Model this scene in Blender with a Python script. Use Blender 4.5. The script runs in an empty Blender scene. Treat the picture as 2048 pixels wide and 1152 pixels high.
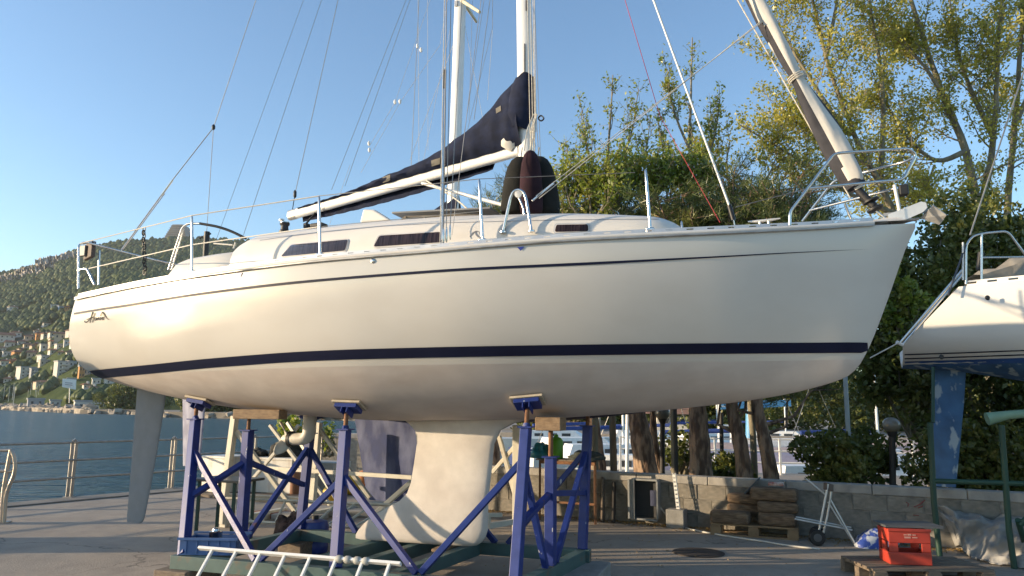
import bpy, math, random
import numpy as np
from mathutils import Vector, Matrix
from mathutils.bvhtree import BVHTree
from mathutils import noise as mnoise
rnd = random.Random(7)
SC = bpy.context.scene
COL = SC.collection
R = math.radians

# ---------------------------------------------------------------- camera, sky, sun, exposure
F_PX, PITCH, ROLL, EYE = 1480.0, R(9.3), R(0.6), 1.65
cam_d = bpy.data.cameras.new('camera')
cam_d.sensor_width = 36.0
cam_d.lens = 36.0 * F_PX / 2048.0
cam_d.clip_start, cam_d.clip_end = 0.1, 9000
cam = bpy.data.objects.new('camera', cam_d)
COL.objects.link(cam)
cam.matrix_world = Matrix.Translation((0, 0, EYE)) @ Matrix.Rotation(math.pi / 2 + PITCH, 4, 'X') @ Matrix.Rotation(ROLL, 4, 'Z')
SC.camera = cam
SUN_AZ, SUN_EL = 264.5, 9.5            # degrees clockwise from +Y (the view direction), degrees up
world = bpy.data.worlds.new('World')
SC.world = world
world.use_nodes = True
_nt = world.node_tree
_sky = _nt.nodes.new('ShaderNodeTexSky')
_sky.sky_type = 'NISHITA'
_sky.sun_disc = False
_sky.sun_elevation = R(SUN_EL)
_sky.sun_rotation = R(SUN_AZ)
_sky.air_density, _sky.dust_density, _sky.ozone_density = 1.0, 0.6, 2.6
_bg = _nt.nodes['Background']
_nt.links.new(_sky.outputs[0], _bg.inputs[0])
_bg.inputs[1].default_value = 0.15
sun_d = bpy.data.lights.new('sun', 'SUN')
sun_d.energy, sun_d.angle, sun_d.color = 3.7, R(0.55), (1.0, 0.78, 0.52)
sun = bpy.data.objects.new('sun', sun_d)
COL.objects.link(sun)
SUN_DIR = Vector((math.sin(R(SUN_AZ)) * math.cos(R(SUN_EL)), math.cos(R(SUN_AZ)) * math.cos(R(SUN_EL)), math.sin(R(SUN_EL))))
sun.rotation_euler = SUN_DIR.to_track_quat('Z', 'Y').to_euler()
sun.location = (-30, -5, 20)
SC.view_settings.view_transform = 'Standard'
SC.view_settings.look = 'None'
SC.view_settings.exposure = 1.17
SC.view_settings.gamma = 1.0
SC.view_settings.use_curve_mapping = False
SC.render.engine = 'CYCLES'
cy = SC.cycles
cy.max_bounces, cy.diffuse_bounces, cy.glossy_bounces, cy.transmission_bounces, cy.volume_bounces, cy.transparent_max_bounces = 6, 3, 3, 4, 0, 8
cy.caustics_reflective = cy.caustics_refractive = False
SC.render.resolution_x, SC.render.resolution_y = 1024, 576

# ---------------------------------------------------------------- measuring helpers (real points from sight lines)
CM = cam.matrix_world.to_3x3()
EYEV = Vector((0, 0, EYE))
def ray(u, v): return CM @ Vector(((u - 1024) / F_PX, (576 - v) / F_PX, -1.0))
def P(u, v, Y):
    d = ray(u, v); return EYEV + d * (Y / d.y)
def G(u, v, z=0.0):
    d = ray(u, v); return EYEV + d * ((z - EYE) / d.z)
def V(*a): return Vector(a)
def lerp(a, b, t): return a + (b - a) * t
def interp(tab, x):
    xs = [p[0] for p in tab]; ys = [p[1] for p in tab]; n = len(xs)
    if x <= xs[0]: return ys[0]
    if x >= xs[-1]: return ys[-1]
    i = max(k for k in range(n) if xs[k] <= x); i = min(i, n - 2)
    def sl(k):
        if k == 0: return (ys[1] - ys[0]) / (xs[1] - xs[0])
        if k == n - 1: return (ys[-1] - ys[-2]) / (xs[-1] - xs[-2])
        a = (ys[k] - ys[k - 1]) / (xs[k] - xs[k - 1]); b = (ys[k + 1] - ys[k]) / (xs[k + 1] - xs[k])
        return 0 if a * b <= 0 else 2 * a * b / (a + b)
    h = xs[i + 1] - xs[i]; t = (x - xs[i]) / h
    return ((2*t**3 - 3*t**2 + 1) * ys[i] + (t**3 - 2*t**2 + t) * h * sl(i) + (-2*t**3 + 3*t**2) * ys[i + 1] + (t**3 - t**2) * h * sl(i + 1))

# ---------------------------------------------------------------- object helpers
WI = {}
def tag(o, label=None, cat=None, group=None, kind=None):
    if label: o['label'] = label
    if cat: o['category'] = cat
    if group: o['group'] = group
    if kind: o['kind'] = kind
    return o
def thing(name, label, cat, loc=(0, 0, 0), group=None, M=None):
    o = bpy.data.objects.new(name, None); COL.objects.link(o)
    o.empty_display_size = 0.2
    Mx = M if M is not None else Matrix.Translation(Vector(loc))
    o.matrix_world = Mx
    WI[o.name] = Mx.inverted()
    return tag(o, label, cat, group)
def link(name, me, mat, parent=None):
    o = bpy.data.objects.new(name, me); COL.objects.link(o)
    if mat is not None:
        for m in (mat if isinstance(mat, (list, tuple)) else [mat]):
            me.materials.append(m)
    if parent is not None:
        o.parent = parent
        WI[o.name] = WI.get(parent.name, Matrix())
    return o
def mk(name, v, f, mat, parent=None, smooth=None, local=False, midx=None, bevel=0):
    """one mesh object; vertices in world space unless local"""
    if parent is not None and not local:
        inv = WI.get(parent.name, Matrix())
        v = [inv @ Vector(p) for p in v]
    me = bpy.data.meshes.new(name)
    me.from_pydata([tuple(p) for p in v], [], f)
    if midx is not None: me.polygons.foreach_set('material_index', midx)
    if smooth is not None:
        me.polygons.foreach_set('use_smooth', [True] * len(me.polygons))
        if smooth < 180: me.set_sharp_from_angle(angle=R(smooth))
    me.update()
    o = link(name, me, mat, parent)
    if bevel:
        b = o.modifiers.new('bevel', 'BEVEL'); b.width = bevel; b.segments = 2; b.limit_method = 'ANGLE'; b.angle_limit = R(40)
    return o
def copy_tree(o, parent=None):
    c = o.copy(); COL.objects.link(c); c.parent = parent
    WI[c.name] = WI.get(o.name, Matrix())
    for ch in list(o.children): copy_tree(ch, c)
    return c
class MB:
    def __init__(s): s.v, s.f, s.m = [], [], []
    def add(s, v, f, m=0):
        n = len(s.v); s.v += [Vector(p) for p in v]; s.f += [tuple(i + n for i in q) for q in f]; s.m += [m] * len(f); return s
    def box(s, c, size, rot=None, m=0):
        c = Vector(c); hx, hy, hz = [k / 2 for k in size]
        pts = [Vector((x, y, z)) for z in (-hz, hz) for (x, y) in ((-hx, -hy), (hx, -hy), (hx, hy), (-hx, hy))]
        if rot is not None: pts = [rot @ p for p in pts]
        return s.add([c + p for p in pts], [(0, 3, 2, 1), (4, 5, 6, 7), (0, 1, 5, 4), (1, 2, 6, 5), (2, 3, 7, 6), (3, 0, 4, 7)], m)
    def beam(s, p, q, w, h, up=(0, 0, 1), m=0):
        p, q = Vector(p), Vector(q); d = (q - p); L = d.length; d.normalize(); up = Vector(up)
        if abs(d.dot(up)) > .98: up = Vector((1, 0, 0))
        a = d.cross(up).normalized(); b = a.cross(d).normalized()
        M = Matrix((a, d, b)).transposed()
        return s.box((p + q) / 2, (w, L, h), M, m)
    def tube(s, pts, r, n=8, m=0, flat=1.0):
        pts = [Vector(p) for p in pts]; k = len(pts)
        rs = r if isinstance(r, (list, tuple)) else [r] * k
        t0 = (pts[1] - pts[0]).normalized()
        a = t0.cross(Vector((0, 0, 1)))
        if a.length < .05: a = t0.cross(Vector((1, 0, 0)))
        a.normalize(); vs = []
        for i in range(k):
            t = (pts[min(i + 1, k - 1)] - pts[max(i - 1, 0)])
            if t.length < 1e-9: t = t0
            t.normalize(); a = (a - t * a.dot(t)).normalized(); b = t.cross(a)
            for j in range(n):
                th = 2 * math.pi * j / n
                vs.append(pts[i] + (a * math.cos(th) + b * math.sin(th) * flat) * rs[i])
        fs = [(i * n + j, i * n + (j + 1) % n, (i + 1) * n + (j + 1) % n, (i + 1) * n + j) for i in range(k - 1) for j in range(n)]
        fs.append(tuple(range(n - 1, -1, -1))); fs.append(tuple((k - 1) * n + j for j in range(n)))
        return s.add(vs, fs, m)
    def lathe(s, c, prof, n=16, axis=(0, 0, 1), m=0):
        c = Vector(c); q = Vector((0, 0, 1)).rotation_difference(Vector(axis).normalized())
        vs = [c + q @ Vector((r * math.cos(2 * math.pi * j / n), r * math.sin(2 * math.pi * j / n), z)) for r, z in prof for j in range(n)]
        k = len(prof)
        fs = [(i * n + j, i * n + (j + 1) % n, (i + 1) * n + (j + 1) % n, (i + 1) * n + j) for i in range(k - 1) for j in range(n)]
        fs.append(tuple(range(n - 1, -1, -1))); fs.append(tuple((k - 1) * n + j for j in range(n)))
        return s.add(vs, fs, m)
    def prism(s, pts, vec, m=0):
        n = len(pts); vec = Vector(vec); pts = [Vector(p) for p in pts]
        return s.add(pts + [p + vec for p in pts], [tuple(range(n - 1, -1, -1)), tuple(range(n, 2 * n))] + [(i, (i + 1) % n, n + (i + 1) % n, n + i) for i in range(n)], m)
    def grid(s, rows, close=False, m=0):
        k, n = len(rows), len(rows[0]); vs = [p for r_ in rows for p in r_]
        nn = n if close else n - 1
        return s.add(vs, [(i * n + j, i * n + (j + 1) % n, (i + 1) * n + (j + 1) % n, (i + 1) * n + j) for i in range(k - 1) for j in range(nn)], m)
    def build(s, name, mat, parent=None, smooth=None, local=False, bevel=0):
        return mk(name, s.v, s.f, mat, parent, smooth, local, s.m if isinstance(mat, (list, tuple)) else None, bevel)
def arc(pts, n=5, rad=.25):
    """rounds the corners of a polyline"""
    pts = [Vector(p) for p in pts]; out = [pts[0]]
    for i in range(1, len(pts) - 1):
        a, b, c = pts[i - 1], pts[i], pts[i + 1]
        l = min(rad, (a - b).length * .45, (c - b).length * .45)
        p, q = b + (a - b).normalized() * l, b + (c - b).normalized() * l
        for k in range(n + 1):
            t = k / n; out.append(p * (1 - t) ** 2 + b * 2 * t * (1 - t) + q * t * t)
    return out + [pts[-1]]
def fastmesh(name, verts, nper, mat, parent=None):
    """many separate polygons of nper corners each from an (N*nper,3) array (world space)"""
    verts = np.asarray(verts, dtype=np.float32).reshape(-1, 3)
    if parent is not None:
        M = np.array(WI.get(parent.name, Matrix())); verts = verts @ M[:3, :3].T.astype(np.float32) + M[:3, 3].astype(np.float32)
    n = len(verts); me = bpy.data.meshes.new(name)
    me.vertices.add(n); me.vertices.foreach_set('co', verts.ravel().astype(np.float32))
    me.loops.add(n); me.loops.foreach_set('vertex_index', np.arange(n, dtype=np.int32))
    me.polygons.add(n // nper); me.polygons.foreach_set('loop_start', np.arange(0, n, nper, dtype=np.int32))
    me.update(calc_edges=True)
    return link(name, me, mat, parent)

# ---------------------------------------------------------------- materials
MATS = {}
def mat(name, col, rough=.5, metal=0., var=.12, scale=5., col2=None, bump=0., bscale=60., coat=0., spec=.5, detail=5., mixlo=.35, mixhi=.65, stretch=None, rvar=.1):
    if name in MATS: return MATS[name]
    m = bpy.data.materials.new(name); m.use_nodes = True; nt = m.node_tree; N, Lk = nt.nodes, nt.links
    b = N['Principled BSDF']; MATS[name] = m
    tc = N.new('ShaderNodeTexCoord'); src = tc.outputs['Object']
    if stretch:
        mp = N.new('ShaderNodeMapping'); mp.inputs['Scale'].default_value = stretch; Lk.new(src, mp.inputs[0]); src = mp.outputs[0]
    nz = N.new('ShaderNodeTexNoise'); nz.inputs['Scale'].default_value = scale; nz.inputs['Detail'].default_value = detail; Lk.new(src, nz.inputs['Vector'])
    mr = N.new('ShaderNodeMapRange'); mr.inputs[1].default_value = mixlo; mr.inputs[2].default_value = mixhi; Lk.new(nz.outputs[0], mr.inputs[0])
    mx = N.new('ShaderNodeMix'); mx.data_type = 'RGBA'; Lk.new(mr.outputs[0], mx.inputs[0])
    c2 = col2 if col2 else tuple(min(1, c * (1 + var)) for c in col)
    c1 = col if col2 else tuple(c * (1 - var) for c in col)
    mx.inputs[6].default_value = (*c1, 1); mx.inputs[7].default_value = (*c2, 1)
    Lk.new(mx.outputs[2], b.inputs['Base Color'])
    rr = N.new('ShaderNodeMapRange'); rr.inputs[3].default_value = max(.02, rough - rvar); rr.inputs[4].default_value = min(1, rough + rvar); Lk.new(nz.outputs[0], rr.inputs[0]); Lk.new(rr.outputs[0], b.inputs['Roughness'])
    b.inputs['Metallic'].default_value = metal; b.inputs['Specular IOR Level'].default_value = spec
    if coat: b.inputs['Coat Weight'].default_value = coat; b.inputs['Coat Roughness'].default_value = .05
    if bump:
        n2 = N.new('ShaderNodeTexNoise'); n2.inputs['Scale'].default_value = bscale; n2.inputs['Detail'].default_value = 4; Lk.new(src, n2.inputs['Vector'])
        bp = N.new('ShaderNodeBump'); bp.inputs['Strength'].default_value = 1.0; bp.inputs['Distance'].default_value = bump; Lk.new(n2.outputs[0], bp.inputs['Height']); Lk.new(bp.outputs[0], b.inputs['Normal'])
    return m
def leafmat(name, c1, c2, c3, trans=.3, scale=1.2):
    m = bpy.data.materials.new(name); m.use_nodes = True; nt = m.node_tree; N, Lk = nt.nodes, nt.links
    N.remove(N['Principled BSDF']); out = N['Material Output']
    g = N.new('ShaderNodeNewGeometry')
    nz = N.new('ShaderNodeTexNoise'); nz.inputs['Scale'].default_value = scale; nz.inputs['Detail'].default_value = 8; nz.inputs['Roughness'].default_value = .8; Lk.new(g.outputs['Position'], nz.inputs['Vector'])
    rp = N.new('ShaderNodeValToRGB'); e = rp.color_ramp.elements
    e[0].position, e[0].color = .36, (*c1, 1); e[1].position, e[1].color = .64, (*c3, 1)
    k = e.new(.5); k.color = (*c2, 1)
    Lk.new(nz.outputs[0], rp.inputs[0])
    d = N.new('ShaderNodeBsdfDiffuse'); t = N.new('ShaderNodeBsdfTranslucent'); mx = N.new('ShaderNodeMixShader'); mx.inputs[0].default_value = trans
    Lk.new(rp.outputs[0], d.inputs[0]); Lk.new(rp.outputs[0], t.inputs[0]); Lk.new(d.outputs[0], mx.inputs[1]); Lk.new(t.outputs[0], mx.inputs[2])
    gl = N.new('ShaderNodeBsdfGlossy'); gl.inputs['Roughness'].default_value = .4; gl.inputs[0].default_value = (.8, .8, .8, 1)
    m2 = N.new('ShaderNodeMixShader'); m2.inputs[0].default_value = .05; Lk.new(mx.outputs[0], m2.inputs[1]); Lk.new(gl.outputs[0], m2.inputs[2])
    Lk.new(m2.outputs[0], out.inputs[0]); MATS[name] = m; return m
def glassmat(name, tint, rough=.03):
    m = bpy.data.materials.new(name); m.use_nodes = True; nt = m.node_tree; N, Lk = nt.nodes, nt.links
    N.remove(N['Principled BSDF']); out = N['Material Output']
    t = N.new('ShaderNodeBsdfTransparent'); t.inputs[0].default_value = (*tint, 1)
    g = N.new('ShaderNodeBsdfGlossy'); g.inputs['Roughness'].default_value = rough
    f = N.new('ShaderNodeFresnel'); f.inputs[0].default_value = 1.33
    x = N.new('ShaderNodeMixShader'); Lk.new(f.outputs[0], x.inputs[0]); Lk.new(t.outputs[0], x.inputs[1]); Lk.new(g.outputs[0], x.inputs[2]); Lk.new(x.outputs[0], out.inputs[0])
    MATS[name] = m; return m
def streak(m, col, scale=3, amt=.5, stretch=(6, 6, .6), lo=.5, hi=.7):
    """adds vertical dirt streaks / blotches of another colour on a principled material"""
    nt = m.node_tree; N, Lk = nt.nodes, nt.links; b = N['Principled BSDF']
    old = b.inputs['Base Color'].links[0].from_socket
    tc = N.new('ShaderNodeTexCoord'); mp = N.new('ShaderNodeMapping'); mp.inputs['Scale'].default_value = stretch; Lk.new(tc.outputs['Object'], mp.inputs[0])
    nz = N.new('ShaderNodeTexNoise'); nz.inputs['Scale'].default_value = scale; nz.inputs['Detail'].default_value = 7; Lk.new(mp.outputs[0], nz.inputs['Vector'])
    mr = N.new('ShaderNodeMapRange'); mr.inputs[1].default_value = lo; mr.inputs[2].default_value = hi; mr.inputs[4].default_value = amt; Lk.new(nz.outputs[0], mr.inputs[0])
    mx = N.new('ShaderNodeMix'); mx.data_type = 'RGBA'; Lk.new(mr.outputs[0], mx.inputs[0]); Lk.new(old, mx.inputs[6]); mx.inputs[7].default_value = (*col, 1); Lk.new(mx.outputs[2], b.inputs['Base Color'])
    return m
gel = streak(mat('gelcoat', (.60, .575, .525), .20, var=.015, scale=1.5, spec=.5, coat=.25, rvar=.03), (.51, .475, .42), 1.2, .45, (1.2, 1.2, 2.2), .45, .75)
gel2 = streak(mat('deck_gelcoat', (.66, .63, .575), .4, var=.02, scale=2), (.56, .50, .42), 2, .3, (1, 1, 3))
antif = streak(mat('antifoul_white', (.55, .50, .46), .75, var=.06, scale=4, spec=.25), (.46, .39, .345), 2, .6, (.6, 2, 2.5), .45, .72)
keelm = streak(mat('keel_grey', (.56, .52, .47), .75, var=.07, scale=7, bump=.002, bscale=90, spec=.25), (.42, .37, .33), 2, .6, (1, 1, 1.6), .42, .72)
rudm = streak(mat('rudder_shade_grey', (.20, .212, .222), .7, var=.05, scale=8, bump=.001), (.16, .17, .18), 2, .5, (2, 2, .7))  # base darkened and cooled: the rudder's shade is put into its colour
navy = mat('navy_stripe', (.009, .012, .034), .5, var=.06, scale=6, spec=.15)
navyc = mat('navy_canvas', (.013, .018, .040), .85, var=.3, scale=9, bump=.006, bscale=9, spec=.2)
steel = mat('stainless', (.62, .61, .58), .22, 1., var=.08, scale=12)
alu = mat('aluminium', (.68, .67, .64), .45, .55, var=.06, scale=8)
aluw = mat('anodised_spar', (.80, .79, .75), .35, .1, var=.03, scale=3)
wire = mat('wire_rope', (.30, .29, .27), .45, .8, var=.1)
rope = mat('pale_rope', (.55, .52, .45), .9, var=.15, scale=40)
ropered = mat('red_rope', (.45, .05, .07), .9, var=.15, scale=40)
black = mat('black_plastic', (.015, .015, .016), .5, var=.2)
rubber = mat('fender_cover', (.020, .020, .018), .9, var=.25, scale=6, bump=.003, bscale=30, spec=.15)
rubber2 = mat('fender_cover_maroon', (.030, .015, .020), .9, var=.25, scale=6, bump=.003, bscale=30, spec=.15)
blue = streak(mat('cradle_blue', (.012, .030, .165), .45, var=.12, scale=9, spec=.4), (.45, .46, .50), 20, .85, (1, 1, .3), .70, .715)
green = streak(mat('cradle_green', (.055, .105, .10), .55, var=.12, scale=8), (.16, .09, .05), 6, .7, (1, 1, 1), .6, .72)
blue = streak(blue, (.10, .05, .03), 5, .8, (1, 1, .6), .66, .72)
rust = mat('rusty_steel', (.15, .07, .035), .8, .2, col2=(.28, .14, .07), scale=18, bump=.002)
wood = mat('old_timber', (.20, .13, .075), .8, col2=(.32, .22, .13), scale=6, stretch=(1, 8, 8), bump=.004, bscale=20)
woodd = mat('weathered_pallet', (.13, .10, .075), .85, col2=(.22, .17, .12), scale=6, stretch=(1, 6, 6), bump=.004, bscale=20)
creamst = streak(mat('cream_painted_steel', (.62, .58, .48), .5, var=.06, scale=8), (.3, .16, .08), 7, .7, (1, 1, .6), .64, .74)
whitep = mat('white_paint', (.78, .77, .73), .45, var=.04)
sailm = mat('sailcloth', (.58, .56, .51), .85, var=.06, scale=5, bump=.006, bscale=10, spec=.2)
uvdark = mat('dark_sacrificial_cloth', (.045, .045, .052), .85, var=.2, scale=8, bump=.004, bscale=14, spec=.2)
galv = mat('galvanised', (.42, .42, .41), .5, .7, var=.12, scale=14)
concr = mat('concrete', (.34, .32, .29), .9, var=.15, scale=6, bump=.006, bscale=40)

# ---------------------------------------------------------------- the setting: quay, water, hill
gm = bpy.data.materials.new('quay_paving'); gm.use_nodes = True; MATS['quay'] = gm
def _ground():
    nt = gm.node_tree; N, Lk = nt.nodes, nt.links; b = N['Principled BSDF']
    g = N.new('ShaderNodeNewGeometry'); pos = g.outputs['Position']
    def noise(s, d=6, r=.6):
        n = N.new('ShaderNodeTexNoise'); n.inputs['Scale'].default_value = s; n.inputs['Detail'].default_value = d; n.inputs['Roughness'].default_value = r; Lk.new(pos, n.inputs['Vector']); return n.outputs[0]
    def rng(x, a, b_, lo=0, hi=1):
        m = N.new('ShaderNodeMapRange'); Lk.new(x, m.inputs[0])
        for i, k in zip((1, 2, 3, 4), (a, b_, lo, hi)): m.inputs[i].default_value = k
        return m.outputs[0]
    def mix(f, a, c):
        m = N.new('ShaderNodeMix'); m.data_type = 'RGBA'
        if isinstance(f, float): m.inputs[0].default_value = f
        else: Lk.new(f, m.inputs[0])
        for i, k in ((6, a), (7, c)):
            if isinstance(k, tuple): m.inputs[i].default_value = (*k, 1)
            else: Lk.new(k, m.inputs[i])
        return m.outputs[2]
    c = mix(rng(noise(.45, 5), .35, .65), (.30, .26, .212), (.40, .345, .28))
    c = mix(rng(noise(2.2, 8, .7), .45, .75), c, (.25, .215, .18))
    c = mix(rng(noise(60, 3), .3, .8, 0, .5), c, (.44, .375, .305))
    c = mix(rng(noise(5, 6, .7), .66, .72, 0, .35), c, (.38, .36, .33))
    vo = N.new('ShaderNodeTexVoronoi'); vo.feature = 'DISTANCE_TO_EDGE'; vo.inputs['Scale'].default_value = .17
    wv = N.new('ShaderNodeTexNoise'); wv.inputs['Scale'].default_value = 1.3; wv.inputs['Detail'].default_value = 6; Lk.new(pos, wv.inputs['Vector'])
    ad = N.new('ShaderNodeVectorMath'); ad.operation = 'ADD'; Lk.new(pos, ad.inputs[0]); Lk.new(wv.outputs[1], ad.inputs[1]); Lk.new(ad.outputs[0], vo.inputs['Vector'])
    crack = rng(vo.outputs[0], .0, .0024, .55, 0)
    c = mix(crack, c, (.035, .032, .03))
    Lk.new(c, b.inputs['Base Color']); b.inputs['Roughness'].default_value = .9; b.inputs['Specular IOR Level'].default_value = .2
    bp = N.new('ShaderNodeBump'); bp.inputs['Distance'].default_value = .006; Lk.new(noise(45, 5), bp.inputs['Height'])
    bp2 = N.new('ShaderNodeBump'); bp2.inputs['Distance'].default_value = .02; Lk.new(noise(1.2, 3), bp2.inputs['Height']); Lk.new(bp.outputs[0], bp2.inputs['Normal']); Lk.new(bp2.outputs[0], b.inputs['Normal'])
_ground()
ED = V(1.09, 1.62, 0).normalized()                 # quay edge runs away to the right
E0 = G(138, 997); E1 = E0 + ED * 8.2               # first railing post, far corner of the quay
quay_poly = [E0 - ED * 60, E1, V(3.5, 21.5, 0), V(9, 20.5, 0), V(75, 13, 0), V(75, -45, 0)]
quay_poly = [V(p.x, p.y, 0) for p in quay_poly]
def poly_sheet(name, pts, zt, zb, m):
    mb = MB(); mb.prism([V(p.x, p.y, zb) for p in pts], (0, 0, zt - zb)); return mb.build(name, m)
quay = tag(poly_sheet('quay', quay_poly, 0, -4, gm), 'grey cracked concrete quay', None, None, 'structure')
# kerb slab along the water
kb = MB(); kb.beam(E0 - ED * 60 + V(0, 0, .012), E1 + V(0, 0, .012), .5, .024)
for_side = V(ED.y, -ED.x, 0)
kerb = tag(kb.build('quay_edge', mat('kerb_stone', (.20, .185, .16), .9, var=.15, scale=2, bump=.005), bevel=.01), None, None, None, 'structure')
kerb.location = for_side * .24
# water
wm = bpy.data.materials.new('sea_water'); wm.use_nodes = True; MATS['water'] = wm
def _water():
    nt = wm.node_tree; N, Lk = nt.nodes, nt.links; b = N['Principled BSDF']
    b.inputs['Base Color'].default_value = (.020, .062, .072, 1); b.inputs['Roughness'].default_value = .22; b.inputs['IOR'].default_value = 1.33
    g = N.new('ShaderNodeNewGeometry'); mp = N.new('ShaderNodeMapping'); mp.inputs['Rotation'].default_value = (0, 0, R(12)); mp.inputs['Scale'].default_value = (.40, 1.25, 1); Lk.new(g.outputs['Position'], mp.inputs[0])
    last = None
    for s, d in ((.5, .65), (1.7, .34), (4.6, .11)):
        n = N.new('ShaderNodeTexNoise'); n.inputs['Scale'].default_value = s; n.inputs['Detail'].default_value = 3; Lk.new(mp.outputs[0], n.inputs['Vector'])
        bp = N.new('ShaderNodeBump'); bp.inputs['Distance'].default_value = d; bp.inputs['Strength'].default_value = 1.0; Lk.new(n.outputs[0], bp.inputs['Height'])
        if last: Lk.new(last, bp.inputs['Normal'])
        last = bp.outputs[0]
    Lk.new(last, b.inputs['Normal'])
_water()
WZ = -1.3
wat = tag(mk('sea', [(-4000, -500, WZ), (4000, -500, WZ), (4000, 5000, WZ), (-4000, 5000, WZ)], [(0, 1, 2, 3)], wm), 'rippled grey blue sea water', None, None, 'structure')

# hill: columns by azimuth, rows by distance
RIDGE = [(-1500, 690), (-700, 640), (-300, 590), (-100, 556), (0, 541), (60, 527), (110, 507), (150, 498), (220, 482), (300, 481), (350, 478), (420, 479), (480, 484), (560, 492), (700, 520), (900, 580), (1100, 650), (1400, 720), (1800, 750), (2600, 770)]
def az_of(u): d = ray(u, 815); return math.atan2(d.x, d.y)
RA = [(az_of(u), (lambda d: d.z / math.hypot(d.x, d.y))(ray(u, v))) for u, v in RIDGE]
DB = [(-1.2, 900), (az_of(0), 470), (az_of(170), 330), (az_of(350), 300), (az_of(700), 300), (1.2, 420)]
DR = 1350.0
def hill_z(a, d, rough=True):
    ra, db = interp(RA, a), interp(DB, a)
    zr = EYE + ra * DR
    t = (d - db) / (DR - db)
    if t < 0: return WZ - 2 + 3 * max(-1, t)
    z = 1.2 + (zr - 1.2) * (t ** 1.25 if t <= 1 else 1 - .5 * (t - 1))
    if rough:
        n = math.sin(a * 23 + d * .011) * math.sin(d * .017 - a * 31) * 6 + math.sin(a * 71 + d * .03) * math.sin(d * .041 + a * 50) * 2.5
        z += n * min(1, t * 3) * (1 - .75 * max(0, min(1, t)) ** 3)
    return z
def hill_at(u, v):
    """point of the hillside seen at this place"""
    d = ray(u, v); a = math.atan2(d.x, d.y); e = d.z / math.hypot(d.x, d.y)
    best = None
    for k in range(200):
        dd = interp(DB, a) + 6 + k * 5.2
        z = hill_z(a, dd)
        if (z - EYE) / dd >= e: best = dd; break
    dd = best or DR
    return V(math.sin(a) * dd, math.cos(a) * dd, hill_z(a, dd))
rows = []
for i in range(46):
    d0 = 260 + 1500 * (i / 45) ** 1.2; row = []
    for j in range(130):
        a = -1.15 + 2.3 * j / 129
        row.append(V(math.sin(a) * d0, math.cos(a) * d0, hill_z(a, d0)))
    rows.append(row)
hb_ = MB(); hb_.grid(rows)
hillm = streak(mat('hillside_scrub', (.035, .055, .018), .95, col2=(.075, .095, .032), scale=.02, detail=9, bump=2.5, bscale=.08, spec=.05), (.30, .26, .20), .012, .45, (1, 1, 1), .60, .72)
hill = tag(hb_.build('hill', hillm, smooth=180), 'wooded hillside beyond the bay', None, None, 'structure')

# woods on the hill: thousands of small rounded crowns reading as one mass
def ico():
    t = (1 + 5 ** .5) / 2
    v = np.array([(-1, t, 0), (1, t, 0), (-1, -t, 0), (1, -t, 0), (0, -1, t), (0, 1, t), (0, -1, -t), (0, 1, -t), (t, 0, -1), (t, 0, 1), (-t, 0, -1), (-t, 0, 1)], float); v /= np.linalg.norm(v[0])
    f = [(0, 11, 5), (0, 5, 1), (0, 1, 7), (0, 7, 10), (0, 10, 11), (1, 5, 9), (5, 11, 4), (11, 10, 2), (10, 7, 6), (7, 1, 8), (3, 9, 4), (3, 4, 2), (3, 2, 6), (3, 6, 8), (3, 8, 9), (4, 9, 5), (2, 4, 11), (6, 2, 10), (8, 6, 7), (9, 8, 1)]
    tri = []
    for a, b, c in f:
        A, B, C_ = v[a], v[b], v[c]; ab, bc, ca = [(p + q) / np.linalg.norm(p + q) for p, q in ((A, B), (B, C_), (C_, A))]
        tri += [(A, ab, ca), (ab, B, bc), (ca, bc, C_), (ab, bc, ca)]
    return np.array(tri)          # 80,3,3
ICO = ico()
npr = np.random.default_rng(5)
def woods():
    out = []
    n = 0
    while n < 15500:
        a = npr.uniform(az_of(-260), az_of(700)); db = interp(DB, a)
        d = db + 12 + (DR - db - 12) * npr.uniform(0, 1) ** .8
        t = (d - db) / (DR - db)
        x, y, z = math.sin(a) * d, math.cos(a) * d, hill_z(a, d)
        dens = 1.
        if any((hx_ - x) ** 2 + (hy_ - y) ** 2 < 20 ** 2 and d < hd_ + 3 for hx_, hy_, hd_ in HOUSES): continue
        if npr.uniform() > dens: continue
        r = npr.uniform(1.7, 3.6) * (1 if t < .4 else 1.35)
        jit = 1 + npr.normal(0, .16, (80, 3, 1)) * 0
        key = (np.abs(ICO * 7.3).sum(2, keepdims=True) * 12.9898 + n) % 1.0
        s = ICO * (.72 + .5 * key) * np.array([r, r, r * npr.uniform(.8, 1.35)]) + np.array([x, y, z + r * .55])
        out.append(s); n += 1
    return np.concatenate(out).reshape(-1, 3)
HOUSES = []
def _plan():
    for u, v in HOUSE_PX:
        p = hill_at(u, v); HOUSES.append((p.x, p.y, math.hypot(p.x, p.y)))
HOUSE_PX = [(22,621),(72,617),(106,621),(119,622),(133,623),(91,653),(72,667),(8,686),(56,681),(75,679),(88,676),(120,680),(102,683),(40,693),(24,693),(104,692),(133,692),(3,702),(88,702),(66,700),(40,703),(138,716),(120,712),(88,722),(152,712),(118,752),(46,758),(64,757),(160,756),(170,753),(216,770),(83,773),(170,781),(184,784),(217,781),(345,800)] + [(u, v) for v, us in ((673, (30, 104, 140)), (698, (16, 53, 78, 118, 146)), (714, (10, 32, 60, 104, 140)), (732, (6, 24, 84, 140, 164)), (768, (12, 108, 140, 190, 236))) for u in us]
_plan()
woodm = leafmat('hill_wood_leaves', (.034, .054, .016), (.080, .105, .030), (.17, .18, .055), .15, .06)
ww = fastmesh('hillside_woods', woods(), 3, woodm); tag(ww, 'dark green woods covering the far hillside', 'woods', None, 'stuff')

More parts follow.
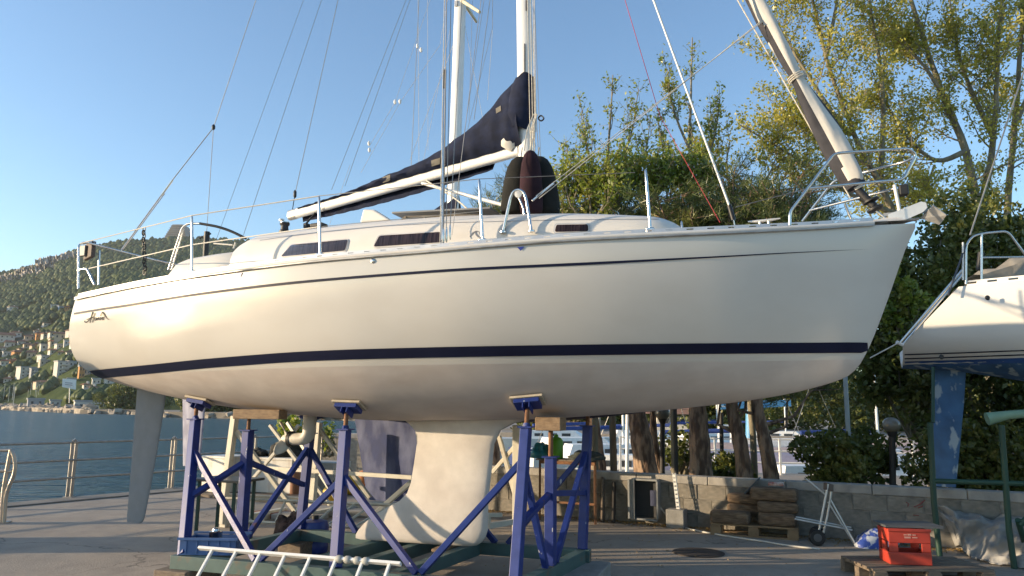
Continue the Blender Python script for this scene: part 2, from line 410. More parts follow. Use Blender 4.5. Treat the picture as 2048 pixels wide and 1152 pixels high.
# pale cliffs under the ridge
cliffm = streak(mat('limestone', (.46, .40, .32), .95, var=.3, scale=.09, bump=1.5, bscale=.25), (.11, .105, .06), .06, .8, (1, 1, .35), .5, .62)
def cliff(u0, u1, vt, vb, n):
    rows_ = []
    for j in range(7):
        row = []
        for i in range(n):
            t = i / (n - 1); u = lerp(u0, u1, t)
            top = lerp(vt[0], vt[1], t) + rnd.uniform(-3, 3); bot = lerp(vb[0], vb[1], t) + rnd.uniform(-5, 5)
            dd = 1238 + rnd.uniform(-9, 9) + j * 7
            d = ray(u, lerp(bot, top, j / 6)); hh = math.hypot(d.x, d.y)
            row.append(EYEV + d * (dd / hh))
        rows_.append(row)
    m_ = MB(); m_.grid(rows_); return m_.build('cliff', cliffm, hill)
cliff(70, 152, (519, 502), (549, 540), 44); cliff(28, 66, (540, 529), (557, 552), 24); cliff(-20, 24, (556, 546), (566, 561), 24)

# the truncated concrete building on the ridge
def ridge_building():
    d = 1290.0
    def pt(u, v, dd=d):
        q = ray(u, v); return EYEV + q * (dd / q.y)
    cm = mat('ridge_concrete', (.26, .24, .21), .9, var=.1, scale=.05)
    base = pt(348, 478)
    t = thing('hilltop_sanctuary', 'grey concrete trapezoid building on the hilltop ridge', 'building', base)
    A, B, C_, D_ = pt(327, 478), pt(373, 478), pt(361, 446), pt(340, 446)
    m_ = MB(); dep = V(0, 45, 0); sl = V(0, 10, 0)
    m_.add([A, B, C_ + sl, D_ + sl, A + dep, B + dep, C_ + dep * .8, D_ + dep * .8], [(0, 1, 2, 3), (5, 4, 7, 6), (0, 3, 7, 4), (1, 5, 6, 2), (3, 2, 6, 7), (0, 4, 5, 1)])
    m_.build('wall', cm, t)
    for k in range(7):
        f = (k + .5) / 7.3; p = A.lerp(D_ + sl, f); q = B.lerp(C_ + sl, f)
        x = MB(); x.beam(p + V(-.6, -.9, 0), q + V(.6, -.9, 0), 1.6, 1.3); x.build('ledge', cm, t)
ridge_building()

# ---------------------------------------------------------------- the white sailing yacht on the cradle
L = 8.9
YAW, TRIM = R(22), R(1.2)
fw = V(math.cos(YAW) * math.cos(TRIM), -math.sin(YAW) * math.cos(TRIM), math.sin(TRIM))
pt_ = V(math.sin(YAW), math.cos(YAW), 0)                     # to port (away from the camera)
upv = fw.cross(pt_)
BOW = P(1832, 447, 6.1)
BORG = BOW - fw * L
BM = Matrix(((fw.x, pt_.x, upv.x, BORG.x), (fw.y, pt_.y, upv.y, BORG.y), (fw.z, pt_.z, upv.z, BORG.z), (0, 0, 0, 1)))
BI = BM.inverted()
BI3 = BI.to_3x3()
CL = BI @ EYEV
def BP(u, v, b=0.0):
    """point in boat axes (x forward, y to port, z up) on the fore-and-aft plane b metres to starboard"""
    d = BI3 @ ray(u, v); return CL + d * ((-b - CL.y) / d.y)
HB_T = [(0, .90), (.5, 1.03), (1.5, 1.27), (2.5, 1.42), (3.7, 1.50), (5.0, 1.42), (6.1, 1.21), (7.2, .85), (8.1, .44), (8.55, .205), (8.9, .012)]
ZS_T = [(0, -.195), (1.0, -.20), (2.0, -.198), (3.5, -.187), (5.0, -.180), (6.1, -.150), (7.2, -.120), (8.1, -.070), (8.56, -.028), (8.9, 0)]
ZB_T = [(-.3, -.98), (0, -1.09), (.6, -1.26), (1.5, -1.42), (2.76, -1.555), (4, -1.62), (5.3, -1.615), (6.1, -1.58), (7.03, -1.51), (7.68, -1.43), (8.1, -1.335), (8.27, -1.27), (8.36, -1.19), (8.43, -1.08), (8.5, -.94), (8.65, -.59), (8.8, -.22), (8.9, -.02)]
ZAF_T = [(0, -1.07), (.8, -1.09), (2, -1.10), (4, -1.12), (6, -1.135), (7.5, -1.14), (8.9, -1.13)]   # top of the antifouling
def hbs(s): return interp(HB_T, s)
def zsh(s): return interp(ZS_T, s)
def zbt(s): return interp(ZB_T, s)
def gsec(t, s):
    t = max(0., min(1., t)); k = max(0, (s - 4.2) / 4.6); k = min(1, k)
    p = lerp(2.6, 1.35, k); q = lerp(2.2, 1.25, k ** .8)
    return (1 - (1 - t) ** p) ** (1 / q)
def hull_b(s, z):
    zb, zs = zbt(s), zsh(s)
    return hbs(s) * gsec((z - zb) / max(1e-4, zs - zb), s)
def hx(s, z):
    """transom rake: the hull runs further aft low down"""
    k = max(0, 1 - s / 1.2) ** 2
    t = (zsh(s) - z) / .9
    return s + k * (.06 - .27 * max(0, min(1, t)))
ST = [0] + [L * (.02 + .98 * (i / 70)) for i in range(0, 58)] + [L * x for x in np.linspace(.825, .999, 34)]
ST = sorted(set(round(float(x), 4) for x in ST))
def hull_rows(z0f, z1f, n, pw=1.0):
    rows_ = []
    for s in ST:
        z0, z1 = z0f(s), z1f(s); r_ = []
        for i in range(n):
            z = lerp(z0, z1, (i / (n - 1)) ** pw)
            r_.append((s, z))
        rows_.append(r_)
    return rows_
yacht = thing('sailing_yacht', 'white sailing yacht with navy waterline stripe standing on the blue cradle', 'sailboat', M=BM)
def side(rows_, sgn): return [[V(hx(s, z), -sgn * hull_b(s, z), z) for s, z in r_] for r_ in rows_]
def hull_part(name, z0f, z1f, n, m, pw=1.0):
    mb = MB()
    rr = hull_rows(z0f, z1f, n, pw)
    mb.grid([r_[::-1] for r_ in side(rr, 1)]); mb.grid(side(rr, -1))
    # weld the centreline
    v, f = mb.v, mb.f
    mp, key, nv = {}, {}, []
    for i, p in enumerate(v):
        k = (round(p.x, 4), round(p.y, 4), round(p.z, 4))
        if k not in key: key[k] = len(nv); nv.append(p)
        mp[i] = key[k]
    nf = []
    for q in f:
        w = []
        for i in q:
            if mp[i] not in w: w.append(mp[i])
        if len(w) > 2: nf.append(tuple(w))
    return mk(name, nv, nf, m, yacht, 60, True), nv, nf
def zaf(s): return max(interp(ZAF_T, s), zbt(s) + .001)
top_o, tv, tf = hull_part('topsides', zaf, zsh, 17, gel)
bot_o, bv, bf = hull_part('underwater_hull', zbt, zaf, 15, antif, 1.6)
n0 = len(tv)
HULL = BVHTree.FromPolygons([tuple(p) for p in tv + bv], tf + [tuple(i + n0 for i in q) for q in bf])
# transom
mb = MB(); ring = [V(hx(0, z) , -hull_b(0, z), z) for z in np.linspace(zsh(0), zbt(0), 24)] + [V(hx(0, z), hull_b(0, z), z) for z in np.linspace(zbt(0), zsh(0), 24)][1:]
ring2 = [V(p.x - .03, p.y * .965, lerp(p.z, -.55, .035)) for p in ring]
mb.grid([ring, ring2]); n_ = len(mb.v); mb.add(ring2, [tuple(range(len(ring2)))])
mb.build('transom', gel, yacht, 40, True)
def hit(bvh, u, v):
    d = (BI3 @ ray(u, v)).normalized(); r_ = bvh.ray_cast(CL, d)
    if r_[0] is None: return None, None
    n = r_[1]; n = n if n.dot(d) < 0 else -n
    return r_[0], n
def dense(poly, step, close=True):
    out = []; k = len(poly)
    for i in range(k if close else k - 1):
        a, b = poly[i], poly[(i + 1) % k]; n = max(1, int(math.hypot(b[0] - a[0], b[1] - a[1]) / step))
        out += [(lerp(a[0], b[0], j / n), lerp(a[1], b[1], j / n)) for j in range(n)]
    if not close: out.append(poly[-1])
    return out
def decal(name, poly, bvh, off, m, parent, step=6, thick=0.0):
    """a flat piece lying on the surface, outline given by sight lines"""
    o = dense(poly, step); cx, cy = sum(p[0] for p in o) / len(o), sum(p[1] for p in o) / len(o)
    vs, ns = [], []
    for p in o + [(cx, cy)]:
        q, n = hit(bvh, *p)
        if q is None: continue
        vs.append(q + n * off); ns.append(n)
    k = len(vs) - 1
    fs = [(i, (i + 1) % k, k) for i in range(k)]
    if thick:
        lo = [vs[i] - ns[i] * thick for i in range(k)]; vs = vs + lo
        fs += [(i, k + 1 + i, k + 1 + (i + 1) % k, (i + 1) % k) for i in range(k)]
    return mk(name, vs, fs, m, parent, 30, True)
def stroke(pts, bvh, wpx, off=.003, step=1.5, taper=None):
    """ribbon along a drawn line on the surface"""
    pts = dense(pts, step, False); rows_ = []
    for i, p in enumerate(pts):
        a, b = pts[max(0, i - 1)], pts[min(len(pts) - 1, i + 1)]; dx, dy = b[0] - a[0], b[1] - a[1]; l = math.hypot(dx, dy) or 1
        w = wpx * (1 if taper is None else taper(i / max(1, len(pts) - 1))) / 2
        r_ = []
        for sg in (-1, 1):
            q, n = hit(bvh, p[0] - dy / l * w * sg, p[1] + dx / l * w * sg)
            if q is None: break
            r_.append(q + n * off)
        if len(r_) == 2: rows_.append(r_)
    return rows_
# painted stripes lie on the hull as thin bands
def band(name, z0f, z1f, s0, s1, m, off=.006, both=True):
    mb = MB()
    for sg in ((1, -1) if both else (1,)):
        rows_ = []
        for i in range(151):
            s = lerp(s0, s1, i / 150); r_ = []
            for k in range(5):
                z = lerp(z0f(s), z1f(s), k / 4); z = max(z, zbt(s) + .004)
                e = .01
                nb = V((hull_b(s - e, z) - hull_b(s + e, z)) / (2 * e), 1, -(hull_b(s, z + e) - hull_b(s, z - e)) / (2 * e)).normalized()
                r_.append(V(hx(s, z) + nb.x * off, -sg * (hull_b(s, z) + nb.y * off), z + nb.z * off))
            rows_.append(r_)
        mb.grid([r_[::-1] for r_ in rows_] if sg == 1 else rows_)
    return mb.build(name, m, yacht, 60, True)
BT_T = [(0, -1.00), (1.2, -1.005), (2.7, -.985), (3.75, -.975), (5.6, -.985), (7.2, -.99), (8.5, -.995)]
band('waterline_stripe', lambda s: interp(BT_T, s) - .085, lambda s: interp(BT_T, s), .08, 8.44, navy)
def cs_z(u, v):
    q, n = hit(HULL, u, v); return (q.x, q.z)
cove = [cs_z(*p) for p in ((152, 625), (200, 617), (260, 608), (420, 583), (560, 566), (700, 553), (900, 538), (1123, 527), (1400, 514), (1600, 504), (1740, 498.5))]
band('cove_stripe', lambda s: interp(cove, s) - .022 * min(1, (cove[-1][0] - s) / 2.2), lambda s: interp(cove, s), cove[0][0] - .05, cove[-1][0], navy)
# lettering and emblem on the quarter (flat print, drawn strokes)
def letters():
    mb = MB()
    S = [[(171, 641), (170, 644), (173, 645), (178, 641), (182, 636), (185, 629), (187, 624)], [(186, 624), (184, 631), (182, 640), (181, 646)],
         [(174, 639), (180, 637), (187, 634)], [(191, 626), (188, 634), (186, 645)],
         [(194, 636), (191, 635.5), (189.5, 639), (191, 641), (193.5, 638.5), (194.5, 635.5), (194, 640.5)],
         [(196, 635.5), (195.6, 640.5)], [(196, 637.5), (198.2, 635), (199.3, 636.5), (198.8, 640)],
         [(203, 634), (201.4, 635), (203, 637.5), (201.5, 639.8), (200.2, 639)], [(205, 637.5), (208, 636), (207, 633.8), (205.2, 635), (204.8, 638.5), (206.5, 639.6), (209, 638.2)]]
    for s_ in S: 
        r_ = stroke(s_, HULL, 1.45, .006)
        if len(r_) > 1: mb.grid(r_)
    mb.build('lettering', mat('print_grey', (.012, .012, .016), .6, spec=.1), yacht, None, True)
    mb = MB()
    for s_, w in (([(202, 632), (204, 626), (206, 624), (208, 630), (211, 637)], 1.1), ([(205, 624), (209, 627), (213, 634), (216, 638), (219.5, 639)], 2.0)):
        r_ = stroke(s_, HULL, w * 1.2, .006, taper=lambda t: 1 - .6 * t) if True else stroke(s_, HULL, w, taper=lambda t: 1 - .7 * t)
        if len(r_) > 1: mb.grid(r_)
    mb.build('emblem', mat('print_grey', (.012, .012, .016), .6, spec=.1), yacht, None, True)
letters()
bluem = mat('blue_mark', (.03, .05, .30), .4)
decal('lifting_mark', [(476.5, 546), (485.5, 545), (481.5, 554.5)], HULL, .006, bluem, yacht, 3)
decal('lifting_mark', [(1034, 494), (1049, 493.5), (1041.5, 502)], HULL, .006, bluem, yacht, 3)
q, n = hit(HULL, 746, 522)
mb = MB(); mb.lathe(q - n * .01, [(.012, 0), (.022, .006), (.022, .016), (.012, .022)], 12, n); mb.build('hull_outlet', steel, yacht, 40, True)

# rubbing strake and slotted aluminium toe rail along the sheer, both sides
def along(sg, s0, s1, n, db=0., dz=0.):
    return [V(hx(s, zsh(s)) , -sg * (hbs(s) + db), zsh(s) + dz) for s in np.linspace(s0, s1, n)]
S_END = 8.56
for sg in (1, -1):
    mb = MB(); mb.tube(along(sg, .02, S_END, 70, .006, .018), .020, 8); mb.build('rubbing_strake', gel2, yacht, 60, True)
    mb = MB(); mb.tube(along(sg, .02, S_END, 70, .018, .000), .009, 6); mb.build('strake_trim', galv, yacht, 60, True)
    mb = MB(); a = along(sg, .03, S_END, 160, -.008, .036); b = along(sg, .03, S_END, 160, -.016, .072)
    for i in range(159):
        p0, p1, q0, q1 = a[i], a[i + 1], b[i], b[i + 1]
        def quad(t0, t1):
            w = [p0.lerp(q0, t0), p1.lerp(q1, t0), p1.lerp(q1, t1), p0.lerp(q0, t1)]; mb.prism(w if sg == 1 else w[::-1], (0, sg * .006, 0))
        if i % 3: quad(0, 1)
        else: quad(0, .38); quad(.66, 1)
    mb.build('toe_rail', alu, yacht, None, True)
# deck
mb = MB(); rows_ = []
for s in np.linspace(0.02, 8.86, 60):
    w = hbs(s) - .004; rows_.append([V(hx(s, zsh(s)), y * w, zsh(s) + .028 + .06 * (1 - y * y)) for y in np.linspace(-1, 1, 13)])
mb.grid(rows_); mb.build('deck', gel2, yacht, 60, True)
# stem head cap
mb = MB(); mb.grid([[V(s, y * (hbs(s) + .006), zsh(s) + .03 + .022 * (1 - abs(y))) for y in (-1, -.5, 0, .5, 1)] for s in np.linspace(8.5, 8.93, 8)]); mb.build('stem_cap', gel, yacht, 60, True)

# coachroof and cockpit coaming
def loft(tab, n=26, ns=70, e1=.42, e2=.55):
    """tab rows: s, half width, base z, top z"""
    s0, s1 = tab[0][0], tab[-1][0]; rows_ = []
    for i in range(ns):
        t = .5 - .5 * math.cos(math.pi * i / (ns - 1)); s = lerp(s0, s1, t)
        w, zb, zt = [interp([(r_[0], r_[k]) for r_ in tab], s) for k in (1, 2, 3)]
        r_ = []
        for j in range(n):
            th = math.pi * j / (n - 1); c, sn = math.cos(th), math.sin(th)
            r_.append(V(s, w * math.copysign(abs(c) ** e1, c), zb + (zt - zb) * sn ** e2))
        rows_.append(r_)
    return rows_
CR = [(2.20, .88, -.16, -.05), (2.30, .92, -.16, .27), (2.42, .94, -.16, .365), (2.6, .96, -.16, .41), (3.7, 1.0, -.16, .405), (4.76, .99, -.16, .37), (5.4, .96, -.15, .32), (5.98, .90, -.14, .275), (6.6, .80, -.12, .20), (6.8, .75, -.11, .17), (6.95, .68, -.10, .11), (7.06, .62, -.10, .01), (7.14, .58, -.10, -.08)]
cr = loft(CR, 34, 90)
mb = MB(); mb.grid(cr); cab = mb.build('coachroof', gel2, yacht, 70, True)
CAB = BVHTree.FromPolygons([tuple(p) for p in mb.v], mb.f)
for sg in (1, -1):
    rows_ = []
    for s, zt in ((1.44, -.14), (1.50, .0), (1.60, .115), (1.74, .15), (1.9, .16), (2.15, .17), (2.35, .178), (2.6, .178)):
        w0 = min(hbs(s) - .30, .95) - max(0, s - 2.3) * .4
        rows_.append([V(s, -sg * (w0 - .02 + d), lerp(-.16, zt, f)) for d, f in ((.03, 0), (.015, .6), (-.01, .9), (-.05, 1), (-.16, 1), (-.20, .92), (-.22, 0))])
    mb = MB(); mb.grid(rows_ if sg == -1 else [r_[::-1] for r_ in rows_]); mb.build('cockpit_coaming', gel2, yacht, 50, True)
# roof crease line and grip groove
mb = MB(); mb.grid(stroke([(520, 481), (560, 475), (640, 465), (760, 453), (880, 446), (1000, 443), (1120, 440), (1220, 439), (1318, 438.5)], CAB, 1.3, .002, 6)); mb.build('roof_groove', galv, yacht, None, True)
# windows with curtains behind the glass
curt = mat('curtain', (.07, .045, .05), .9, col2=(.20, .15, .16), scale=9, stretch=(7, 1, .4), mixlo=.4, mixhi=.6)
glas = glassmat('tinted_glass', (.42, .38, .38))
rimm = mat('window_rim', (.50, .49, .48), .35, .2)
framem = mat('window_frame', (.70, .66, .60), .4, .0)
def window(poly, rim=3.0):
    cx, cy = sum(p[0] for p in poly) / len(poly), sum(p[1] for p in poly) / len(poly)
    def rounded(g, r):
        pp = []
        for x, y in poly:
            dx, dy = x - cx, y - cy; pp.append((x + math.copysign(g, dx), y + math.copysign(g, dy)))
        return [(p.x, p.y) for p in arc([V((pp[-1][0] + pp[0][0]) / 2, (pp[-1][1] + pp[0][1]) / 2, 0)] + [V(x, y, 0) for x, y in pp] + [V((pp[-1][0] + pp[0][0]) / 2, (pp[-1][1] + pp[0][1]) / 2, 0)], 4, r)][:-1]
    w = decal('window', rounded(rim, 8), CAB, .006, rimm, yacht, 5, .008)
    decal('window_frame', rounded(1.2, 5), CAB, .009, framem, w, 5, .004)
    decal('curtain', rounded(0, 4), CAB, .0105, curt, w, 5)
    decal('pane', rounded(-.2, 4), CAB, .0135, glas, w, 5)
window([(563, 513.5), (584, 490.5), (697, 480), (691, 501.5)])
window([(748, 494), (760, 472.5), (882, 465), (884, 485)])
window([(1110, 464.5), (1113, 451), (1176, 450), (1177, 463)], 4.0)
# emblem on the coachroof side
mb = MB()
for s_, w in (([(940, 474), (946, 466), (953, 462.5), (957, 463)], 2.2), ([(952, 463), (952, 468), (957, 474), (961, 475)], 3.0), ([(958, 463), (960, 468), (962, 474)], 1.6)):
    r_ = stroke(s_, CAB, w, .004, 1.5, lambda t: .5 + math.sin(math.pi * t) * .6)
    if len(r_) > 1: mb.grid(r_)
if mb.v: mb.build('cabin_emblem', mat('print_grey2', (.18, .18, .19), .4), yacht, None, True)

# keel with aft bulb, rudder, saildrive
def foil_section(xl, xt, th, z, n=14):
    up_, lo = [], []
    for i in range(n + 1):
        c = .5 - .5 * math.cos(math.pi * i / n)
        y = th * 2.6 * (.2969 * math.sqrt(c) - .1260 * c - .3516 * c * c + .2843 * c ** 3 - .1036 * c ** 4) * 1.92
        x = lerp(xl, xt, c); up_.append(V(x, y, z)); lo.append(V(x, -y, z))
    return up_ + lo[-2:0:-1]
kl = [  # z, leading x, trailing x, half thickness
    (-1.56, 5.55, 3.90, .20), (-1.60, 5.44, 3.95, .15), (-1.65, 5.22, 4.02, .115), (-1.72, 5.07, 4.10, .10), (-1.85, 5.00, 4.12, .095), (-2.05, 4.975, 4.09, .095), (-2.25, 4.95, 4.055, .10),
    (-2.36, 4.935, 4.01, .108), (-2.44, 4.93, 3.92, .12), (-2.52, 4.93, 3.76, .14), (-2.60, 4.93, 3.61, .155), (-2.68, 4.925, 3.50, .16), (-2.75, 4.90, 3.43, .155), (-2.80, 4.86, 3.40, .135), (-2.835, 4.80, 3.40, .10), (-2.845, 4.72, 3.46, .05)]
mb = MB(); rows_ = [foil_section(xl, xt, th, z) for z, xl, xt, th in kl]
mb.grid(rows_, True); n_ = len(rows_[0]); mb.add(rows_[-1], [tuple(range(n_))]); mb.build('keel', keelm, yacht, 60, True)
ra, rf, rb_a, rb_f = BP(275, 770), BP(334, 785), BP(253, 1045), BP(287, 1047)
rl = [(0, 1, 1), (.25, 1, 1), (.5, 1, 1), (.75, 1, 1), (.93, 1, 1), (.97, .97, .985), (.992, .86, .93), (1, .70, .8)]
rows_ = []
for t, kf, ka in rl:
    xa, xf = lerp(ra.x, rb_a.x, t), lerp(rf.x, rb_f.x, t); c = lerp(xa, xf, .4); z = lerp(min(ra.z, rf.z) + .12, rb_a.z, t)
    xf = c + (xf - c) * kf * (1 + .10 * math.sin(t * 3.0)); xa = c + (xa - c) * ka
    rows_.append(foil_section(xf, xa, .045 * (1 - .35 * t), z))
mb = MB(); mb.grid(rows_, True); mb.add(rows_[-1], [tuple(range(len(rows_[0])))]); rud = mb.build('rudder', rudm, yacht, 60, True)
sdm = mat('saildrive_paint', (.58, .54, .47), .5, var=.06, scale=10)
a, b, c = BP(620, 828), BP(620, 872), BP(583, 884)
b = V(a.x, 0, b.z - .03); c = V(c.x, 0, b.z - .005); r0 = .084
mb = MB(); mb.tube(arc([a + V(0, 0, .08), b, c + V(0, 0, 0)], 8, .1), r0, 16, flat=.8); sd = mb.build('saildrive_leg', sdm, yacht, 60, True)
mb = MB(); mb.tube([c + V(.02, 0, 0), c - V(.02, 0, 0)], r0 * 1.06, 16); mb.build('seal_ring', black, sd, 50, True)
mb = MB(); mb.lathe(c - V(.02, 0, 0), [(.058, 0), (.056, .05), (.045, .09), (.02, .115)], 14, (-1, 0, 0)); prop = mb.build('propeller_hub', sdm, sd, 50, True)
for k in range(3):
    th = R(110 + 120 * k); rows_ = []
    for i in range(7):
        t = i / 6; rr = lerp(.04, .20, t); w = .065 * math.sin(math.pi * (.18 + .78 * t)) ** .6 + .004; tw = lerp(1.0, .45, t)
        ctr = V(-.065, math.cos(th) * rr, math.sin(th) * rr); tang = V(0, -math.sin(th), math.cos(th))
        dv = (V(1, 0, 0) * math.sin(tw) + tang * math.cos(tw))
        rows_.append([c + ctr + dv * (w * x) + V(-.008 * (1 - x * x) - .05 * t * t, 0, 0) for x in (-1, -.5, 0, .5, 1)])
    mb = MB(); mb.grid(rows_); o_ = mb.build('propeller_blade', sdm, sd, 60, True); o_.modifiers.new('thickness', 'SOLIDIFY').thickness = .010

# ---- spars
def Zl(p): return p
MX, MTOP = 5.375, 11.2
mb = MB(); n_ = 20; rows_ = []
for z in (.30, 2, 4, 7, 10, MTOP):
    k = 1 if z < 9 else 1 - .25 * (z - 9) / 2.2
    rows_.append([V(MX + .085 * k * math.cos(2 * math.pi * j / n_), .058 * k * math.sin(2 * math.pi * j / n_), z) for j in range(n_)])
mb.grid(rows_, True); mast = mb.build('mast', aluw, yacht, 60, True)
mb = MB(); mb.box((MX, 0, .42), (.26, .2, .1)); mb.build('mast_step', black, mast, None, True, .01)
mb = MB()
for u, v0, v1 in ((1053, 0, 22), (1050, 88, 170)):
    a, b = BP(u, v0, .055), BP(u, v1, .055); mb.beam(a + V(0, -.008, 0), b + V(0, -.008, 0), .010, .010)
mb.build('mast_slot', black, mast, None, True)
for hz, ln in ((4.7, .85), (8.0, .6)):
    for sg in (1, -1):
        mb = MB(); mb.tube([V(MX - .02, -sg * .05, hz), V(MX - .22, -sg * ln, hz + .06)], [.035, .022], 8, flat=.5); mb.build('spreader', aluw, mast, 60, True)
# boom swung a little to port
GN = V(MX - .075, -.0, BP(1038, 301, 0).z); BE = BP(580, 431, -.45)
bd = (GN - BE).normalized()
sideb = V(-bd.y, bd.x, 0).normalized()            # to port of the boom
if sideb.y < 0: sideb = -sideb
bu = bd.cross(sideb); bu = bu if bu.z > 0 else -bu
def bpt(t, y=0., z=0.): return BE.lerp(GN, t) + sideb * y + bu * z
def boomring(t, k=1): return [bpt(t, .042 * k * math.copysign(abs(math.cos(a)) ** .7, math.cos(a)), .062 * k * math.copysign(abs(math.sin(a)) ** .7, math.sin(a))) for a in np.linspace(0, 2 * math.pi, 16, endpoint=False)]
mb = MB(); mb.grid([boomring(t) for t in (0, .25, .5, .75, 1)], True); mb.add(boomring(0), [tuple(range(16))]); mb.add(boomring(1), [tuple(range(16))]); boom = mb.build('boom', aluw, yacht, 50, True)
mb = MB(); mb.grid([boomring(t, 1.04) for t in (-.002, .035)], True); mb.add(boomring(-.002, 1.04), [tuple(range(16))]); mb.build('boom_end_cap', galv, boom, 50, True)
mb = MB(); mb.grid([boomring(t, 1.05) for t in (.172, .184)], True); mb.build('boom_strap', galv, boom, 50, True)
mb = MB(); mb.box(GN + V(.03, 0, 0), (.09, .05, .08)); mb.build('gooseneck', steel, boom, None, True, .008)
# sail cover: sections along the boom
tops = [(600, 424.5), (640, 409), (700, 384), (760, 357), (820, 333), (870, 308), (915, 276), (960, 240), (985, 212), (1010, 182), (1025, 165), (1037, 156)]
def tsec(u, v):
    """boom station and height above boom for a point seen on the boom's plane"""
    d = BI3 @ ray(u, v); n = sideb; k = (BE - CL).dot(n) / d.dot(n); q = CL + d * k
    return (q - BE).dot(bd) / (GN - BE).length, (q - BE).dot(bu)
TT = [tsec(*p) for p in tops]
mb = MB(); rows_ = []
rc = random.Random(3)
for i in range(70):
    t = lerp(TT[0][0], TT[-1][0], (i / 69)); h = max(.07, interp(TT, t))
    w = .05 + .075 * min(1, t * 1.2) + .012 * rc.uniform(-1, 1); lo = .035; low_p = -.10 - .05 * math.sin(math.pi * min(1, t * 1.05)) if t < .9 else -.02
    prof = [(-.047, lo), (-w * .75, lerp(lo, h, .12)), (-w * 1.0, lerp(lo, h, .3)), (-w * .85, lerp(lo, h, .55)), (-w * .55, lerp(lo, h, .78)), (-w * .28, lerp(lo, h, .93)), (0, h), (w * .3, lerp(lo, h, .92)), (w * .7, lerp(lo, h, .7)), (w * .95, lerp(lo, h, .35)), (w * .8, .0), (.05, low_p), (.047, low_p)]
    rows_.append([bpt(t, y + .007 * math.sin(i * .9 + k * 1.7) * (0 < k < 11), z + .004 * math.sin(i * 1.3 + k)) for k, (y, z) in enumerate(prof)])
mb.grid(rows_); cov = mb.build('sail_cover', navyc, yacht, 65, True)
# cover collar wrapped round the mast
def cring(z, rx_, ry_, ox=0, n=18): return [V(MX + ox + rx_ * math.cos(a), ry_ * math.sin(a), z + .02 * math.sin(a * 3 + z * 9)) for a in np.linspace(0, 2 * math.pi, n, endpoint=False)]
zt_, zm_, zl_ = BP(1040, 156).z, BP(1040, 205).z, BP(1040, 262).z
mb = MB(); mb.grid([cring(zl_, .14, .11, -.09), cring(lerp(zl_, zm_, .5), .17, .13, -.07), cring(zm_, .16, .12, -.04), cring(lerp(zm_, zt_, .6), .13, .105, -.02), cring(zt_, .10, .085, 0)], True)
mb.build('cover_collar', navyc, cov, 65, True)
patch = mat('sun_faded_patch', (.17, .155, .125), .9, var=.2, scale=8)
COVB = BVHTree.FromPolygons([tuple(p) for r_ in rows_ for p in r_], [(i * 13 + j, i * 13 + j + 1, (i + 1) * 13 + j + 1, (i + 1) * 13 + j) for i in range(69) for j in range(12)])
for poly in ([(765, 356), (781, 350), (781, 360), (766, 365)], [(863, 322), (881, 316), (880, 328), (864, 333)], [(992, 218), (1002, 212), (1003, 222), (993, 228)]):
    decal('cover_patch', poly, COVB, .008, patch, cov, 5)
mb = MB(); mb.grid([cring(zl_ + .01, .07, .05, -.15, 14), cring(zl_ - .08, .12, .085, -.18, 14), cring(zl_ - .15, .11, .08, -.17, 14), cring(zl_ - .21, .05, .05, -.14, 14)], True); mb.build('furled_mainsail', sailm, cov, 60, True)
# kicker strut and vang line under the boom
mb = MB(); mb.tube([bpt(.62, 0, -.06), V(MX - .12, 0, .55)], .02, 8); mb.build('kicking_strut', aluw, boom, 60, True)

# ---- furled headsail on the forestay
j0, j1 = BP(1742, 402), BP(1534, 22); jd = (j1 - j0).normalized()
bt = BP(1716, 380)
path, rad = [], []
jl = 10.6
wid = [(0, .055), (.10, .105), (.25, .115), (.55, .12), (.95, .10), (1.12, .075), (1.22, .068), (1.35, .085), (1.6, .10), (1.9, .095), (2.2, .08), (2.5, .07), (4, .06), (9, .03)]
a1, a2 = jd.cross(V(0, 1, 0)).normalized(), V(0, 1, 0)
rows_, mi = [], []
NJ = 20
for i in range(120):
    d = 9.2 * (i / 119) ** 1.5; c = bt + jd * d; r_ = interp(wid, d) * .83
    rows_.append([c + (a1 * math.cos(2 * math.pi * j / NJ) + a2 * math.sin(2 * math.pi * j / NJ)) * r_ * (1 + .16 * math.sin(2 * math.pi * j / NJ * 2 + d * 3.1) + .07 * math.sin(5 * 2 * math.pi * j / NJ + d * 7)) for j in range(NJ)])
mb = MB(); mb.grid(rows_, True)
for i in range(119):
    d = 9.2 * (i / 119) ** 1.5
    for j in range(NJ):
        th = (2 * math.pi * (j + .5) / NJ)
        # camera side is -y (th = 270 deg); the dark strip shows along the after edge and winds slowly
        k = (th - R(200) + .35 * math.sin(d * 1.6)) % (2 * math.pi)
        mb.m[i * NJ + j] = 1 if (R(104) < k < R(180) or k < R(16)) else 0
jib = mb.build('furled_headsail', [sailm, uvdark], yacht, 60, True)
mb = MB(); mb.tube([bt, j0 - jd * .05], .035, 12); fu = mb.build('furler_drum_stem', black, jib, 60, True)
mb = MB(); mb.lathe(bt + jd * .02, [(.05, 0), (.085, .01), (.09, .05), (.06, .11)], 14, jd); mb.build('sail_foot_binding', uvdark, jib, 60, True)
mb = MB(); mb.lathe(j0 - jd * .10, [(.05, 0), (.07, .015), (.07, .03), (.03, .045), (.03, .08), (.07, .095), (.07, .11)], 16, jd); mb.build('furling_drum', black, jib, 40, True)
mb = MB(); mb.tube([j0 - jd * .1, V(8.72, 0, .02)], .012, 8); mb.build('forestay_fitting', steel, jib, 60, True)
mb = MB()
for k in range(3):
    c = bt + jd * (1.18 + .02 * k); mb.tube([c + (a1 * math.cos(a) + a2 * math.sin(a)) * .082 for a in np.linspace(0, 2 * math.pi, 15)], .006, 5)
mb.build('sail_tie', rope, jib, 60, True)
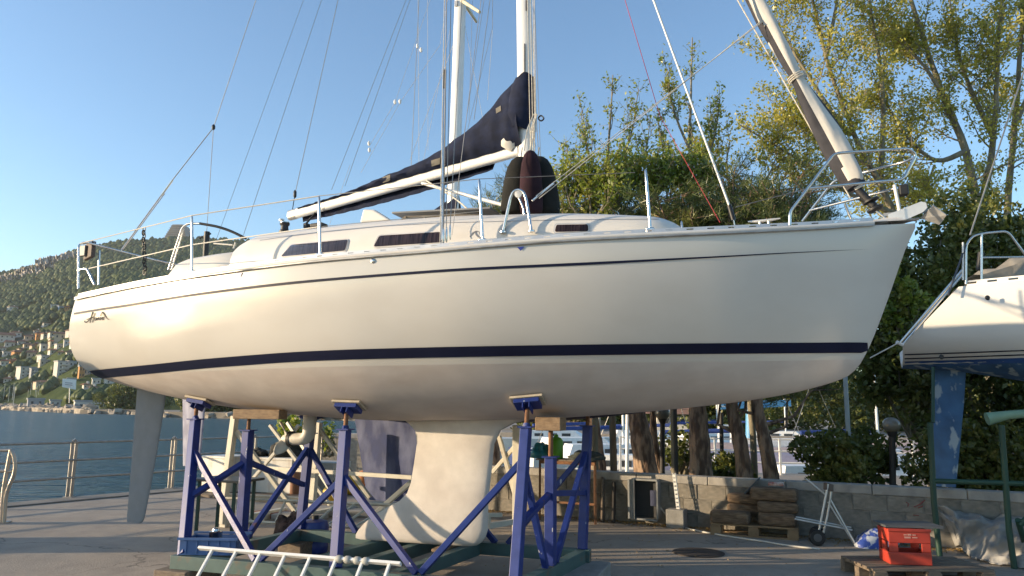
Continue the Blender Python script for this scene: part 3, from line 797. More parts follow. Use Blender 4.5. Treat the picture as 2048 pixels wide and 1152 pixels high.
# the clew pulled aft by the sheets
cl = BP(1519, 48, .1); base0, base1 = bt + jd * 1.85, bt + jd * 2.75
mb = MB(); mb.grid([[base0.lerp(cl, t) + V(0, -.02, 0), base0.lerp(base1, .5).lerp(cl, t) + V(0, -.07 * (1 - t), 0), base1.lerp(cl, t) + V(0, .03, 0)] for t in (0, .3, .6, .85, 1)])
o_ = mb.build('clew', sailm, jib, 60, True); o_.modifiers.new('thickness', 'SOLIDIFY').thickness = .01
mb = MB()
for k, (u, v, b) in enumerate(((1072, 392, .75), (1078, 397, .7))):
    mb = MB(); e = BP(u, v, b); mb.tube([cl + V(0, 0, .015 * k), e], .004, 6); mb.build('headsail_sheet', rope, yacht, 60, True)
mb = MB(); e0, e1 = BP(1064, 402, .73), BP(1108, 366, .72); mb.beam(e0, e1, .012, .020); mb.build('sheet_car', steel, yacht, None, True, .006)
# ---- standing and running rigging
def wirel(name, a, b, r, m, parent=yacht, n=6):
    mb = MB(); mb.tube([a, b], r, n); return mb.build(name, m, parent, 60, True)
MH = V(MX, 0, MTOP)
sp = BP(427, 255); st_ = (BP(512, 0) - sp)
topb = sp + st_ * ((MX - .4 - sp.x) / st_.x)
wirel('backstay', sp, topb, .0045, wire)
lo_l = BP(243, 500, .25); md = BP(345, 360, .1)
o_ = wirel('backstay_leg', sp, md, .006, wire); wirel('turnbuckle', md, md.lerp(lo_l, .22), .014, steel, o_); wirel('stay_tail', md.lerp(lo_l, .22), lo_l, .009, steel, o_)
wirel('stay_tail', md.lerp(lo_l, .2) + V(.04, 0, 0), lo_l + V(.03, 0, 0), .005, wire, o_)
wirel('backstay_leg', sp, BP(413, 470, -.7), .0035, wire)
mb = MB(); mb.lathe(sp, [(.012, -.03), (.022, -.01), (.022, .02), (.01, .04)], 8); mb.build('stay_block', black, yacht, 50, True)
bt0 = BP(590, 388, -.43); tl = BP(676, 0, -.2)
wirel('topping_lift', bt0, bt0 + (tl - bt0) * 2.6, .0045, wire); wirel('lift_strop', bpt(.012, 0, .05), bt0, .006, black)
mb = MB(); mb.lathe(bt0, [(.01, -.05), (.02, -.03), (.02, .03), (.01, .05)], 8); mb.build('lift_block', black, yacht, 50, True)
# shrouds to the chainplate on the starboard side deck
cp = BP(887, 487, 1.22)
def up_to(u0, v0, b0, u1, v1, b1, ext=3.5):
    a, b = BP(u0, v0, b0), BP(u1, v1, b1); return a, a + (b - a) * ext
for u0, v0, b0, u1, v1, b1, r, nm, m in ((886, 488, 1.22, 893, 0, 1.0, .0055, 'shroud', wire), (892, 482, 1.20, 902, 0, .98, .004, 'shroud', wire), (899, 478, 1.17, 916, 150, 1.0, .004, 'shroud', wire),
                                         (880, 492, 1.24, 889, 0, 1.0, .004, 'halyard', rope), (904, 470, 1.05, 962, 0, .35, .0035, 'shroud', wire)):
    a, b = up_to(u0, v0, b0, u1, v1, b1, 2.6); wirel(nm, a, b, r, m)
a = BP(885, 480, 1.2); b = BP(889, 178, 1.06); wirel('shroud_cover', a, b, .014, steel); wirel('shroud_boot', b, BP(890, 140, 1.05), .015, black)
for k, (u, v) in enumerate(((887, 488), (893, 485), (900, 480))):
    q = BP(u, v, 1.21 - .02 * k); mb = MB(); mb.lathe(q, [(.006, 0), (.011, .02), (.011, .10), (.006, .14)], 8); mb.build('bottle_screw', steel, yacht, 50, True)
mb = MB(); mb.box(cp + V(0, 0, -.03), (.09, .03, .05)); mb.build('chainplate', steel, yacht, None, True, .005)
# port shrouds
for e, zt2 in ((-1.2, 8.0), (-1.15, 4.7)):
    wirel('shroud', V(5.15, 1.2, -.1), V(MX - .2, .6, zt2), .004, wire)
# inner stay with a white tube, red halyard, thin pale line to the bow
a, b = BP(1460, 415, .05), BP(1307, 0, .02); wirel('inner_stay_tube', a, a + (b - a) * 2.2, .012, whitep)
c_ = BP(1467, 440, .05); mb = MB(); mb.tube([a + (b - a) * .01, c_], .022, 8); mb.build('stay_boot', black, yacht, 60, True)
wirel('stay_anchor', c_, V(c_.x + .02, 0, zsh(c_.x) + .09), .008, steel)
a, b = BP(1345, 436, .1), BP(1250, 0, .1); a2_ = BP(1360, 440, .1)
wirel('red_halyard', BP(1440, 445, .1), BP(1320, 232, .1), .003, ropered); wirel('red_halyard', BP(1320, 232, .1), BP(1320, 232, .1) + (BP(1250, 0, .1) - BP(1320, 232, .1)) * 2.5, .0035, ropered)
a, b = BP(1700, 395, .0), BP(1475, 0, .0); wirel('bow_line', a, a + (b - a) * 2, .0065, rope)
# halyards down the mast
for k, (u, w) in enumerate(((1061, 8), (1066, 5), (1070, 6), (1072, 3))):
    a, b = BP(u, 300 - k * 12, .12), BP(u - 6 + k, 0, .08); wirel('halyard', a, a + (b - a) * 2.4, .0045, rope)
mb = MB(); rk = random.Random(2)
for k in range(7):
    c0 = BP(1071 + rk.uniform(-4, 4), 228, .11); c1 = BP(1060 + rk.uniform(-12, 12), 300 + rk.uniform(-8, 12), .12); mid = c0.lerp(c1, .5) + V(rk.uniform(-.04, .04), -.03, 0)
    mb.tube(arc([c0, mid, c1], 4, .2), .006, 5)
mb.build('halyard_coil', rope, yacht, 60, True)
mb = MB(); mb.tube(arc([BP(1076, 236, .1), BP(1082, 230, .1), BP(1089, 237, .1), BP(1082, 243, .1), BP(1076, 237, .1)], 4, .04), .008, 6); mb.build('halyard_shackle', black, yacht, 60, True)
mb = MB(); mb.tube(arc([bpt(.64, -.02, -.05), BP(916, 400, .1), BP(958, 440, .3)], 8, .6), .009, 6); mb.build('vang_line', rope, yacht, 60, True)
# mainsheet under the boom end
q = bpt(.13, 0, -.06); mb = MB(); mb.tube([q, BP(608, 452, -.2)], .012, 6); mb.build('mainsheet', black, yacht, 60, True)
# ---- stanchions and lifelines
stn = [((385, 533), (384, 431)), ((641, 507), (638, 392)), ((966, 476), (958, 358)), ((1301, 459), (1291, 338))]
tops_l = []
for (u0, v0), (u1, v1) in stn:
    s = hit(HULL, u0, v0 + 22)[0].x if hit(HULL, u0, v0 + 22)[0] else 5
    b_ = hbs(s) - .07; a, c = BP(u0, v0, b_), BP(u1, v1, b_ + .015)
    a = V(a.x, a.y, zsh(a.x) + .05)
    mb = MB(); mb.tube([a, a.lerp(c, .8), c - (c - a) * .03, c], [.0135, .0135, .011, .004], 8); so = mb.build('stanchion', steel, yacht, 60, True)
    mb = MB(); mb.box(a + V(0, 0, .02), (.07, .06, .05)); mb.build('stanchion_base', steel, so, None, True, .01)
    tops_l.append((a, c))
    so2 = so.copy(); COL.objects.link(so2); so2.parent = yacht; so2.scale = (1, -1, 1); WI[so2.name] = WI[so.name]
pu = BP(160, 487, .86); 
lw = mat('lifeline_cover', (.60, .57, .50), .6, var=.05)
T = [pu] + [c for a, c in tops_l]
for k in range(3): wirel('lifeline', T[k], T[k + 1], .006 if k < 2 else .004, lw if k < 2 else wire)
wirel('lifeline', T[3], BP(1270, 345, 1.0), .003, wire)
M_ = [BP(178, 537, .86)] + [a.lerp(c, .5) for a, c in tops_l[:2]]
for k in range(2): wirel('lower_lifeline', M_[k], M_[k + 1], .006, lw)
wirel('lower_lifeline', tops_l[1][0].lerp(tops_l[1][1], .5), tops_l[2][0].lerp(tops_l[2][1], .5), .003, wire)
a = BP(1662, 310, .45)
wirel('bow_lifeline', BP(1616, 377, .45), BP(1472, 414, .75), .004, wire)
# ---- pushpit at the stern with its grey box and hanging chain
def tubes(name, lst, r, m, parent=yacht, rad=.06):
    o0 = None
    for pts in lst:
        mb = MB(); mb.tube(arc(pts, 5, rad) if len(pts) > 2 else pts, r, 8); o0 = mb.build(name, m, parent, 60, True)
    return o0
tubes('pushpit_rail', [[BP(157, 577, .82), BP(157, 490, .82), BP(170, 484, .75), V(.05, .2, BP(157, 490, .82).z), V(.05, .75, BP(157, 490, .82).z), V(.35, .95, -.12)],
                       [BP(197, 570, .5), BP(199, 500, .5)], [BP(157, 540, .82), BP(173, 537, .84), BP(178, 545, .84), BP(189, 569, .86)]], .013, steel)
mb = MB(); c0, c1 = BP(163, 489, .55), BP(196, 515, .55); ctr = (c0 + c1) / 2; mb.box(ctr, (c1.x - c0.x + .02, .05, abs(c0.z - c1.z)), Matrix.Rotation(R(-24), 3, 'Z')); bx_ = mb.build('outboard_board', mat('varnished_board', (.10, .07, .055), .7, var=.2), yacht, None, True, .008)
mb = MB(); mb.box(ctr + V(-.07, -.03, .0), (.10, .04, abs(c0.z - c1.z) * .7)); mb.build('stern_light_box', mat('grey_plastic', (.16, .16, .15), .5), bx_, None, True, .008)
mb = MB(); mb.tube(arc([BP(165, 487, .7), BP(178, 484, .65), BP(190, 488, .6)], 4, .05), .018, 8); mb.build('horseshoe_rope', whitep, bx_, 60, True)
mb = MB(); p0, p1 = BP(287, 462, .3), BP(290, 548, .3)
for k in range(12):
    c = p0.lerp(p1, (k + .5) / 12) + V(.008 * math.sin(k * 2.1), 0, 0); ax = V(1, 0, 0) if k % 2 else V(0, 1, 0)
    mb.tube([c + ax * .022 * math.cos(a) + V(0, 0, .036 * math.sin(a)) for a in np.linspace(0, 2 * math.pi, 10)], .007, 5)
ch = mb.build('hanging_chain', black, yacht, 60, True)
mb = MB(); mb.tube([p0 + V(.01, 0, .02) + V(.024 * math.cos(a), 0, .024 * math.sin(a)) for a in np.linspace(0, 2 * math.pi, 14)], .006, 5); mb.tube([p0, p0 - V(0, 0, .05)], .008, 6); mb.build('chain_shackle', black, ch, 60, True)
tubes('arch_bow', [[BP(337, 540, -.1), BP(365, 455, -.1), BP(376, 447, -.1), BP(400, 447, -.1)]], .016, steel, rad=.12)
tubes('arch_bow', [[BP(343, 540, -.2), BP(368, 458, -.2)]], .010, steel)
tubes('sprayhood_bow', [[BP(400, 447, -.1), BP(435, 453, -.15), BP(462, 462, -.2), BP(492, 477, -.25)]], .017, black, rad=.2)
# winches, clutches, steering pedestal, wash board
def winch(p, k=1.0):
    mb = MB(); mb.lathe(p, [(.06 * k, 0), (.062 * k, .02), (.045 * k, .035), (.04 * k, .08), (.055 * k, .10), (.055 * k, .115)], 14); o = mb.build('winch', black, yacht, 40, True)
    mb = MB(); mb.lathe(p + V(0, 0, .115 * k), [(.05 * k, 0), (.05 * k, .012), (.02 * k, .02)], 14); mb.build('winch_cap', steel, o, 40, True); return o
wp = BP(569, 461, .45); winch(V(wp.x, wp.y, wp.z - .03), 1.0)
mb = MB(); mb.lathe(BP(563, 441, .45), [(.01, -.015), (.028, -.005), (.03, .012), (.01, .022)], 10); mb.build('winch_handle_knob', whitep, yacht, 40, True)
mb = MB(); q = BP(575, 447, .42); mb.tube(arc([BP(563, 445, .45), q, BP(577, 452, .4)], 4, .04), .012, 6); mb.build('winch_handle', black, yacht, 60, True)
for u, v, sx, sz in ((638, 452, .16, .05), (616, 453, .05, .06)):
    q = BP(u, v, .3); mb = MB(); mb.box(q, (sx, .12, sz)); mb.build('rope_clutch', black, yacht, None, True, .012)
mb = MB(); q = BP(413, 482, -.1)
mb.tube([q + V(0, 0, -.3), q + V(0, 0, .12)], .035, 8); mb.tube([q + V(-.12, 0, .05), q + V(.06, 0, .09)], .012, 6); mb.build('steering_pedestal', black, yacht, 60, True)
tubes('tiller_line', [[BP(428, 487, .1), BP(465, 490, .1)], [BP(467, 497, .1), BP(471, 485, .1)]], .010, lw)
# dorade fin and grab rail on the roof, mooring cleats
a_, b2, c2, d2 = BP(724, 447, .35), BP(731, 420, .35), BP(752, 421, .35), BP(788, 444, .35)
mb = MB(); m1 = [a_, b2, c2, BP(770, 432, .35), d2]
mb.add([p + V(0, -.05, 0) for p in m1] + [V(p.x, p.y + .05, p.z) for p in m1], [(0, 1, 2, 3, 4), (9, 8, 7, 6, 5)] + [(i, 5 + i, 5 + (i + 1) % 5, (i + 1) % 5) for i in range(5)]); mb.build('ventilator_cowl', gel2, yacht, None, True, .02)
teak = mat('grey_teak', (.16, .13, .09), .8, var=.2, scale=8)
mb = MB(); pr = [BP(800, 443, .62), BP(812, 434.5, .62), BP(860, 433, .62), BP(905, 431, .62), BP(960, 430.5, .62), BP(965, 435, .62)]
mb.tube(pr, .014, 6)
for u in (812, 850, 905, 955): q = BP(u, 433, .62); mb.beam(q, q + V(0, 0, -.05), .04, .02)
mb.build('grab_rail', teak, yacht, 60, True)
mb = MB(); q0, q1 = BP(808, 437, .3), BP(1000, 428, .3); mb.beam(q0, q1, .5, .02); mb.build('roof_hatch', mat('hatch_grey', (.2, .2, .2), .4), yacht, None, True, .005)
for u, v in ((1528, 441), (230, 566)):
    q = BP(u, v, hbs(BP(u, v, .5).x) - .12); q = V(q.x, q.y, zsh(q.x) + .09)
    mb = MB(); mb.tube([q + V(-.13, 0, .04), q + V(-.06, 0, .035), q + V(.06, 0, .035), q + V(.13, 0, .04)], [.006, .012, .012, .006], 8)
    for d in (-.035, .035): mb.tube([q + V(d, 0, -.02), q + V(d, 0, .035)], .011, 8)
    mb.build('mooring_cleat', alu, yacht, 60, True)
# granny bars at the mast with a deck block
tubes('granny_bar', [[BP(1006, 464, .95), BP(1021, 396, .93), BP(1027, 383, .93), BP(1037, 379, .93), BP(1047, 384, .93), BP(1052, 396, .93), BP(1063, 462, .95)]], .014, steel, rad=.04)
tubes('granny_bar', [[BP(1036, 392, .6), BP(1047, 415, .6), BP(1050, 440, .6)]], .012, steel)
mb = MB(); q = BP(1037, 388, .93); mb.lathe(q, [(.01, -.01), (.036, -.008), (.036, .008), (.01, .01)], 16, (0, 1, 0)); mb.build('deck_block', galv, yacht, 40, True)
for u, v in ((1006, 464), (1063, 462)):
    q = BP(u, v, .96); mb = MB(); mb.lathe(q, [(.03, -.01), (.03, .006), (.016, .015)], 12); mb.build('bar_foot', steel, yacht, 40, True)
# ---- pulpit, nav light, bow roller and anchor
bb = .42
tubes('pulpit_rail', [[BP(1580, 450, .62), BP(1579, 425, .62), BP(1667, 309, .48), BP(1680, 306, .46), BP(1817, 297, .14), BP(1833, 309, .10), BP(1809, 354, .14), BP(1799, 360, .16), BP(1761, 363, .25), BP(1616, 377, .55)],
                      [BP(1604, 443, -.45), BP(1659, 372, -.4), BP(1670, 361, -.38), BP(1688, 356, -.36), BP(1760, 336, -.2), BP(1806, 325, -.1), BP(1830, 315, 0)],
                      [BP(1619, 421, -.43), BP(1725, 394, -.25), BP(1790, 377, -.05)], [BP(1705, 444, -.35), BP(1690, 408, -.32)]], .0125, steel, rad=.05)
mb = MB(); mb.tube([BP(1789, 370, .03), BP(1799, 421, .03), BP(1800, 432, .02)], .015, 8); mb.build('pulpit_leg', whitep, yacht, 60, True)
q = BP(1807, 381, 0); mb = MB(); mb.box(q, (.075, .075, .095)); mb.build('navigation_light', black, yacht, None, True, .012)
rollm = mat('bow_roller_metal', (.66, .66, .64), .4, .5, var=.05)
for y in (-.055, .055):
    pl = [BP(u, v, -y) for u, v in ((1777, 440), (1776, 429), (1842, 403), (1852, 405), (1855, 415), (1846, 424), (1815, 438))]
    mb = MB(); mb.prism(pl, (0, .006, 0)); mb.build('bow_roller_cheek', rollm, yacht, None, True)
mb = MB(); mb.lathe(BP(1843, 414, .05), [(.02, 0), (.035, .01), (.022, .05), (.035, .09), (.02, .1)], 12, (0, 1, 0)); mb.build('bow_roller_wheel', black, yacht, 40, True)
an = MB(); an.beam(V(8.66, 0, .10), V(9.04, 0, .10), .02, .03); an.prism([V(9.03, -.08, .12), V(9.12, -.07, .03), V(9.07, 0, -.03), V(8.94, 0, .04)], (0, .005, .01)); an.prism([V(9.03, .08, .12), V(9.12, .07, .03), V(9.07, 0, -.03), V(8.94, 0, .04)], (0, -.005, .01))
an.build('anchor', galv, yacht, None, True)

# ---- fenders lashed at the mast
fgrp = 'fenders lashed to the yacht mast'
def fender(u, vt, vb, wpx, b, m, label, tilt=0):
    top, bot = BP(u, vt, b), BP(u + tilt, vb, b); bw, tw = BM @ bot, BM @ top; ln = (tw - bw).length; r = wpx / 2 / F_PX * (BM @ bot).y
    t = thing('fender', label, 'fender', bw, fgrp)
    prof = [(r * .7, 0), (r * .93, ln * .03), (r, ln * .10), (r, ln * .35), (r * .93, ln * .62), (r * .80, ln * .8), (r * .60, ln * .92), (r * .34, ln * .98), (r * .1, ln)]
    mb = MB(); mb.lathe(bw, prof, 22, tw - bw); mb.build('body', m, t, 60)
    mb = MB(); mb.tube([tw, tw + V(.01, 0, .10)], .008, 6); mb.build('lanyard', rope, t, 60)
fender(1042, 314, 431, 66, .30, rubber, 'big black fender at the left of the three at the mast', -10)
fender(1061, 301, 428, 48, .44, rubber2, 'maroon black fender hanging in the middle of the three at the mast', 2)
fender(1076, 314, 432, 68, .22, rubber, 'black fender at the right of the three at the mast, behind the sheets', 13)

# ---------------------------------------------------------------- blue cradle under the yacht
CZ = .28
cA, cB, cC, cD = V(-3.05, 7.2, CZ), V(-2.38, 8.76, CZ), V(.73, 7.71, CZ), V(.05, 6.22, CZ)
c2s = cA.lerp(cD, .5); c2p = cB.lerp(cC, .5); c1c = cA.lerp(cB, .45); c3c = cD.lerp(cC, .47)
cradle = thing('boat_cradle', 'blue and green steel cradle holding up the white yacht', 'cradle', (cA + cC) / 2 - V(0, 0, CZ))
BHH, BHW = .12, .10
def cbeam(name, a, b, drop=0):
    mb = MB(); mb.beam(a - V(0, 0, BHH / 2 + drop), b - V(0, 0, BHH / 2 + drop), BHW, BHH)
    return mb.build(name, green, cradle, None, False, .004)
ux = (cD - cA).normalized(); uy = (cB - cA).normalized()
cbeam('base_beam', cA - ux * .08, cD + ux * .08); cbeam('base_beam', cB - ux * .08, cC + ux * .08)
for a, b in ((cA, cB), (cD, cC), (c2s, c2p), (cA.lerp(cD, .36), cB.lerp(cC, .36)), (cA.lerp(cD, .66), cB.lerp(cC, .66))): cbeam('cross_beam', a + uy * .051, b - uy * .051, .002)
def at_hull(u, v):
    q, n = hit(HULL, u, v); return BM @ q, (BM.to_3x3() @ n)
def post(bot, top, w=.085, name='post', m=blue):
    mb = MB(); mb.beam(bot, top, w, w, uy); o = mb.build(name, m, cradle, None, False, .006)
    mb = MB(); mb.box(top + V(0, 0, .004), (w * 1.5, w * 1.5, .012), Matrix.Rotation(R(-18), 3, 'Z')); mb.build('post_cap', m, o)
    return o
def brace(a, b, w=.053, m=blue):
    mb = MB(); mb.beam(a, b, w, w, uy); return mb.build('brace', m, cradle, None, False, .004)
padm = mat('pad_board', (.42, .36, .27), .8, var=.12, scale=10)
def pad(c, n, sx=.30, sy=.17):
    n = n.normalized(); a = (ux - n * ux.dot(n)).normalized(); b = n.cross(a); M = Matrix((a, b, n)).transposed()
    mb = MB(); mb.box(c + n * -.012, (sx, sy, .022), M); o = mb.build('pad_board', padm, cradle, None, False, .003)
    mb = MB(); mb.box(c + n * -.045, (sx * .78, sy * .85, .04), M)
    for k in (-1, 1): mb.box(c + n * -.085 + a * .03 * k, (.012, sy * .8, .06), M)
    mb.build('pad_bracket', blue, cradle, None, False, .003)
    return c - n * .10
def prop_post(bot, u, v, top_px, label=None):
    q, n = at_hull(u, v); n = -n if n.z > 0 else n     # outward (down) normal
    e = pad(q + n * .012, -n)
    top = bot.lerp(e, top_px)
    post(bot, top)
    mb = MB(); mb.tube([top - (e - bot).normalized() * .1, e], .021, 10); mb.build('screw_jack', rust, cradle, 60)
    mb = MB(); mb.tube([top, top + (e - bot).normalized() * .035], .032, 6); mb.build('jack_nut', blue, cradle, 60)
    return top
s1 = prop_post(cA + V(.02, .0, 0), 402, 797, .91); s2 = prop_post(c2s, 700, 806, .885); s3 = prop_post(cD, 1056, 797, .885)
# port side: mirror of the starboard pads across the yacht's centre plane
def prop_port(bot, u, v, f):
    q, n, _, _ = HULL.ray_cast(BI @ (bot + V(.04, .06, 0)), BI3 @ V(0, 0, 1)); n = -n if n.z > 0 else n
    q, n = BM @ q, BM.to_3x3() @ n
    e = pad(q + n * .012, -n); top = bot.lerp(e, f); post(bot, top)
    mb = MB(); mb.tube([top, e], .021, 10); mb.build('screw_jack', rust, cradle, 60); return top
p1 = prop_port(cB, 402, 797, .88); p2 = prop_port(c2p, 700, 806, .885); p3 = prop_port(cC, 1056, 797, .885)
def mid(a, b, f): return a.lerp(b, f)
brace(mid(cA, s1, .76), mid(cA, cD, .25) + V(0, 0, .01)); brace(mid(c2s, s2, .62), mid(cA, cD, .262) + V(0, .02, .01)); brace(mid(c2s, s2, .66), mid(cA, cD, .735) + V(0, 0, .01)); brace(mid(cD, s3, .78), mid(cA, cD, .745) + V(0, .02, .01))
brace(mid(cB, p1, .86), mid(cB, cC, .22)); brace(mid(cB, p1, .86), mid(cB, cA, .55) + V(.03, 0, 0)); brace(mid(c2p, p2, .66), mid(cB, cC, .27)); brace(mid(c2p, p2, .66), mid(cB, cC, .72)); brace(mid(cC, p3, .80), mid(cB, cC, .76))
brace(mid(cD, s3, .74), c3c - uy * .12); brace(mid(cC, p3, .80), c3c + uy * .12)
# centre posts at both ends with timber bearers
t1 = P(507, 866, c1c.y + .1); t1 = V(c1c.x, c1c.y, 1.40); post(c1c, t1, .09)
t3 = V(c3c.x, c3c.y, 1.22); post(c3c, t3, .09)
mb = MB(); mb.tube([t1, t1 + V(0, 0, .12)], .02, 8); mb.build('screw_jack', rust, cradle, 60)
mb = MB(); mb.tube([t3, t3 + V(0, 0, .24)], .022, 8); mb.build('screw_jack', rust, cradle, 60)
brace(mid(c1c, t1, .72), mid(cA, s1, .38) ); brace(mid(c1c, t1, .72), mid(cB, p1, .45)); brace(mid(c3c, t3, .66), mid(cD, s3, .35)); brace(mid(c3c, t3, .66), mid(cC, p3, .45))
def timber(name, label, c, size, rz=0, m=wood, group=None, rot=None):
    c = Vector(c); rr = rot if rot is not None else Matrix.Rotation(rz, 3, 'Z')
    mb = MB(); mb.box((0, 0, 0), size, rr)
    o = mb.build(name, m, bevel=.008); o.location = c; return tag(o, label, 'timber' if 'timber' in name or 'block' in name else None, group)
yz = math.atan2(ux.y, ux.x)
bl1 = BM @ V((BI @ c1c).x, 0, zbt((BI @ c1c).x)); bl3 = BM @ V((BI @ c3c).x, 0, zbt((BI @ c3c).x))
timber('timber_block', 'long brown timber bearer under the stern above a blue post', V(c1c.x + .12, c1c.y - .02, t1.z + .17), (.55, .16, .10), yz + .05)
timber('timber_block', 'square sawn timber block on the blue post at the bow end', V(c3c.x, c3c.y, t3.z + .30), (.24, .22, .12), yz)
kz = (BM @ V(4.2, 0, -2.845)).z
kb0 = BM @ V(4.35, 0, -2.845)
timber('keel_block', 'brown timber block beneath the middle of the keel', V(kb0.x + .12, kb0.y, (kz + CZ) / 2 - .005), (.12, .55, max(.03, kz - CZ - .01)), yz)
# blocks carrying the base frame
concb = mat('grey_concrete_block', (.24, .235, .22), .9, var=.15, scale=8, bump=.006)
def block(name, label, c, size, m, cat):
    mb = MB(); mb.box((0, 0, 0), size, Matrix.Rotation(yz, 3, 'Z')); o = mb.build(name, m, bevel=.012); o.location = c; return tag(o, label, cat)
fz = CZ - BHH
block('concrete_block', 'grey concrete block under the bow corner of the cradle', V(cC.x - .12, cC.y - .45, fz / 2), (.5, 1.1, fz), concb, 'block')
block('timber_sleeper', 'dark timber sleeper under the stern corner of the cradle', cA + V(.03, .12, -CZ + fz / 2), (.36, .5, fz), woodd, 'timber')
block('timber_sleeper', 'timber sleeper under the far stern corner of the cradle', V(cB.x, cB.y, fz / 2), (.3, .4, fz), woodd, 'timber')
block('concrete_block', 'concrete block under the near middle of the cradle', V(c2s.x, c2s.y, fz / 2), (.4, .4, fz), concb, 'block')
block('concrete_block', 'concrete block under the near bow corner of the cradle', V(cD.x, cD.y, fz / 2), (.4, .5, fz), concb, 'block')

# ---------------------------------------------------------------- ladders
def ladder(name, label, a0, a1, b0, b1, n, r=.016, m=None, rung=.014):
    """rails a0-a1 and b0-b1, n rungs"""
    m = m or aluw
    t = thing(name, label, 'ladder', b0, 'aluminium ladders')
    for p, q in ((a0, a1), (b0, b1)):
        mb = MB(); mb.beam(p, q, r * 1.5, r * 2.6, (q - p).cross(b0 - a0)); mb.build('rail', m, t, bevel=.003)
    for k in range(n):
        f = (k + .6) / n; mb = MB(); mb.beam(a0.lerp(a1, f), b0.lerp(b1, f), rung * 1.7, rung * 1.7); mb.build('rung', m, t, bevel=.003)
    return t
la0, la1 = P(398, 1096, 6.85), P(802, 1128, 6.25)
lb0, lb1 = V(la0.x - .10, la0.y - .30, .03), V(la1.x - .10, la1.y - .30, .03)
lad = ladder('ladder', 'aluminium ladder with grey couplings leaning on the near side of the cradle', la0, la1, lb0, lb1, 8)
mb = MB()
cpm = mat('grey_coupling', (.36, .36, .33), .6)
for f in (.715, .755, .80, .84):
    c = la0.lerp(la1, f); d = (la1 - la0).normalized(); mb = MB(); mb.lathe(c - d * .03, [(.022, 0), (.031, .01), (.033, .03), (.031, .05), (.022, .06)], 12, d); mb.build('coupling', cpm, lad, 60)
ladder('ladder', 'pale ladder propped on edge behind the cradle', P(452, 997, 10.0), P(835, 1012, 9.3), P(462, 1041, 9.75), P(745, 1057, 9.1), 11, .016, creamst)

# ---------------------------------------------------------------- quay railing
railm = mat('railing_steel', (.36, .33, .29), .5, .5, var=.15, scale=10)
rl_t = thing('quay_railing', 'grey steel railing with three bars along the quay edge', 'railing', E0)
rp = [E0 - ED * 1.93 * k for k in (12, 11, 10, 9, 8, 7, 6, 5, 4, 3, 2, 1)] + [E0 + ED * 1.93 * k for k in range(5)]
for p in rp:
    mb = MB()
    for s_ in (-.035, .035): mb.beam(p + ED * s_ + V(0, 0, .02), p + ED * s_ + V(0, 0, 1.0), .012, .055, ED)
    mb.tube([p + ED * -.035 + V(0, 0, 1.0), p + V(0, 0, 1.03), p + ED * .035 + V(0, 0, 1.0)], .022, 6)
    o_ = mb.build('post', railm, rl_t)
    mb = MB(); mb.box(p + V(0, 0, .03), (.16, .14, .015)); mb.build('post_foot', railm, o_)
for z in (.98, .67, .36):
    mb = MB(); mb.tube([rp[0] + V(0, 0, z), rp[-1] + V(0, 0, z)], .021, 8); mb.build('rail', railm, rl_t, 60)
# the bent tube gate frame at the left edge
gt = thing('tube_gate', 'bent stainless tube gangway gate at the left edge of the quay', 'gate', G(4, 1046))
gY = G(4, 1046).y
gm2 = mat('gate_tube', (.42, .38, .33), .4, .7, var=.1)
for k, (pts, r) in enumerate((([(3, 1045), (6, 985), (14, 940), (22, 900)], .028), ([(8, 1045), (12, 990), (20, 968), (28, 950), (31, 930), (27, 908), (22, 900)], .026), ([(-40, 901), (14, 901), (22, 900)], .022), ([(-40, 942), (0, 942), (24, 943)], .026))):
    mb = MB(); mb.tube(arc([P(u, v, gY - (.0 if k != 1 else .05)) for u, v in pts], 4, .2), r, 10); mb.build('tube', gm2, gt, 60)
p_ = G(4, 1046); mb = MB(); mb.box(p_ + V(0, 0, .01), (.18, .16, .02)); mb.build('foot_plate', gm2, gt)
mb = MB(); mb.tube([P(-40, 905, gY), P(-42, 1045, gY)], .028, 8); mb.build('tube', gm2, gt, 60)

# ---------------------------------------------------------------- the blue-bottomed yacht behind
OY = 3.1
M2 = Matrix.Translation(pt_ * OY + fw * -.35 + V(0, 0, -.06)) @ BM
M2 = M2 @ Matrix.Diagonal((.86, 1.0, 1.0, 1.0))
by = thing('sailing_yacht', 'second yacht with blue keel and tall mast standing behind the white yacht', 'sailboat', M=M2)
blueaf = streak(mat('blue_antifoul', (.035, .048, .13), .8, var=.15, scale=5, bump=.002), (.15, .17, .28), 2.2, .85, (1.5, 1.5, .8), .42, .66)
darkaf = mat('dark_blue_antifoul', (.010, .014, .06), .6, var=.2)
for nm, src, m in (('topsides', top_o, whitep), ('underwater_hull', bot_o, darkaf)):
    me = src.data.copy(); me.materials.clear(); link(nm, me, m, by)
mb = MB(); mb.grid(cr); mb.build('coachroof', gel2, by, 70, True)
mb = MB(); rows_ = []
for s in np.linspace(0.02, 8.86, 40):
    w = hbs(s) - .004; rows_.append([V(hx(s, zsh(s)), y * w, zsh(s) + .02 + .06 * (1 - y * y)) for y in np.linspace(-1, 1, 9)])
mb.grid(rows_); mb.build('deck', gel2, by, 60, True)
def BP2(u, v):
    """on the second yacht's centre plane, in its own axes"""
    I = M2.inverted(); c = I @ EYEV; d = I.to_3x3() @ ray(u, v); return c + d * (-c.y / d.y)
ka, kb2, kc, kd = BP2(708, 848), BP2(840, 848), BP2(735, 1000), BP2(845, 1010)
rows_ = []
for t in (0, .06, .15, .5, .85, .95, 1):
    xa, xf, z = lerp(ka.x, kc.x, t), lerp(kb2.x, kd.x, t) + .25, lerp(-1.5, kc.z, t); k = .04 * (t > .9)
    rows_.append(foil_section(xf - k, xa + k, .09, z))
mb = MB(); mb.grid(rows_, True); mb.add(rows_[-1], [tuple(range(len(rows_[0])))]); mb.build('keel', blueaf, by, 60, True)
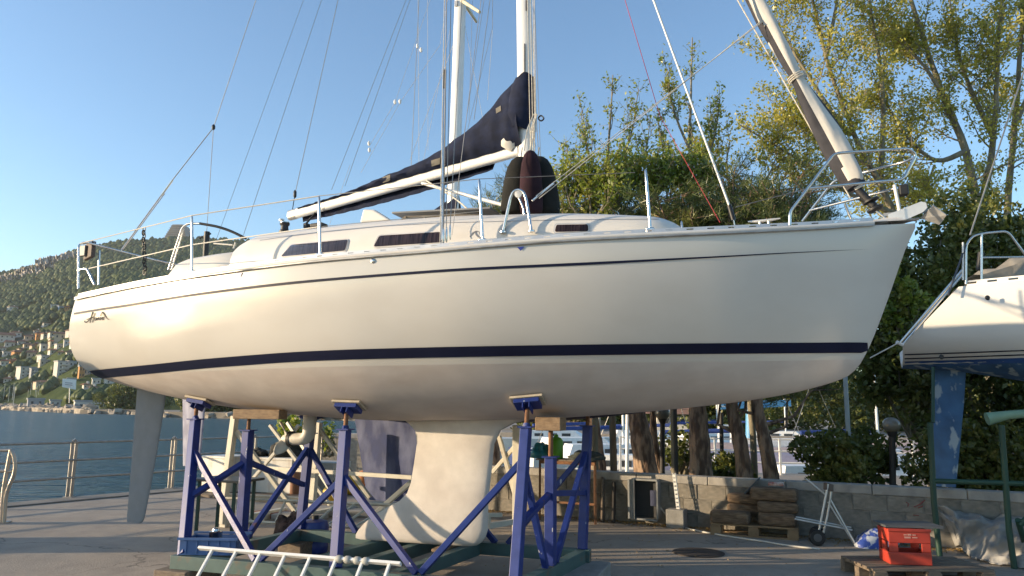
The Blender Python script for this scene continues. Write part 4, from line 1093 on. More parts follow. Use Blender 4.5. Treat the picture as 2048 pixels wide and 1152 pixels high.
ra2, rb2 = BP2(365, 790), BP2(366, 932); rows_ = []
lav = streak(mat('lavender_antifoul', (.26, .26, .34), .8, var=.1, scale=5), (.42, .42, .50), 3, .8, (2, 2, 1), .45, .6)
for t in (0, .5, .97, 1):
    xa = lerp(ra2.x, rb2.x, t); xf = lerp(BP2(412, 800).x, BP2(400, 932).x, t); rows_.append(foil_section(xf, xa, .05, lerp(-1.1, rb2.z, t)))
mb = MB(); mb.grid(rows_, True); mb.add(rows_[-1], [tuple(range(len(rows_[0])))]); mb.build('rudder', lav, by, 60, True)
m0, m1_ = BP2(905, 440), BP2(921, 0); mx2 = (m0 + (m1_ - m0) * 0)
rows_ = []
md_ = (m1_ - m0)
for t in (-.2, 0, .5, 1, 2.5):
    c = m0 + md_ * t; rows_.append([c + V(.115 * math.cos(a), .075 * math.sin(a), 0) for a in np.linspace(0, 2 * math.pi, 18, endpoint=False)])
mb = MB(); mb.grid(rows_, True); mast2 = mb.build('mast', aluw, by, 60, True)
a, b = BP2(931, 3), BP2(988, 56)
mb = MB(); mb.tube([V(a.x - .05, -.05, a.z), V(b.x, -.55, b.z - .02)], [.035, .026], 8); mb.build('spreader', mat('cream_spreader', (.6, .55, .4), .5), mast2, 60, True)
mb = MB(); mb.tube([V(a.x - .05, .05, a.z), V(a.x - .2, .8, a.z + .1)], [.035, .026], 8); mb.build('spreader', mat('cream_spreader', (.6, .55, .4), .5), mast2, 60, True)
q = BP2(917, 12); mb = MB(); mb.box(q + V(0, -.08, 0), (.06, .03, .10)); mb.build('mast_bracket', galv, mast2, None, True, .006)
# its boom with a dark cover, seen below and behind the white yacht's mast
c0, c1 = BP2(850, 432), BP2(918, 385); mb = MB(); rows_ = []
for t in (0, .3, .7, 1):
    c = c0.lerp(c1, t); w = lerp(.02, .12, t); h = lerp(.03, .55, t); rows_.append([c + V(0, -w, -.1), c + V(0, -w * .8, -h * .4 - .1), c + V(0, 0, 0), c + V(0, w * .8, -h * .4 - .1), c + V(0, w, -.1 - h)])
mb.grid(rows_); mb.build('sail_cover', navyc, by, 60, True)
# rigging of the second yacht (lines seen against the sky)
for (u0, v0, u1, v1, r, m) in ((425, 500, 607, 0, .004, wire), (487, 470, 643, 0, .005, wire), (663, 380, 812, 0, .0045, wire), (690, 372, 820, 0, .0045, wire), (822, 340, 838, 0, .006, wire), (838, 345, 836, 0, .0035, rope),
                               (740, 290, 790, 205, .003, rope), (722, 345, 800, 205, .003, rope), (790, 205, 860, 0, .003, rope), (800, 205, 880, 90, .003, rope), (880, 90, 895, 0, .003, rope), (856, 300, 855, 0, .003, rope), (845, 330, 900, 60, .003, rope),
                               (820, 320, 940, 0, .0035, rope), (948, 240, 980, 0, .006, wire), (930, 280, 985, 55, .004, wire), (985, 55, 985, 0, .005, wire), (965, 235, 920, 0, .0035, rope), (958, 400, 960, 470, .004, wire), (640, 505, 700, 330, .003, rope), (985, 60, 975, 200, .0035, rope), (925, 290, 968, 0, .0045, wire), (938, 240, 945, 0, .004, wire)):
    a, b = BP2(u0, v0), BP2(u1, v1)
    if v1 == 0: b = a + (b - a) * 1.5
    mb = MB(); mb.tube([a, b], r, 5); mb.build('rigging_line', m, by, 60, True)
for u, v in ((738, 287), (739, 300), (790, 204), (800, 203), (842, 100), (835, 92)):
    q = BP2(u, v); mb = MB(); mb.lathe(q, [(.012, -.04), (.026, -.015), (.026, .015), (.012, .04)], 8); mb.build('rigging_block', whitep, by, 50, True)

# ---------------------------------------------------------------- cream steel cradle under the second yacht
cc = thing('boat_cradle', 'cream painted steel cradle standing behind the blue cradle', 'cradle', V(-2.2, 11, 0))
def cpost(a, b, w=.085, name='post'):
    mb = MB(); mb.beam(a, b, w, w, uy); mb.build(name, creamst, cc, None, False, .005)
YA, YB, YC = 10.6, 11.4, 12.2
cpost(P(470, 832, YA), P(448, 1000, YA)); cpost(P(638, 845, YB), P(625, 1005, YB)); cpost(P(598, 850, YC), P(470, 1000, YC), .05, 'brace')
cpost(P(472, 862, YA), P(600, 1035, YA - .2), .055, 'brace'); cpost(P(540, 850, YC), P(660, 1010, YC - .3), .05, 'brace'); cpost(P(575, 845, YC), P(700, 1040, YB), .05, 'brace')
cpost(P(640, 860, YB), P(740, 995, YB), .055, 'brace'); cpost(P(508, 934, YB), P(825, 955, YB - 1.1), .055, 'cross_rail'); cpost(P(450, 990, YA), P(640, 1000, YB + .3), .05, 'cross_rail')
cpost(P(825, 962, 10.6), P(745, 1032, 10.3), .06, 'brace')
cpost(P(1034, 850, 10.4), P(1034, 1012, 10.4), .10); cpost(P(998, 872, 10.5), P(1036, 1010, 10.4), .055, 'brace'); cpost(P(1034, 888, 10.4), P(985, 945, 10.6), .05, 'brace')
cpost(P(976, 1052, 10.0), P(1035, 1042, 10.4), .07, 'cross_rail'); cpost(P(975, 1030, 9.95), P(1004, 1030, 10.0), .05, 'cross_rail'); cpost(P(977, 1030, 9.95), P(977, 1052, 9.95), .05, 'cross_rail')
for u, v, Y in ((448, 1000, YA), (625, 1005, YB)):
    g = P(u, v, Y); mb = MB(); mb.beam(V(g.x, g.y, .06), V(g.x + .5, g.y + 1.2, .06), .10, .12); mb.build('base_beam', creamst, cc, None, False, .005)
    cpost(g, V(g.x, g.y, .05))
g = P(1034, 1012, 10.4); cpost(g, V(g.x, g.y, .02), .10)

# ---------------------------------------------------------------- clutter behind the cradle
chm = streak(mat('chest_white', (.62, .60, .54), .55, var=.05), (.35, .25, .17), 3, .6, (2, 2, .5), .55, .7)
def boxthing(name, label, cat, a, w, d, h, rz, m, lid=None, z0=0., group=None):
    t = thing(name, label, cat, V(a.x, a.y, z0), group); rr = Matrix.Rotation(rz, 3, 'Z')
    mb = MB(); mb.box(V(a.x, a.y, z0 + h / 2), (w, d, h), rr); mb.build('body', m, t, None, False, .012)
    if lid: mb = MB(); mb.box(V(a.x, a.y, z0 + h + .02), (w + .03, d + .03, .045), rr); mb.build('lid', lid, t, None, False, .01)
    return t
g0 = G(440, 990); boxthing('storage_chest', 'white storage chest nearest the railing behind the stern post', 'chest', G(436, 992) + V(0, .3, 0), .62, .6, .62, -.5, chm, chm, .06)
boxthing('storage_chest', 'long white chest with dark netting on top behind the propeller', 'chest', G(535, 992) + V(0, .3, 0), 1.25, .6, .60, -.35, chm, chm, .06)
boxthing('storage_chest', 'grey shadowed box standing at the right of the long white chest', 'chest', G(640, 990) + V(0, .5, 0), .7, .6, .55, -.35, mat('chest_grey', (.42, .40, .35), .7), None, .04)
mb = MB(); pb = G(500, 1000); mb.box((0, 0, 0), (2.3, .9, .05), Matrix.Rotation(-.42, 3, 'Z')); o_ = mb.build('pallet_board', woodd); o_.location = V(pb.x, pb.y + .35, .03); tag(o_, 'brown board pallet beneath the white chests', 'pallet')
netm = mat('dark_netting', (.035, .032, .025), .95, var=.4, scale=20, bump=.02, bscale=25)
def blob(name, label, cat, c, size, m, seed, n=34, amp=.4, power=1.0):
    rb_ = random.Random(seed); ph = [rb_.uniform(0, 6.28) for _ in range(12)]
    rows_ = []
    for i in range(n // 2 + 1):
        th = math.pi / 2 * i / (n // 2); r_ = []
        for j in range(n):
            a = 2 * math.pi * j / n
            nv = V(math.sin(th) * math.cos(a), math.sin(th) * math.sin(a), math.cos(th)) + V(seed, 0, 0)
            k = 1 + amp * (1.1 * mnoise.noise(nv * 1.7) + .8 * (.35 - abs(mnoise.noise(nv * 3.4))) + .45 * (.3 - abs(mnoise.noise(nv * 7))))
            r_.append(Vector(c) + V(size[0] * math.sin(th) ** power * math.cos(a) * k, size[1] * math.sin(th) ** power * math.sin(a) * k, size[2] * math.cos(th) * k))
        rows_.append(r_)
    t = thing(name, label, cat, Vector(c)); mb = MB(); mb.grid(rows_, True); mb.build('cloth', m, t, 75); return t
gN = G(535, 992) + V(.25, .3, .70); blob('net_heap', 'dark heap of fishing net on the long white chest', 'net', gN, (.30, .25, .26), netm, 4)
gN = G(535, 992) + V(-.35, .35, .70); blob('net_heap', 'small dark rope pile on the left end of the long white chest', 'net', gN, (.20, .2, .14), netm, 9)
# low stone wall by the water
def block_wall(name, label, a, b, rows_, h, cw, thick, m, capm, caph, gap=.008, cap_over=.03, seed=1, wear=.006):
    t = thing(name, label, 'wall', a); d = (b - a); Ln = d.length; d.normalize(); nrm = V(d.y, -d.x, 0); rw = random.Random(seed)
    if nrm.y > 0: nrm = -nrm
    mb = MB(); mb.beam(a + V(0, 0, h * rows_ / 2) - nrm * (thick * .5), b + V(0, 0, h * rows_ / 2) - nrm * (thick * .5), thick - .024, h * rows_); mb.build('mortar_core', capm, t)
    Mz = Matrix((d, -nrm, V(0, 0, 1))).transposed()
    me = None; nx = int(Ln / cw)
    for r_ in range(rows_):
        for i in range(nx + 1):
            x0 = (i - (.5 if r_ % 2 else 0)) * cw; x1 = min(Ln, x0 + cw - gap); x0 = max(0, x0)
            if x1 - x0 < .05: continue
            if me is None:
                mm = MB(); mm.box((0, 0, 0), (1, 1, 1)); o = mm.build('block', m, t, local=True); me = o.data
                b_ = None
            else: o = link('block', me, None, t)
            c = a + d * ((x0 + x1) / 2) - nrm * (thick / 2 - rw.uniform(0, wear)) + V(0, 0, h * (r_ + .5))
            o.matrix_basis = WI[t.name] @ (Matrix.Translation(c) @ (Mz.to_4x4()) @ Matrix.Diagonal((x1 - x0, thick, h - gap, 1)))
    nc = max(1, int(Ln / 1.05))
    for i in range(nc):
        x0, x1 = Ln * i / nc, Ln * (i + 1) / nc - .008
        mm = MB(); mm.beam(a + d * x0 - nrm * thick / 2 + V(0, 0, h * rows_ + caph / 2), a + d * x1 - nrm * thick / 2 + V(0, 0, h * rows_ + caph / 2), thick + cap_over, caph); mm.build('coping_stone', capm, t, None, False, .01)
    return t, d, nrm
stonem = mat('pale_stone', (.30, .27, .22), .9, var=.2, scale=4, bump=.012, bscale=18)
block_wall('stone_wall', 'low pale stone wall by the water beyond the cream cradle', G(545, 962) + V(0, 1.5, 0), G(800, 968) + V(.3, 1.5, 0), 3, .30, .55, .4, stonem, concr, .12, seed=5)
# floats, gas bottles, bricks under the stone wall
yel = mat('yellow_float', (.62, .38, .02), .5, var=.1); orr = mat('orange_float', (.55, .20, .06), .6, var=.15)
for k, (u, v, r, m, lb) in enumerate(((664, 998, .17, yel, 'yellow mooring buoy lying nearest, behind the second blue post'), (703, 982, .19, yel, 'yellow mooring buoy beside the blue keel'), (617, 945, .13, yel, 'small yellow buoy against the stone wall'), (727, 965, .17, orr, 'orange buoy half hidden by the blue keel'))):
    g = G(u, v + 8); t = thing('mooring_buoy', lb, 'buoy', V(g.x, g.y, 0), 'buoys behind the cradle')
    mb = MB(); mb.lathe(V(g.x, g.y, r), [(r * math.sin(a) + .002, -r * math.cos(a)) for a in np.linspace(0, math.pi, 12)], 18); mb.build('body', m, t, 60)
    mb = MB(); mb.tube([V(g.x + .03, g.y, 2 * r - .01), V(g.x, g.y, 2 * r + .05), V(g.x - .03, g.y, 2 * r - .01)], .012, 6); mb.build('eye', black, t, 60)
for k, (u, v, h, m, lb) in enumerate(((573, 992, .62, mat('bottle_grey', (.30, .30, .29), .5), 'grey gas cylinder behind the propeller strut'), (588, 994, .66, mat('bottle_rust', (.28, .13, .07), .7), 'rust red gas cylinder behind the propeller strut'))):
    g = G(u, v); t = thing('gas_cylinder', lb, 'cylinder', g); mb = MB(); mb.lathe(g, [(.09, 0), (.10, .03), (.10, h * .8), (.06, h * .92), (.03, h * .95), (.03, h)], 14); mb.build('body', m, t, 50)
    mb = MB(); mb.lathe(g + V(0, 0, h), [(.02, 0), (.02, .05), (.035, .05), (.035, .07)], 8); mb.build('valve', galv, t, 50)
for k, (u, v, m, lb) in enumerate(((545, 1040, mat('brick_red', (.26, .10, .06), .9), 'red brown slab lying behind the ladder'), (590, 1044, concr, 'pale slab lying behind the ladder'), (655, 1030, concr, 'pale board lying behind the second blue post'), (700, 1036, concr, 'long pale board lying beside the blue keel'))):
    g = G(u, v); mb = MB(); mb.box((0, 0, 0), (.75, .35, .08), Matrix.Rotation(-.3 + .1 * k, 3, 'Z')); o_ = mb.build('slab', m, bevel=.01); o_.location = g + V(0, .25, .045); tag(o_, lb, 'slab')
# work table with black cover, blue tool crate, blue drum
tb = thing('work_table', 'small black work table with green legs behind the stern post', 'table', G(432, 1090))
tg = G(437, 1085); tg = V(tg.x, tg.y + .15, 0)
mb = MB(); mb.box(tg + V(0, 0, .74), (.75, .5, .03), Matrix.Rotation(-.35, 3, 'Z')); mb.build('table_top', mat('table_cover', (.05, .05, .048), .35), tb, None, False, .006)
dg = mat('dark_green_leg', (.012, .045, .03), .5)
for dx, dy in ((-.3, -.18), (.3, -.18), (-.3, .18), (.3, .18)):
    p = tg + Matrix.Rotation(-.35, 3, 'Z') @ V(dx * .9, dy, 0); mb = MB(); mb.beam(p, p + V(0, 0, .725), .035, .035); mb.build('leg', dg, tb)
bt_ = thing('tool_crate', 'blue plastic tool crate on the cradle base beneath the ladder top', 'crate', P(420, 1110, 7.2))
cr0 = P(428, 1120, 7.35); cz0 = CZ
crm = mat('blue_crate_plastic', (.06, .13, .30), .5, var=.1)
mb = MB()
for sx in (-1, 1):
    mb.beam(V(cr0.x - .26, cr0.y + sx * .17, cz0 + .07), V(cr0.x + .26, cr0.y + sx * .17, cz0 + .07), .015, .13)
    mb.beam(V(cr0.x + sx * .26, cr0.y - .162, cz0 + .07), V(cr0.x + sx * .26, cr0.y + .162, cz0 + .07), .015, .13)
mb.box(V(cr0.x, cr0.y, cz0 + .012), (.5, .32, .02)); mb.build('body', crm, bt_)
for sx in (-1, 1):
    mb = MB(); mb.beam(V(cr0.x - .28, cr0.y + sx * .185, cz0 + .15), V(cr0.x + .28, cr0.y + sx * .185, cz0 + .15), .03, .02); mb.build('rim', crm, bt_)
for k in range(5):
    mb = MB(); x = -.2 + .1 * k; mb.beam(V(cr0.x + x, cr0.y - .182, cz0 + .02), V(cr0.x + x, cr0.y - .182, cz0 + .135), .012, .012); mb.build('rib', crm, bt_)
tl_ = thing('paint_can', 'small silver can standing in the blue tool crate', 'can', V(cr0.x, cr0.y, cz0 + .03)); mb = MB(); mb.lathe(V(cr0.x, cr0.y, cz0 + .025), [(.06, 0), (.06, .16), (.063, .165), (.055, .17)], 14); mb.build('body', steel, tl_, 40); mb = MB(); mb.lathe(V(cr0.x, cr0.y, cz0 + .196), [(.04, 0), (.035, .02), (.015, .03)], 10); mb.build('lid', steel, tl_, 40)
dr = thing('plastic_drum', 'blue plastic drum with white label inside the cradle', 'drum', G(627, 1092))
dg_ = G(627, 1105); drm = mat('drum_blue', (.02, .04, .20), .4, var=.1)
mb = MB(); mb.lathe(dg_, [(.14, 0), (.16, .02), (.16, .12), (.152, .13), (.152, .15), (.16, .16), (.16, .30), (.14, .35), (.07, .37)], 20); mb.build('body', drm, dr, 50)
mb = MB(); mb.lathe(dg_ + V(0, 0, .37), [(.04, 0), (.04, .04), (.03, .045)], 12); mb.build('cap', black, dr, 50)
lb_ = [dg_ + V(.1625 * math.sin(a), -.1625 * math.cos(a), 0) for a in np.linspace(-.75, -.2, 5)]
mb = MB(); mb.grid([[p + V(0, 0, .16) for p in lb_], [p + V(0, 0, .27) for p in lb_]]); mb.build('paper_label', whitep, dr)
gN = G(585, 1090); blob('rag_heap', 'heap of dark rusty rags and chain beside the blue drum', 'rags', V(gN.x, gN.y, 0), (.24, .2, .36), mat('rag_brown', (.05, .03, .025), .95, var=.5, scale=14, bump=.02, bscale=20), 21, amp=.4)

# ---------------------------------------------------------------- grey block wall on the right
WA, WB = G(1200, 1039), G(1900, 1097)
wd = (WB - WA).normalized(); W0 = WA - wd * 2.6; W1 = WB + wd * 4.5
blockm = streak(mat('wall_block', (.27, .245, .205), .95, var=.16, scale=3.5, bump=.012, bscale=30), (.12, .115, .10), 2.5, .7, (1, 1, .8), .5, .68)
wall, wdir, wn = block_wall('block_wall', 'grey concrete block wall with flat coping along the quay', W0, W1, 3, .20, .41, .2, blockm, concr, .115, seed=3, wear=.014)
def wallpt(u, v, off=0.):
    """on the wall's camera-side face, off metres in front of it"""
    d = ray(u, v); p0 = W0 + wn * off; k = (p0 - EYEV).dot(wn) / d.dot(wn); return EYEV + d * k
# open steel meter box
cb = thing('meter_cabinet', 'open grey steel meter cabinet fixed to the block wall', 'cabinet', wallpt(1295, 1035, .05))
cbm = mat('cabinet_grey', (.24, .25, .25), .55, .3, var=.15, scale=6); dk = mat('cabinet_inside', (.05, .05, .05), .8)
a, b = wallpt(1270, 956, .0), wallpt(1322, 1036, .0); h0, h1 = wallpt(1295, 1036).z, wallpt(1295, 958).z; wl_ = (V(b.x, b.y, 0) - V(a.x, a.y, 0)).length
for z in (h0, h1):
    mb = MB(); mb.beam(V(a.x, a.y, z) + wn * .09, V(b.x, b.y, z) + wn * .09, .18, .025); mb.build('panel', cbm, cb)
for p in (a, b):
    mb = MB(); mb.beam(V(p.x, p.y, h0 + .014) + wn * .09, V(p.x, p.y, h1 - .014) + wn * .09, .18, .025, wdir); o_ = mb.build('panel', cbm, cb)
mb = MB(); mb.beam(V(a.x, a.y, (h0 + h1) / 2) + wn * .03, V(b.x, b.y, (h0 + h1) / 2) + wn * .03, .02, h1 - h0 - .04); mb.build('back_plate', dk, cb)
mb = MB(); dpt = V(a.x, a.y, 0) + wn * .19; mb.beam(dpt + V(0, 0, h0), dpt + V(0, 0, h1), .02, .10, wdir); mb.build('door', cbm, cb)
mb = MB(); e0 = V(b.x, b.y, h0 + .3) + wn * .06 - wdir * .08; mb.box(e0, (.10, .06, .22), Matrix.Rotation(math.atan2(wdir.y, wdir.x), 3, 'Z')); mb.build('meter', mat('meter_blue', (.05, .06, .12), .5), cb)
# perforated post on its concrete foot
pf = thing('perforated_post', 'white perforated steel post on a square concrete foot by the wall', 'post', wallpt(1352, 1050, .15))
a, b = wallpt(1348, 946, .14), wallpt(1357, 1020, .16); dd = (a - b); mb = MB()
for s_ in (-.018, .018): mb.beam(b + wdir * s_, a + wdir * s_, .012, .02)
for k in range(9): c = b.lerp(a, (k + .3) / 9); mb.box(c, (.04, .02, .035), Matrix.Rotation(math.atan2(wdir.y, wdir.x), 3, 'Z'))
mb.build('upright', whitep, pf)
c = wallpt(1354, 1050, .16); mb = MB(); mb.box(V(c.x, c.y, .13), (.26, .22, .26), Matrix.Rotation(math.atan2(wdir.y, wdir.x), 3, 'Z')); mb.build('foot', concb, pf, None, False, .012)
# rusty table frame against the wall with bags on it
rt = thing('rusty_frame', 'rust red steel table frame standing against the block wall', 'frame', wallpt(1130, 1040, .5))
a0, a1, b0, b1 = wallpt(1080, 928, .55), wallpt(1190, 928, .5), wallpt(1080, 926, .12), wallpt(1190, 926, .1)
mb = MB()
zt = .86
def fl(p, z): return V(p.x, p.y, z)
fr = [fl(a0, zt), fl(a1, zt), fl(b1, zt), fl(b0, zt)]
for i in range(4): mb = MB(); mb.beam(fr[i], fr[(i + 1) % 4], .035, .045); mb.build('rail', rust, rt)
for p in fr: mb = MB(); mb.beam(fl(p, .0), fl(p, zt - .024), .035, .035); mb.build('leg', rust, rt)
mb = MB(); mb.beam(fl(a0, .28), fl(a1, .28), .03, .03); mb.build('rail', rust, rt)
mb = MB(); mb.beam(fl(a1, .28), fl(b1, .7), .025, .025); mb.build('brace', rust, rt)
ctr = (fr[0] + fr[2]) / 2; mb = MB(); mb.box(V(ctr.x, ctr.y, zt + .0345), ((fr[0] - fr[1]).length, .42, .02), Matrix.Rotation(math.atan2(wdir.y, wdir.x), 3, 'Z')); mb.build('table_top', woodd, rt)
def ont(f, g=.5): p = fl(a0.lerp(a1, f).lerp(b0.lerp(b1, f), g), zt + .046); return p
blob('plastic_bag', 'crumpled turquoise plastic bag on the rusty table frame', 'bag', ont(.02), (.15, .12, .22), mat('bag_turquoise', (.03, .20, .24), .35, var=.3, scale=12), 31, amp=.35)
tg2 = thing('watering_can', 'bright green plastic canister on the rusty table frame', 'canister', ont(.30)); p = ont(.30)
mb = MB(); mb.lathe(p, [(.10, 0), (.11, .02), (.11, .26), (.08, .31), (.03, .33)], 10); mb.build('body', mat('canister_green', (.13, .36, .02), .45, var=.1), tg2, 40); mb = MB(); mb.lathe(p + V(0, 0, .33), [(.035, 0), (.035, .03), (.02, .035)], 8); mb.build('cap', mat('canister_green', (.1, .3, .02), .45), tg2, 40)
blob('cloth_bundle', 'dark grey bundle on the right end of the rusty table frame', 'bundle', ont(.86), (.26, .16, .13), mat('bundle_grey', (.05, .06, .055), .9, var=.3, scale=14, bump=.01), 8, amp=.3)
blob('cloth_bundle', 'white paper bundle on the left of the rusty table frame', 'bundle', ont(-.12), (.10, .1, .12), mat('bundle_white', (.5, .5, .47), .8, var=.3, scale=14), 12, amp=.3)
for k, (f, tilt, ln, lb) in enumerate(((.62, .12, 1.05, 'weathered grey plank leaning on the block wall by the rusty frame'), (.72, .05, .95, 'dark plank leaning on the block wall right of the rusty frame'))):
    p = wallpt(1205 + 22 * k, 1040, .25); q = wallpt(1207 + 22 * k, 985, .02); p = V(p.x, p.y, .005); mb = MB(); mb.beam(V(0, 0, 0), V(q.x - p.x, q.y - p.y, .62 - .06 * k), .11, .025, wdir); o_ = mb.build('plank', woodd if k == 0 else mat('dark_plank', (.05, .045, .04), .9)); o_.location = p; tag(o_, lb, 'plank')
# pallet of timber baulks
def pallet(name, label, c, rz, w=1.2, d=.8, h=.144, m=woodd, nb=7):
    t = thing(name, label, 'pallet', c); rr = Matrix.Rotation(rz, 3, 'Z')
    for j in (-1, 0, 1):
        for i in (-1, 0, 1):
            mb = MB(); mb.box(c + rr @ V(i * (w / 2 - .07), j * (d / 2 - .05), .067), (.14, .095, .09), rr); mb.build('block', m, t, None, False, .004)
        mb = MB(); mb.box(c + rr @ V(0, j * (d / 2 - .05), .011), (w, .095, .02), rr); mb.build('bottom_board', m, t)
    for i in (-1, 0, 1):
        mb = MB(); mb.box(c + rr @ V(i * (w / 2 - .07), 0, .122), (.12, d, .018), rr); mb.build('stringer', m, t)
    for k in range(nb):
        mb = MB(); mb.box(c + rr @ V(0, (-.5 + (k + .5) / nb) * (d - .02), .142), (w, d / nb * .72, .02), rr); mb.build('slat', m, t)
    return t
pc = (G(1425, 1066) + G(1585, 1086)) / 2; prz = math.atan2(wdir.y, wdir.x) + .10
pc = V(pc.x, pc.y, 0) - wn * .33
palm = mat('brown_pallet', (.20, .13, .07), .85, col2=(.30, .21, .12), scale=5, bump=.004)
pallet('pallet', 'brown pallet loaded with old timber baulks by the wall', pc, prz, 1.12, .62, m=palm)
rr = Matrix.Rotation(prz, 3, 'Z')
baulk = mat('old_baulk', (.095, .065, .042), .95, col2=(.22, .155, .10), scale=7, stretch=(1, 6, 6), bump=.012, bscale=16)
for k, (dx, dz, L_, h, lb, dy) in enumerate(((-.30, .08, .52, .16, 'low left baulk lying at the front of the loaded pallet', -.2), (-.14, .17, .45, .14, 'middle left baulk behind the low one on the loaded pallet', .05), (-.12, .31, .46, .13, 'upper left baulk of the timber heap on the pallet', .05),
                                             (.30, .085, .48, .17, 'bottom right baulk at the front corner of the loaded pallet', -.15), (.31, .24, .52, .14, 'second baulk of the right stack on the loaded pallet', -.13), (.27, .40, .60, .17, 'topmost thick baulk of the right stack on the pallet', -.1))):
    mb = MB(); mb.box((0, 0, 0), (L_, .24, h), Matrix.Rotation(rnd.uniform(-.14, .14), 3, 'Z')); o_ = mb.build('timber_baulk', baulk, bevel=.04); o_.location = pc + rr @ V(dx, dy, .155 + dz); o_.rotation_euler = (0, 0, prz); tag(o_, lb, 'timber', 'timber baulks on the pallet')
mb = MB(); p = pc + rr @ V(.30, -.1, .69); mb.box((0, 0, 0), (.20, .10, .05), rr); o_ = mb.build('tool_case', mat('red_case', (.30, .05, .04), .5, col2=(.6, .55, .5), scale=14), bevel=.012); o_.location = p; tag(o_, 'small red and white tool on top of the timber heap', 'tool')
mb = MB(); p0 = pc + rr @ V(-.02, .08, .60); p1 = pc + rr @ V(.14, .12, .82); mb.box((0, 0, 0), (.30, .22, .02), Matrix.Rotation(prz, 3, 'Z') @ Matrix.Rotation(-.8, 3, 'Y')); o_ = mb.build('panel_board', mat('blue_grey_panel', (.07, .09, .11), .6)); o_.location = p0 + V(0, 0, .04); tag(o_, 'dark blue board leaning at the top of the timber heap', 'board')
# hand trolley
ht = thing('hand_trolley', 'silver tube hand trolley with black wheels by the wall', 'trolley', G(1635, 1088))
Y0 = G(1635, 1090).y
def tp(u, v, o=0): return P(u, v, Y0 + o)
for pts in ([(1656, 968), (1648, 1010), (1637, 1066)], [(1664, 975), (1655, 1030), (1646, 1070)]):
    mb = MB(); mb.tube([tp(u, v, .0 if pts[0][0] < 1660 else .12) for u, v in pts], .014, 8); mb.build('upright', alu, ht, 60)
mb = MB(); mb.beam(tp(1650, 972), tp(1664, 976, .12), .05, .09); mb.build('handle', mat('trolley_handle', (.12, .09, .07), .7), ht, None, False, .01)
for a, b, o1, o2 in (((1660, 998), (1713, 1092), 0, -.1), ((1656, 1004), (1708, 1088), .12, .1), ((1590, 1038), (1704, 1060), -.1, 0), ((1592, 1034), (1702, 1055), .15, .15), ((1612, 958), (1652, 990), .1, .05)):
    mb = MB(); mb.tube([tp(*a, o1), tp(*b, o2)], .011, 8); mb.build('tube', alu, ht, 60)
for o in (-.06, .2):
    c = tp(1634, 1075, o); rw_ = .098
    c = V(c.x, c.y, rw_ + .002)
    mb = MB(); mb.lathe(c - V(0, .025, 0), [(rw_ * .55, 0), (rw_ * .9, 0), (rw_, .012), (rw_, .038), (rw_ * .9, .05), (rw_ * .55, .05)], 22, (0.15, 1, 0)); w_ = mb.build('wheel', black, ht, 50)
    mb = MB(); mb.lathe(c - V(0, .03, 0), [(.012, 0), (rw_ * .52, .005), (rw_ * .52, .05), (.012, .055)], 14, (0.15, 1, 0)); mb.build('rim', mat('dark_rim', (.10, .10, .10), .5), w_, 50)
# red crate, board, blue bag, tarpaulin, near pallet
rcx = G(1828, 1131, .156); rcx = V(rcx.x, rcx.y + .16, 0)
redm = mat('red_crate', (.42, .045, .025), .45, var=.12, scale=6)
rc_t = thing('bottle_crate', 'red plastic bottle crate standing on the weathered pallet', 'crate', rcx)
rz_ = Matrix.Rotation(-.12, 3, 'Z'); CW, CD, CH = .40, .30, .34; bz = .156
def rp_(x, y, z): return rcx + rz_ @ V(x, y, z + bz)
def rbx(name, c, s, m=redm): mb = MB(); mb.box(rp_(*c), s, rz_); return mb.build(name, m, rc_t, None, False, .006)
rbx('bottom', (0, 0, .015), (CW - .03, CD - .03, .03))
for sy in (-1, 1):
    rbx('side_panel', (0, sy * (CD / 2 - .01), .06), (CW, .02, .12)); rbx('side_panel', (0, sy * (CD / 2 - .01), .275), (CW, .02, .13))
    for sx in (-1, 1): rbx('corner_pillar', (sx * (CW / 2 - .045), sy * (CD / 2 - .011), .165), (.088, .018, .088))
for sx in (-1, 1):
    rbx('end_panel', (sx * (CW / 2 - .01), 0, .06), (.02, CD - .042, .12)); rbx('end_panel', (sx * (CW / 2 - .01), 0, .28), (.02, CD - .042, .12)); rbx('corner_pillar', (sx * (CW / 2 - .01), 0, .165), (.018, .1, .088))
rbx('rim', (0, -CD / 2 - .004, .335), (CW + .016, .02, .03))
for k, (x, z, w) in enumerate(((-.04, .29, .03), (.0, .292, .035), (.045, .29, .03), (-.02, .265, .06), (.05, .265, .05))): rbx('faded_print', (x, -CD / 2 - .0015, z), (w, .003, .012 + .006 * (k % 2)), mat('faded_white_print', (.5, .25, .2), .6))
mb = MB(); mb.box((0, 0, 0), (.56, .36, .02), Matrix.Rotation(-.1, 3, 'Z')); o_ = mb.build('board', mat('slate_board', (.09, .095, .10), .6, var=.15)); o_.location = rp_(.06, .05, .365); tag(o_, 'grey board lying on the red bottle crate', 'board')
g = wallpt(1752, 1096, .32); blob('plastic_sack', 'crumpled blue and white plastic sack by the wall', 'sack', V(g.x, g.y, 0), (.25, .2, .19), mat('blue_white_sack', (.04, .08, .34), .4, col2=(.50, .54, .60), scale=13, mixlo=.46, mixhi=.54, bump=.01, bscale=14), 17, n=26, amp=.3)
redp = mat('red_spray', (.42, .06, .06), .8)
for pts in ([(1812, 1004), (1818, 1008), (1815, 1013)], [(1828, 1014), (1840, 1009), (1850, 1000)], [(1836, 1016), (1846, 1012)], [(1826, 1030), (1838, 1031)]):
    mb = MB(); mb.tube([wallpt(u, v, .016) for u, v in pts], .012, 6, flat=.3); mb.build('paint_mark', redp, wall, 60)
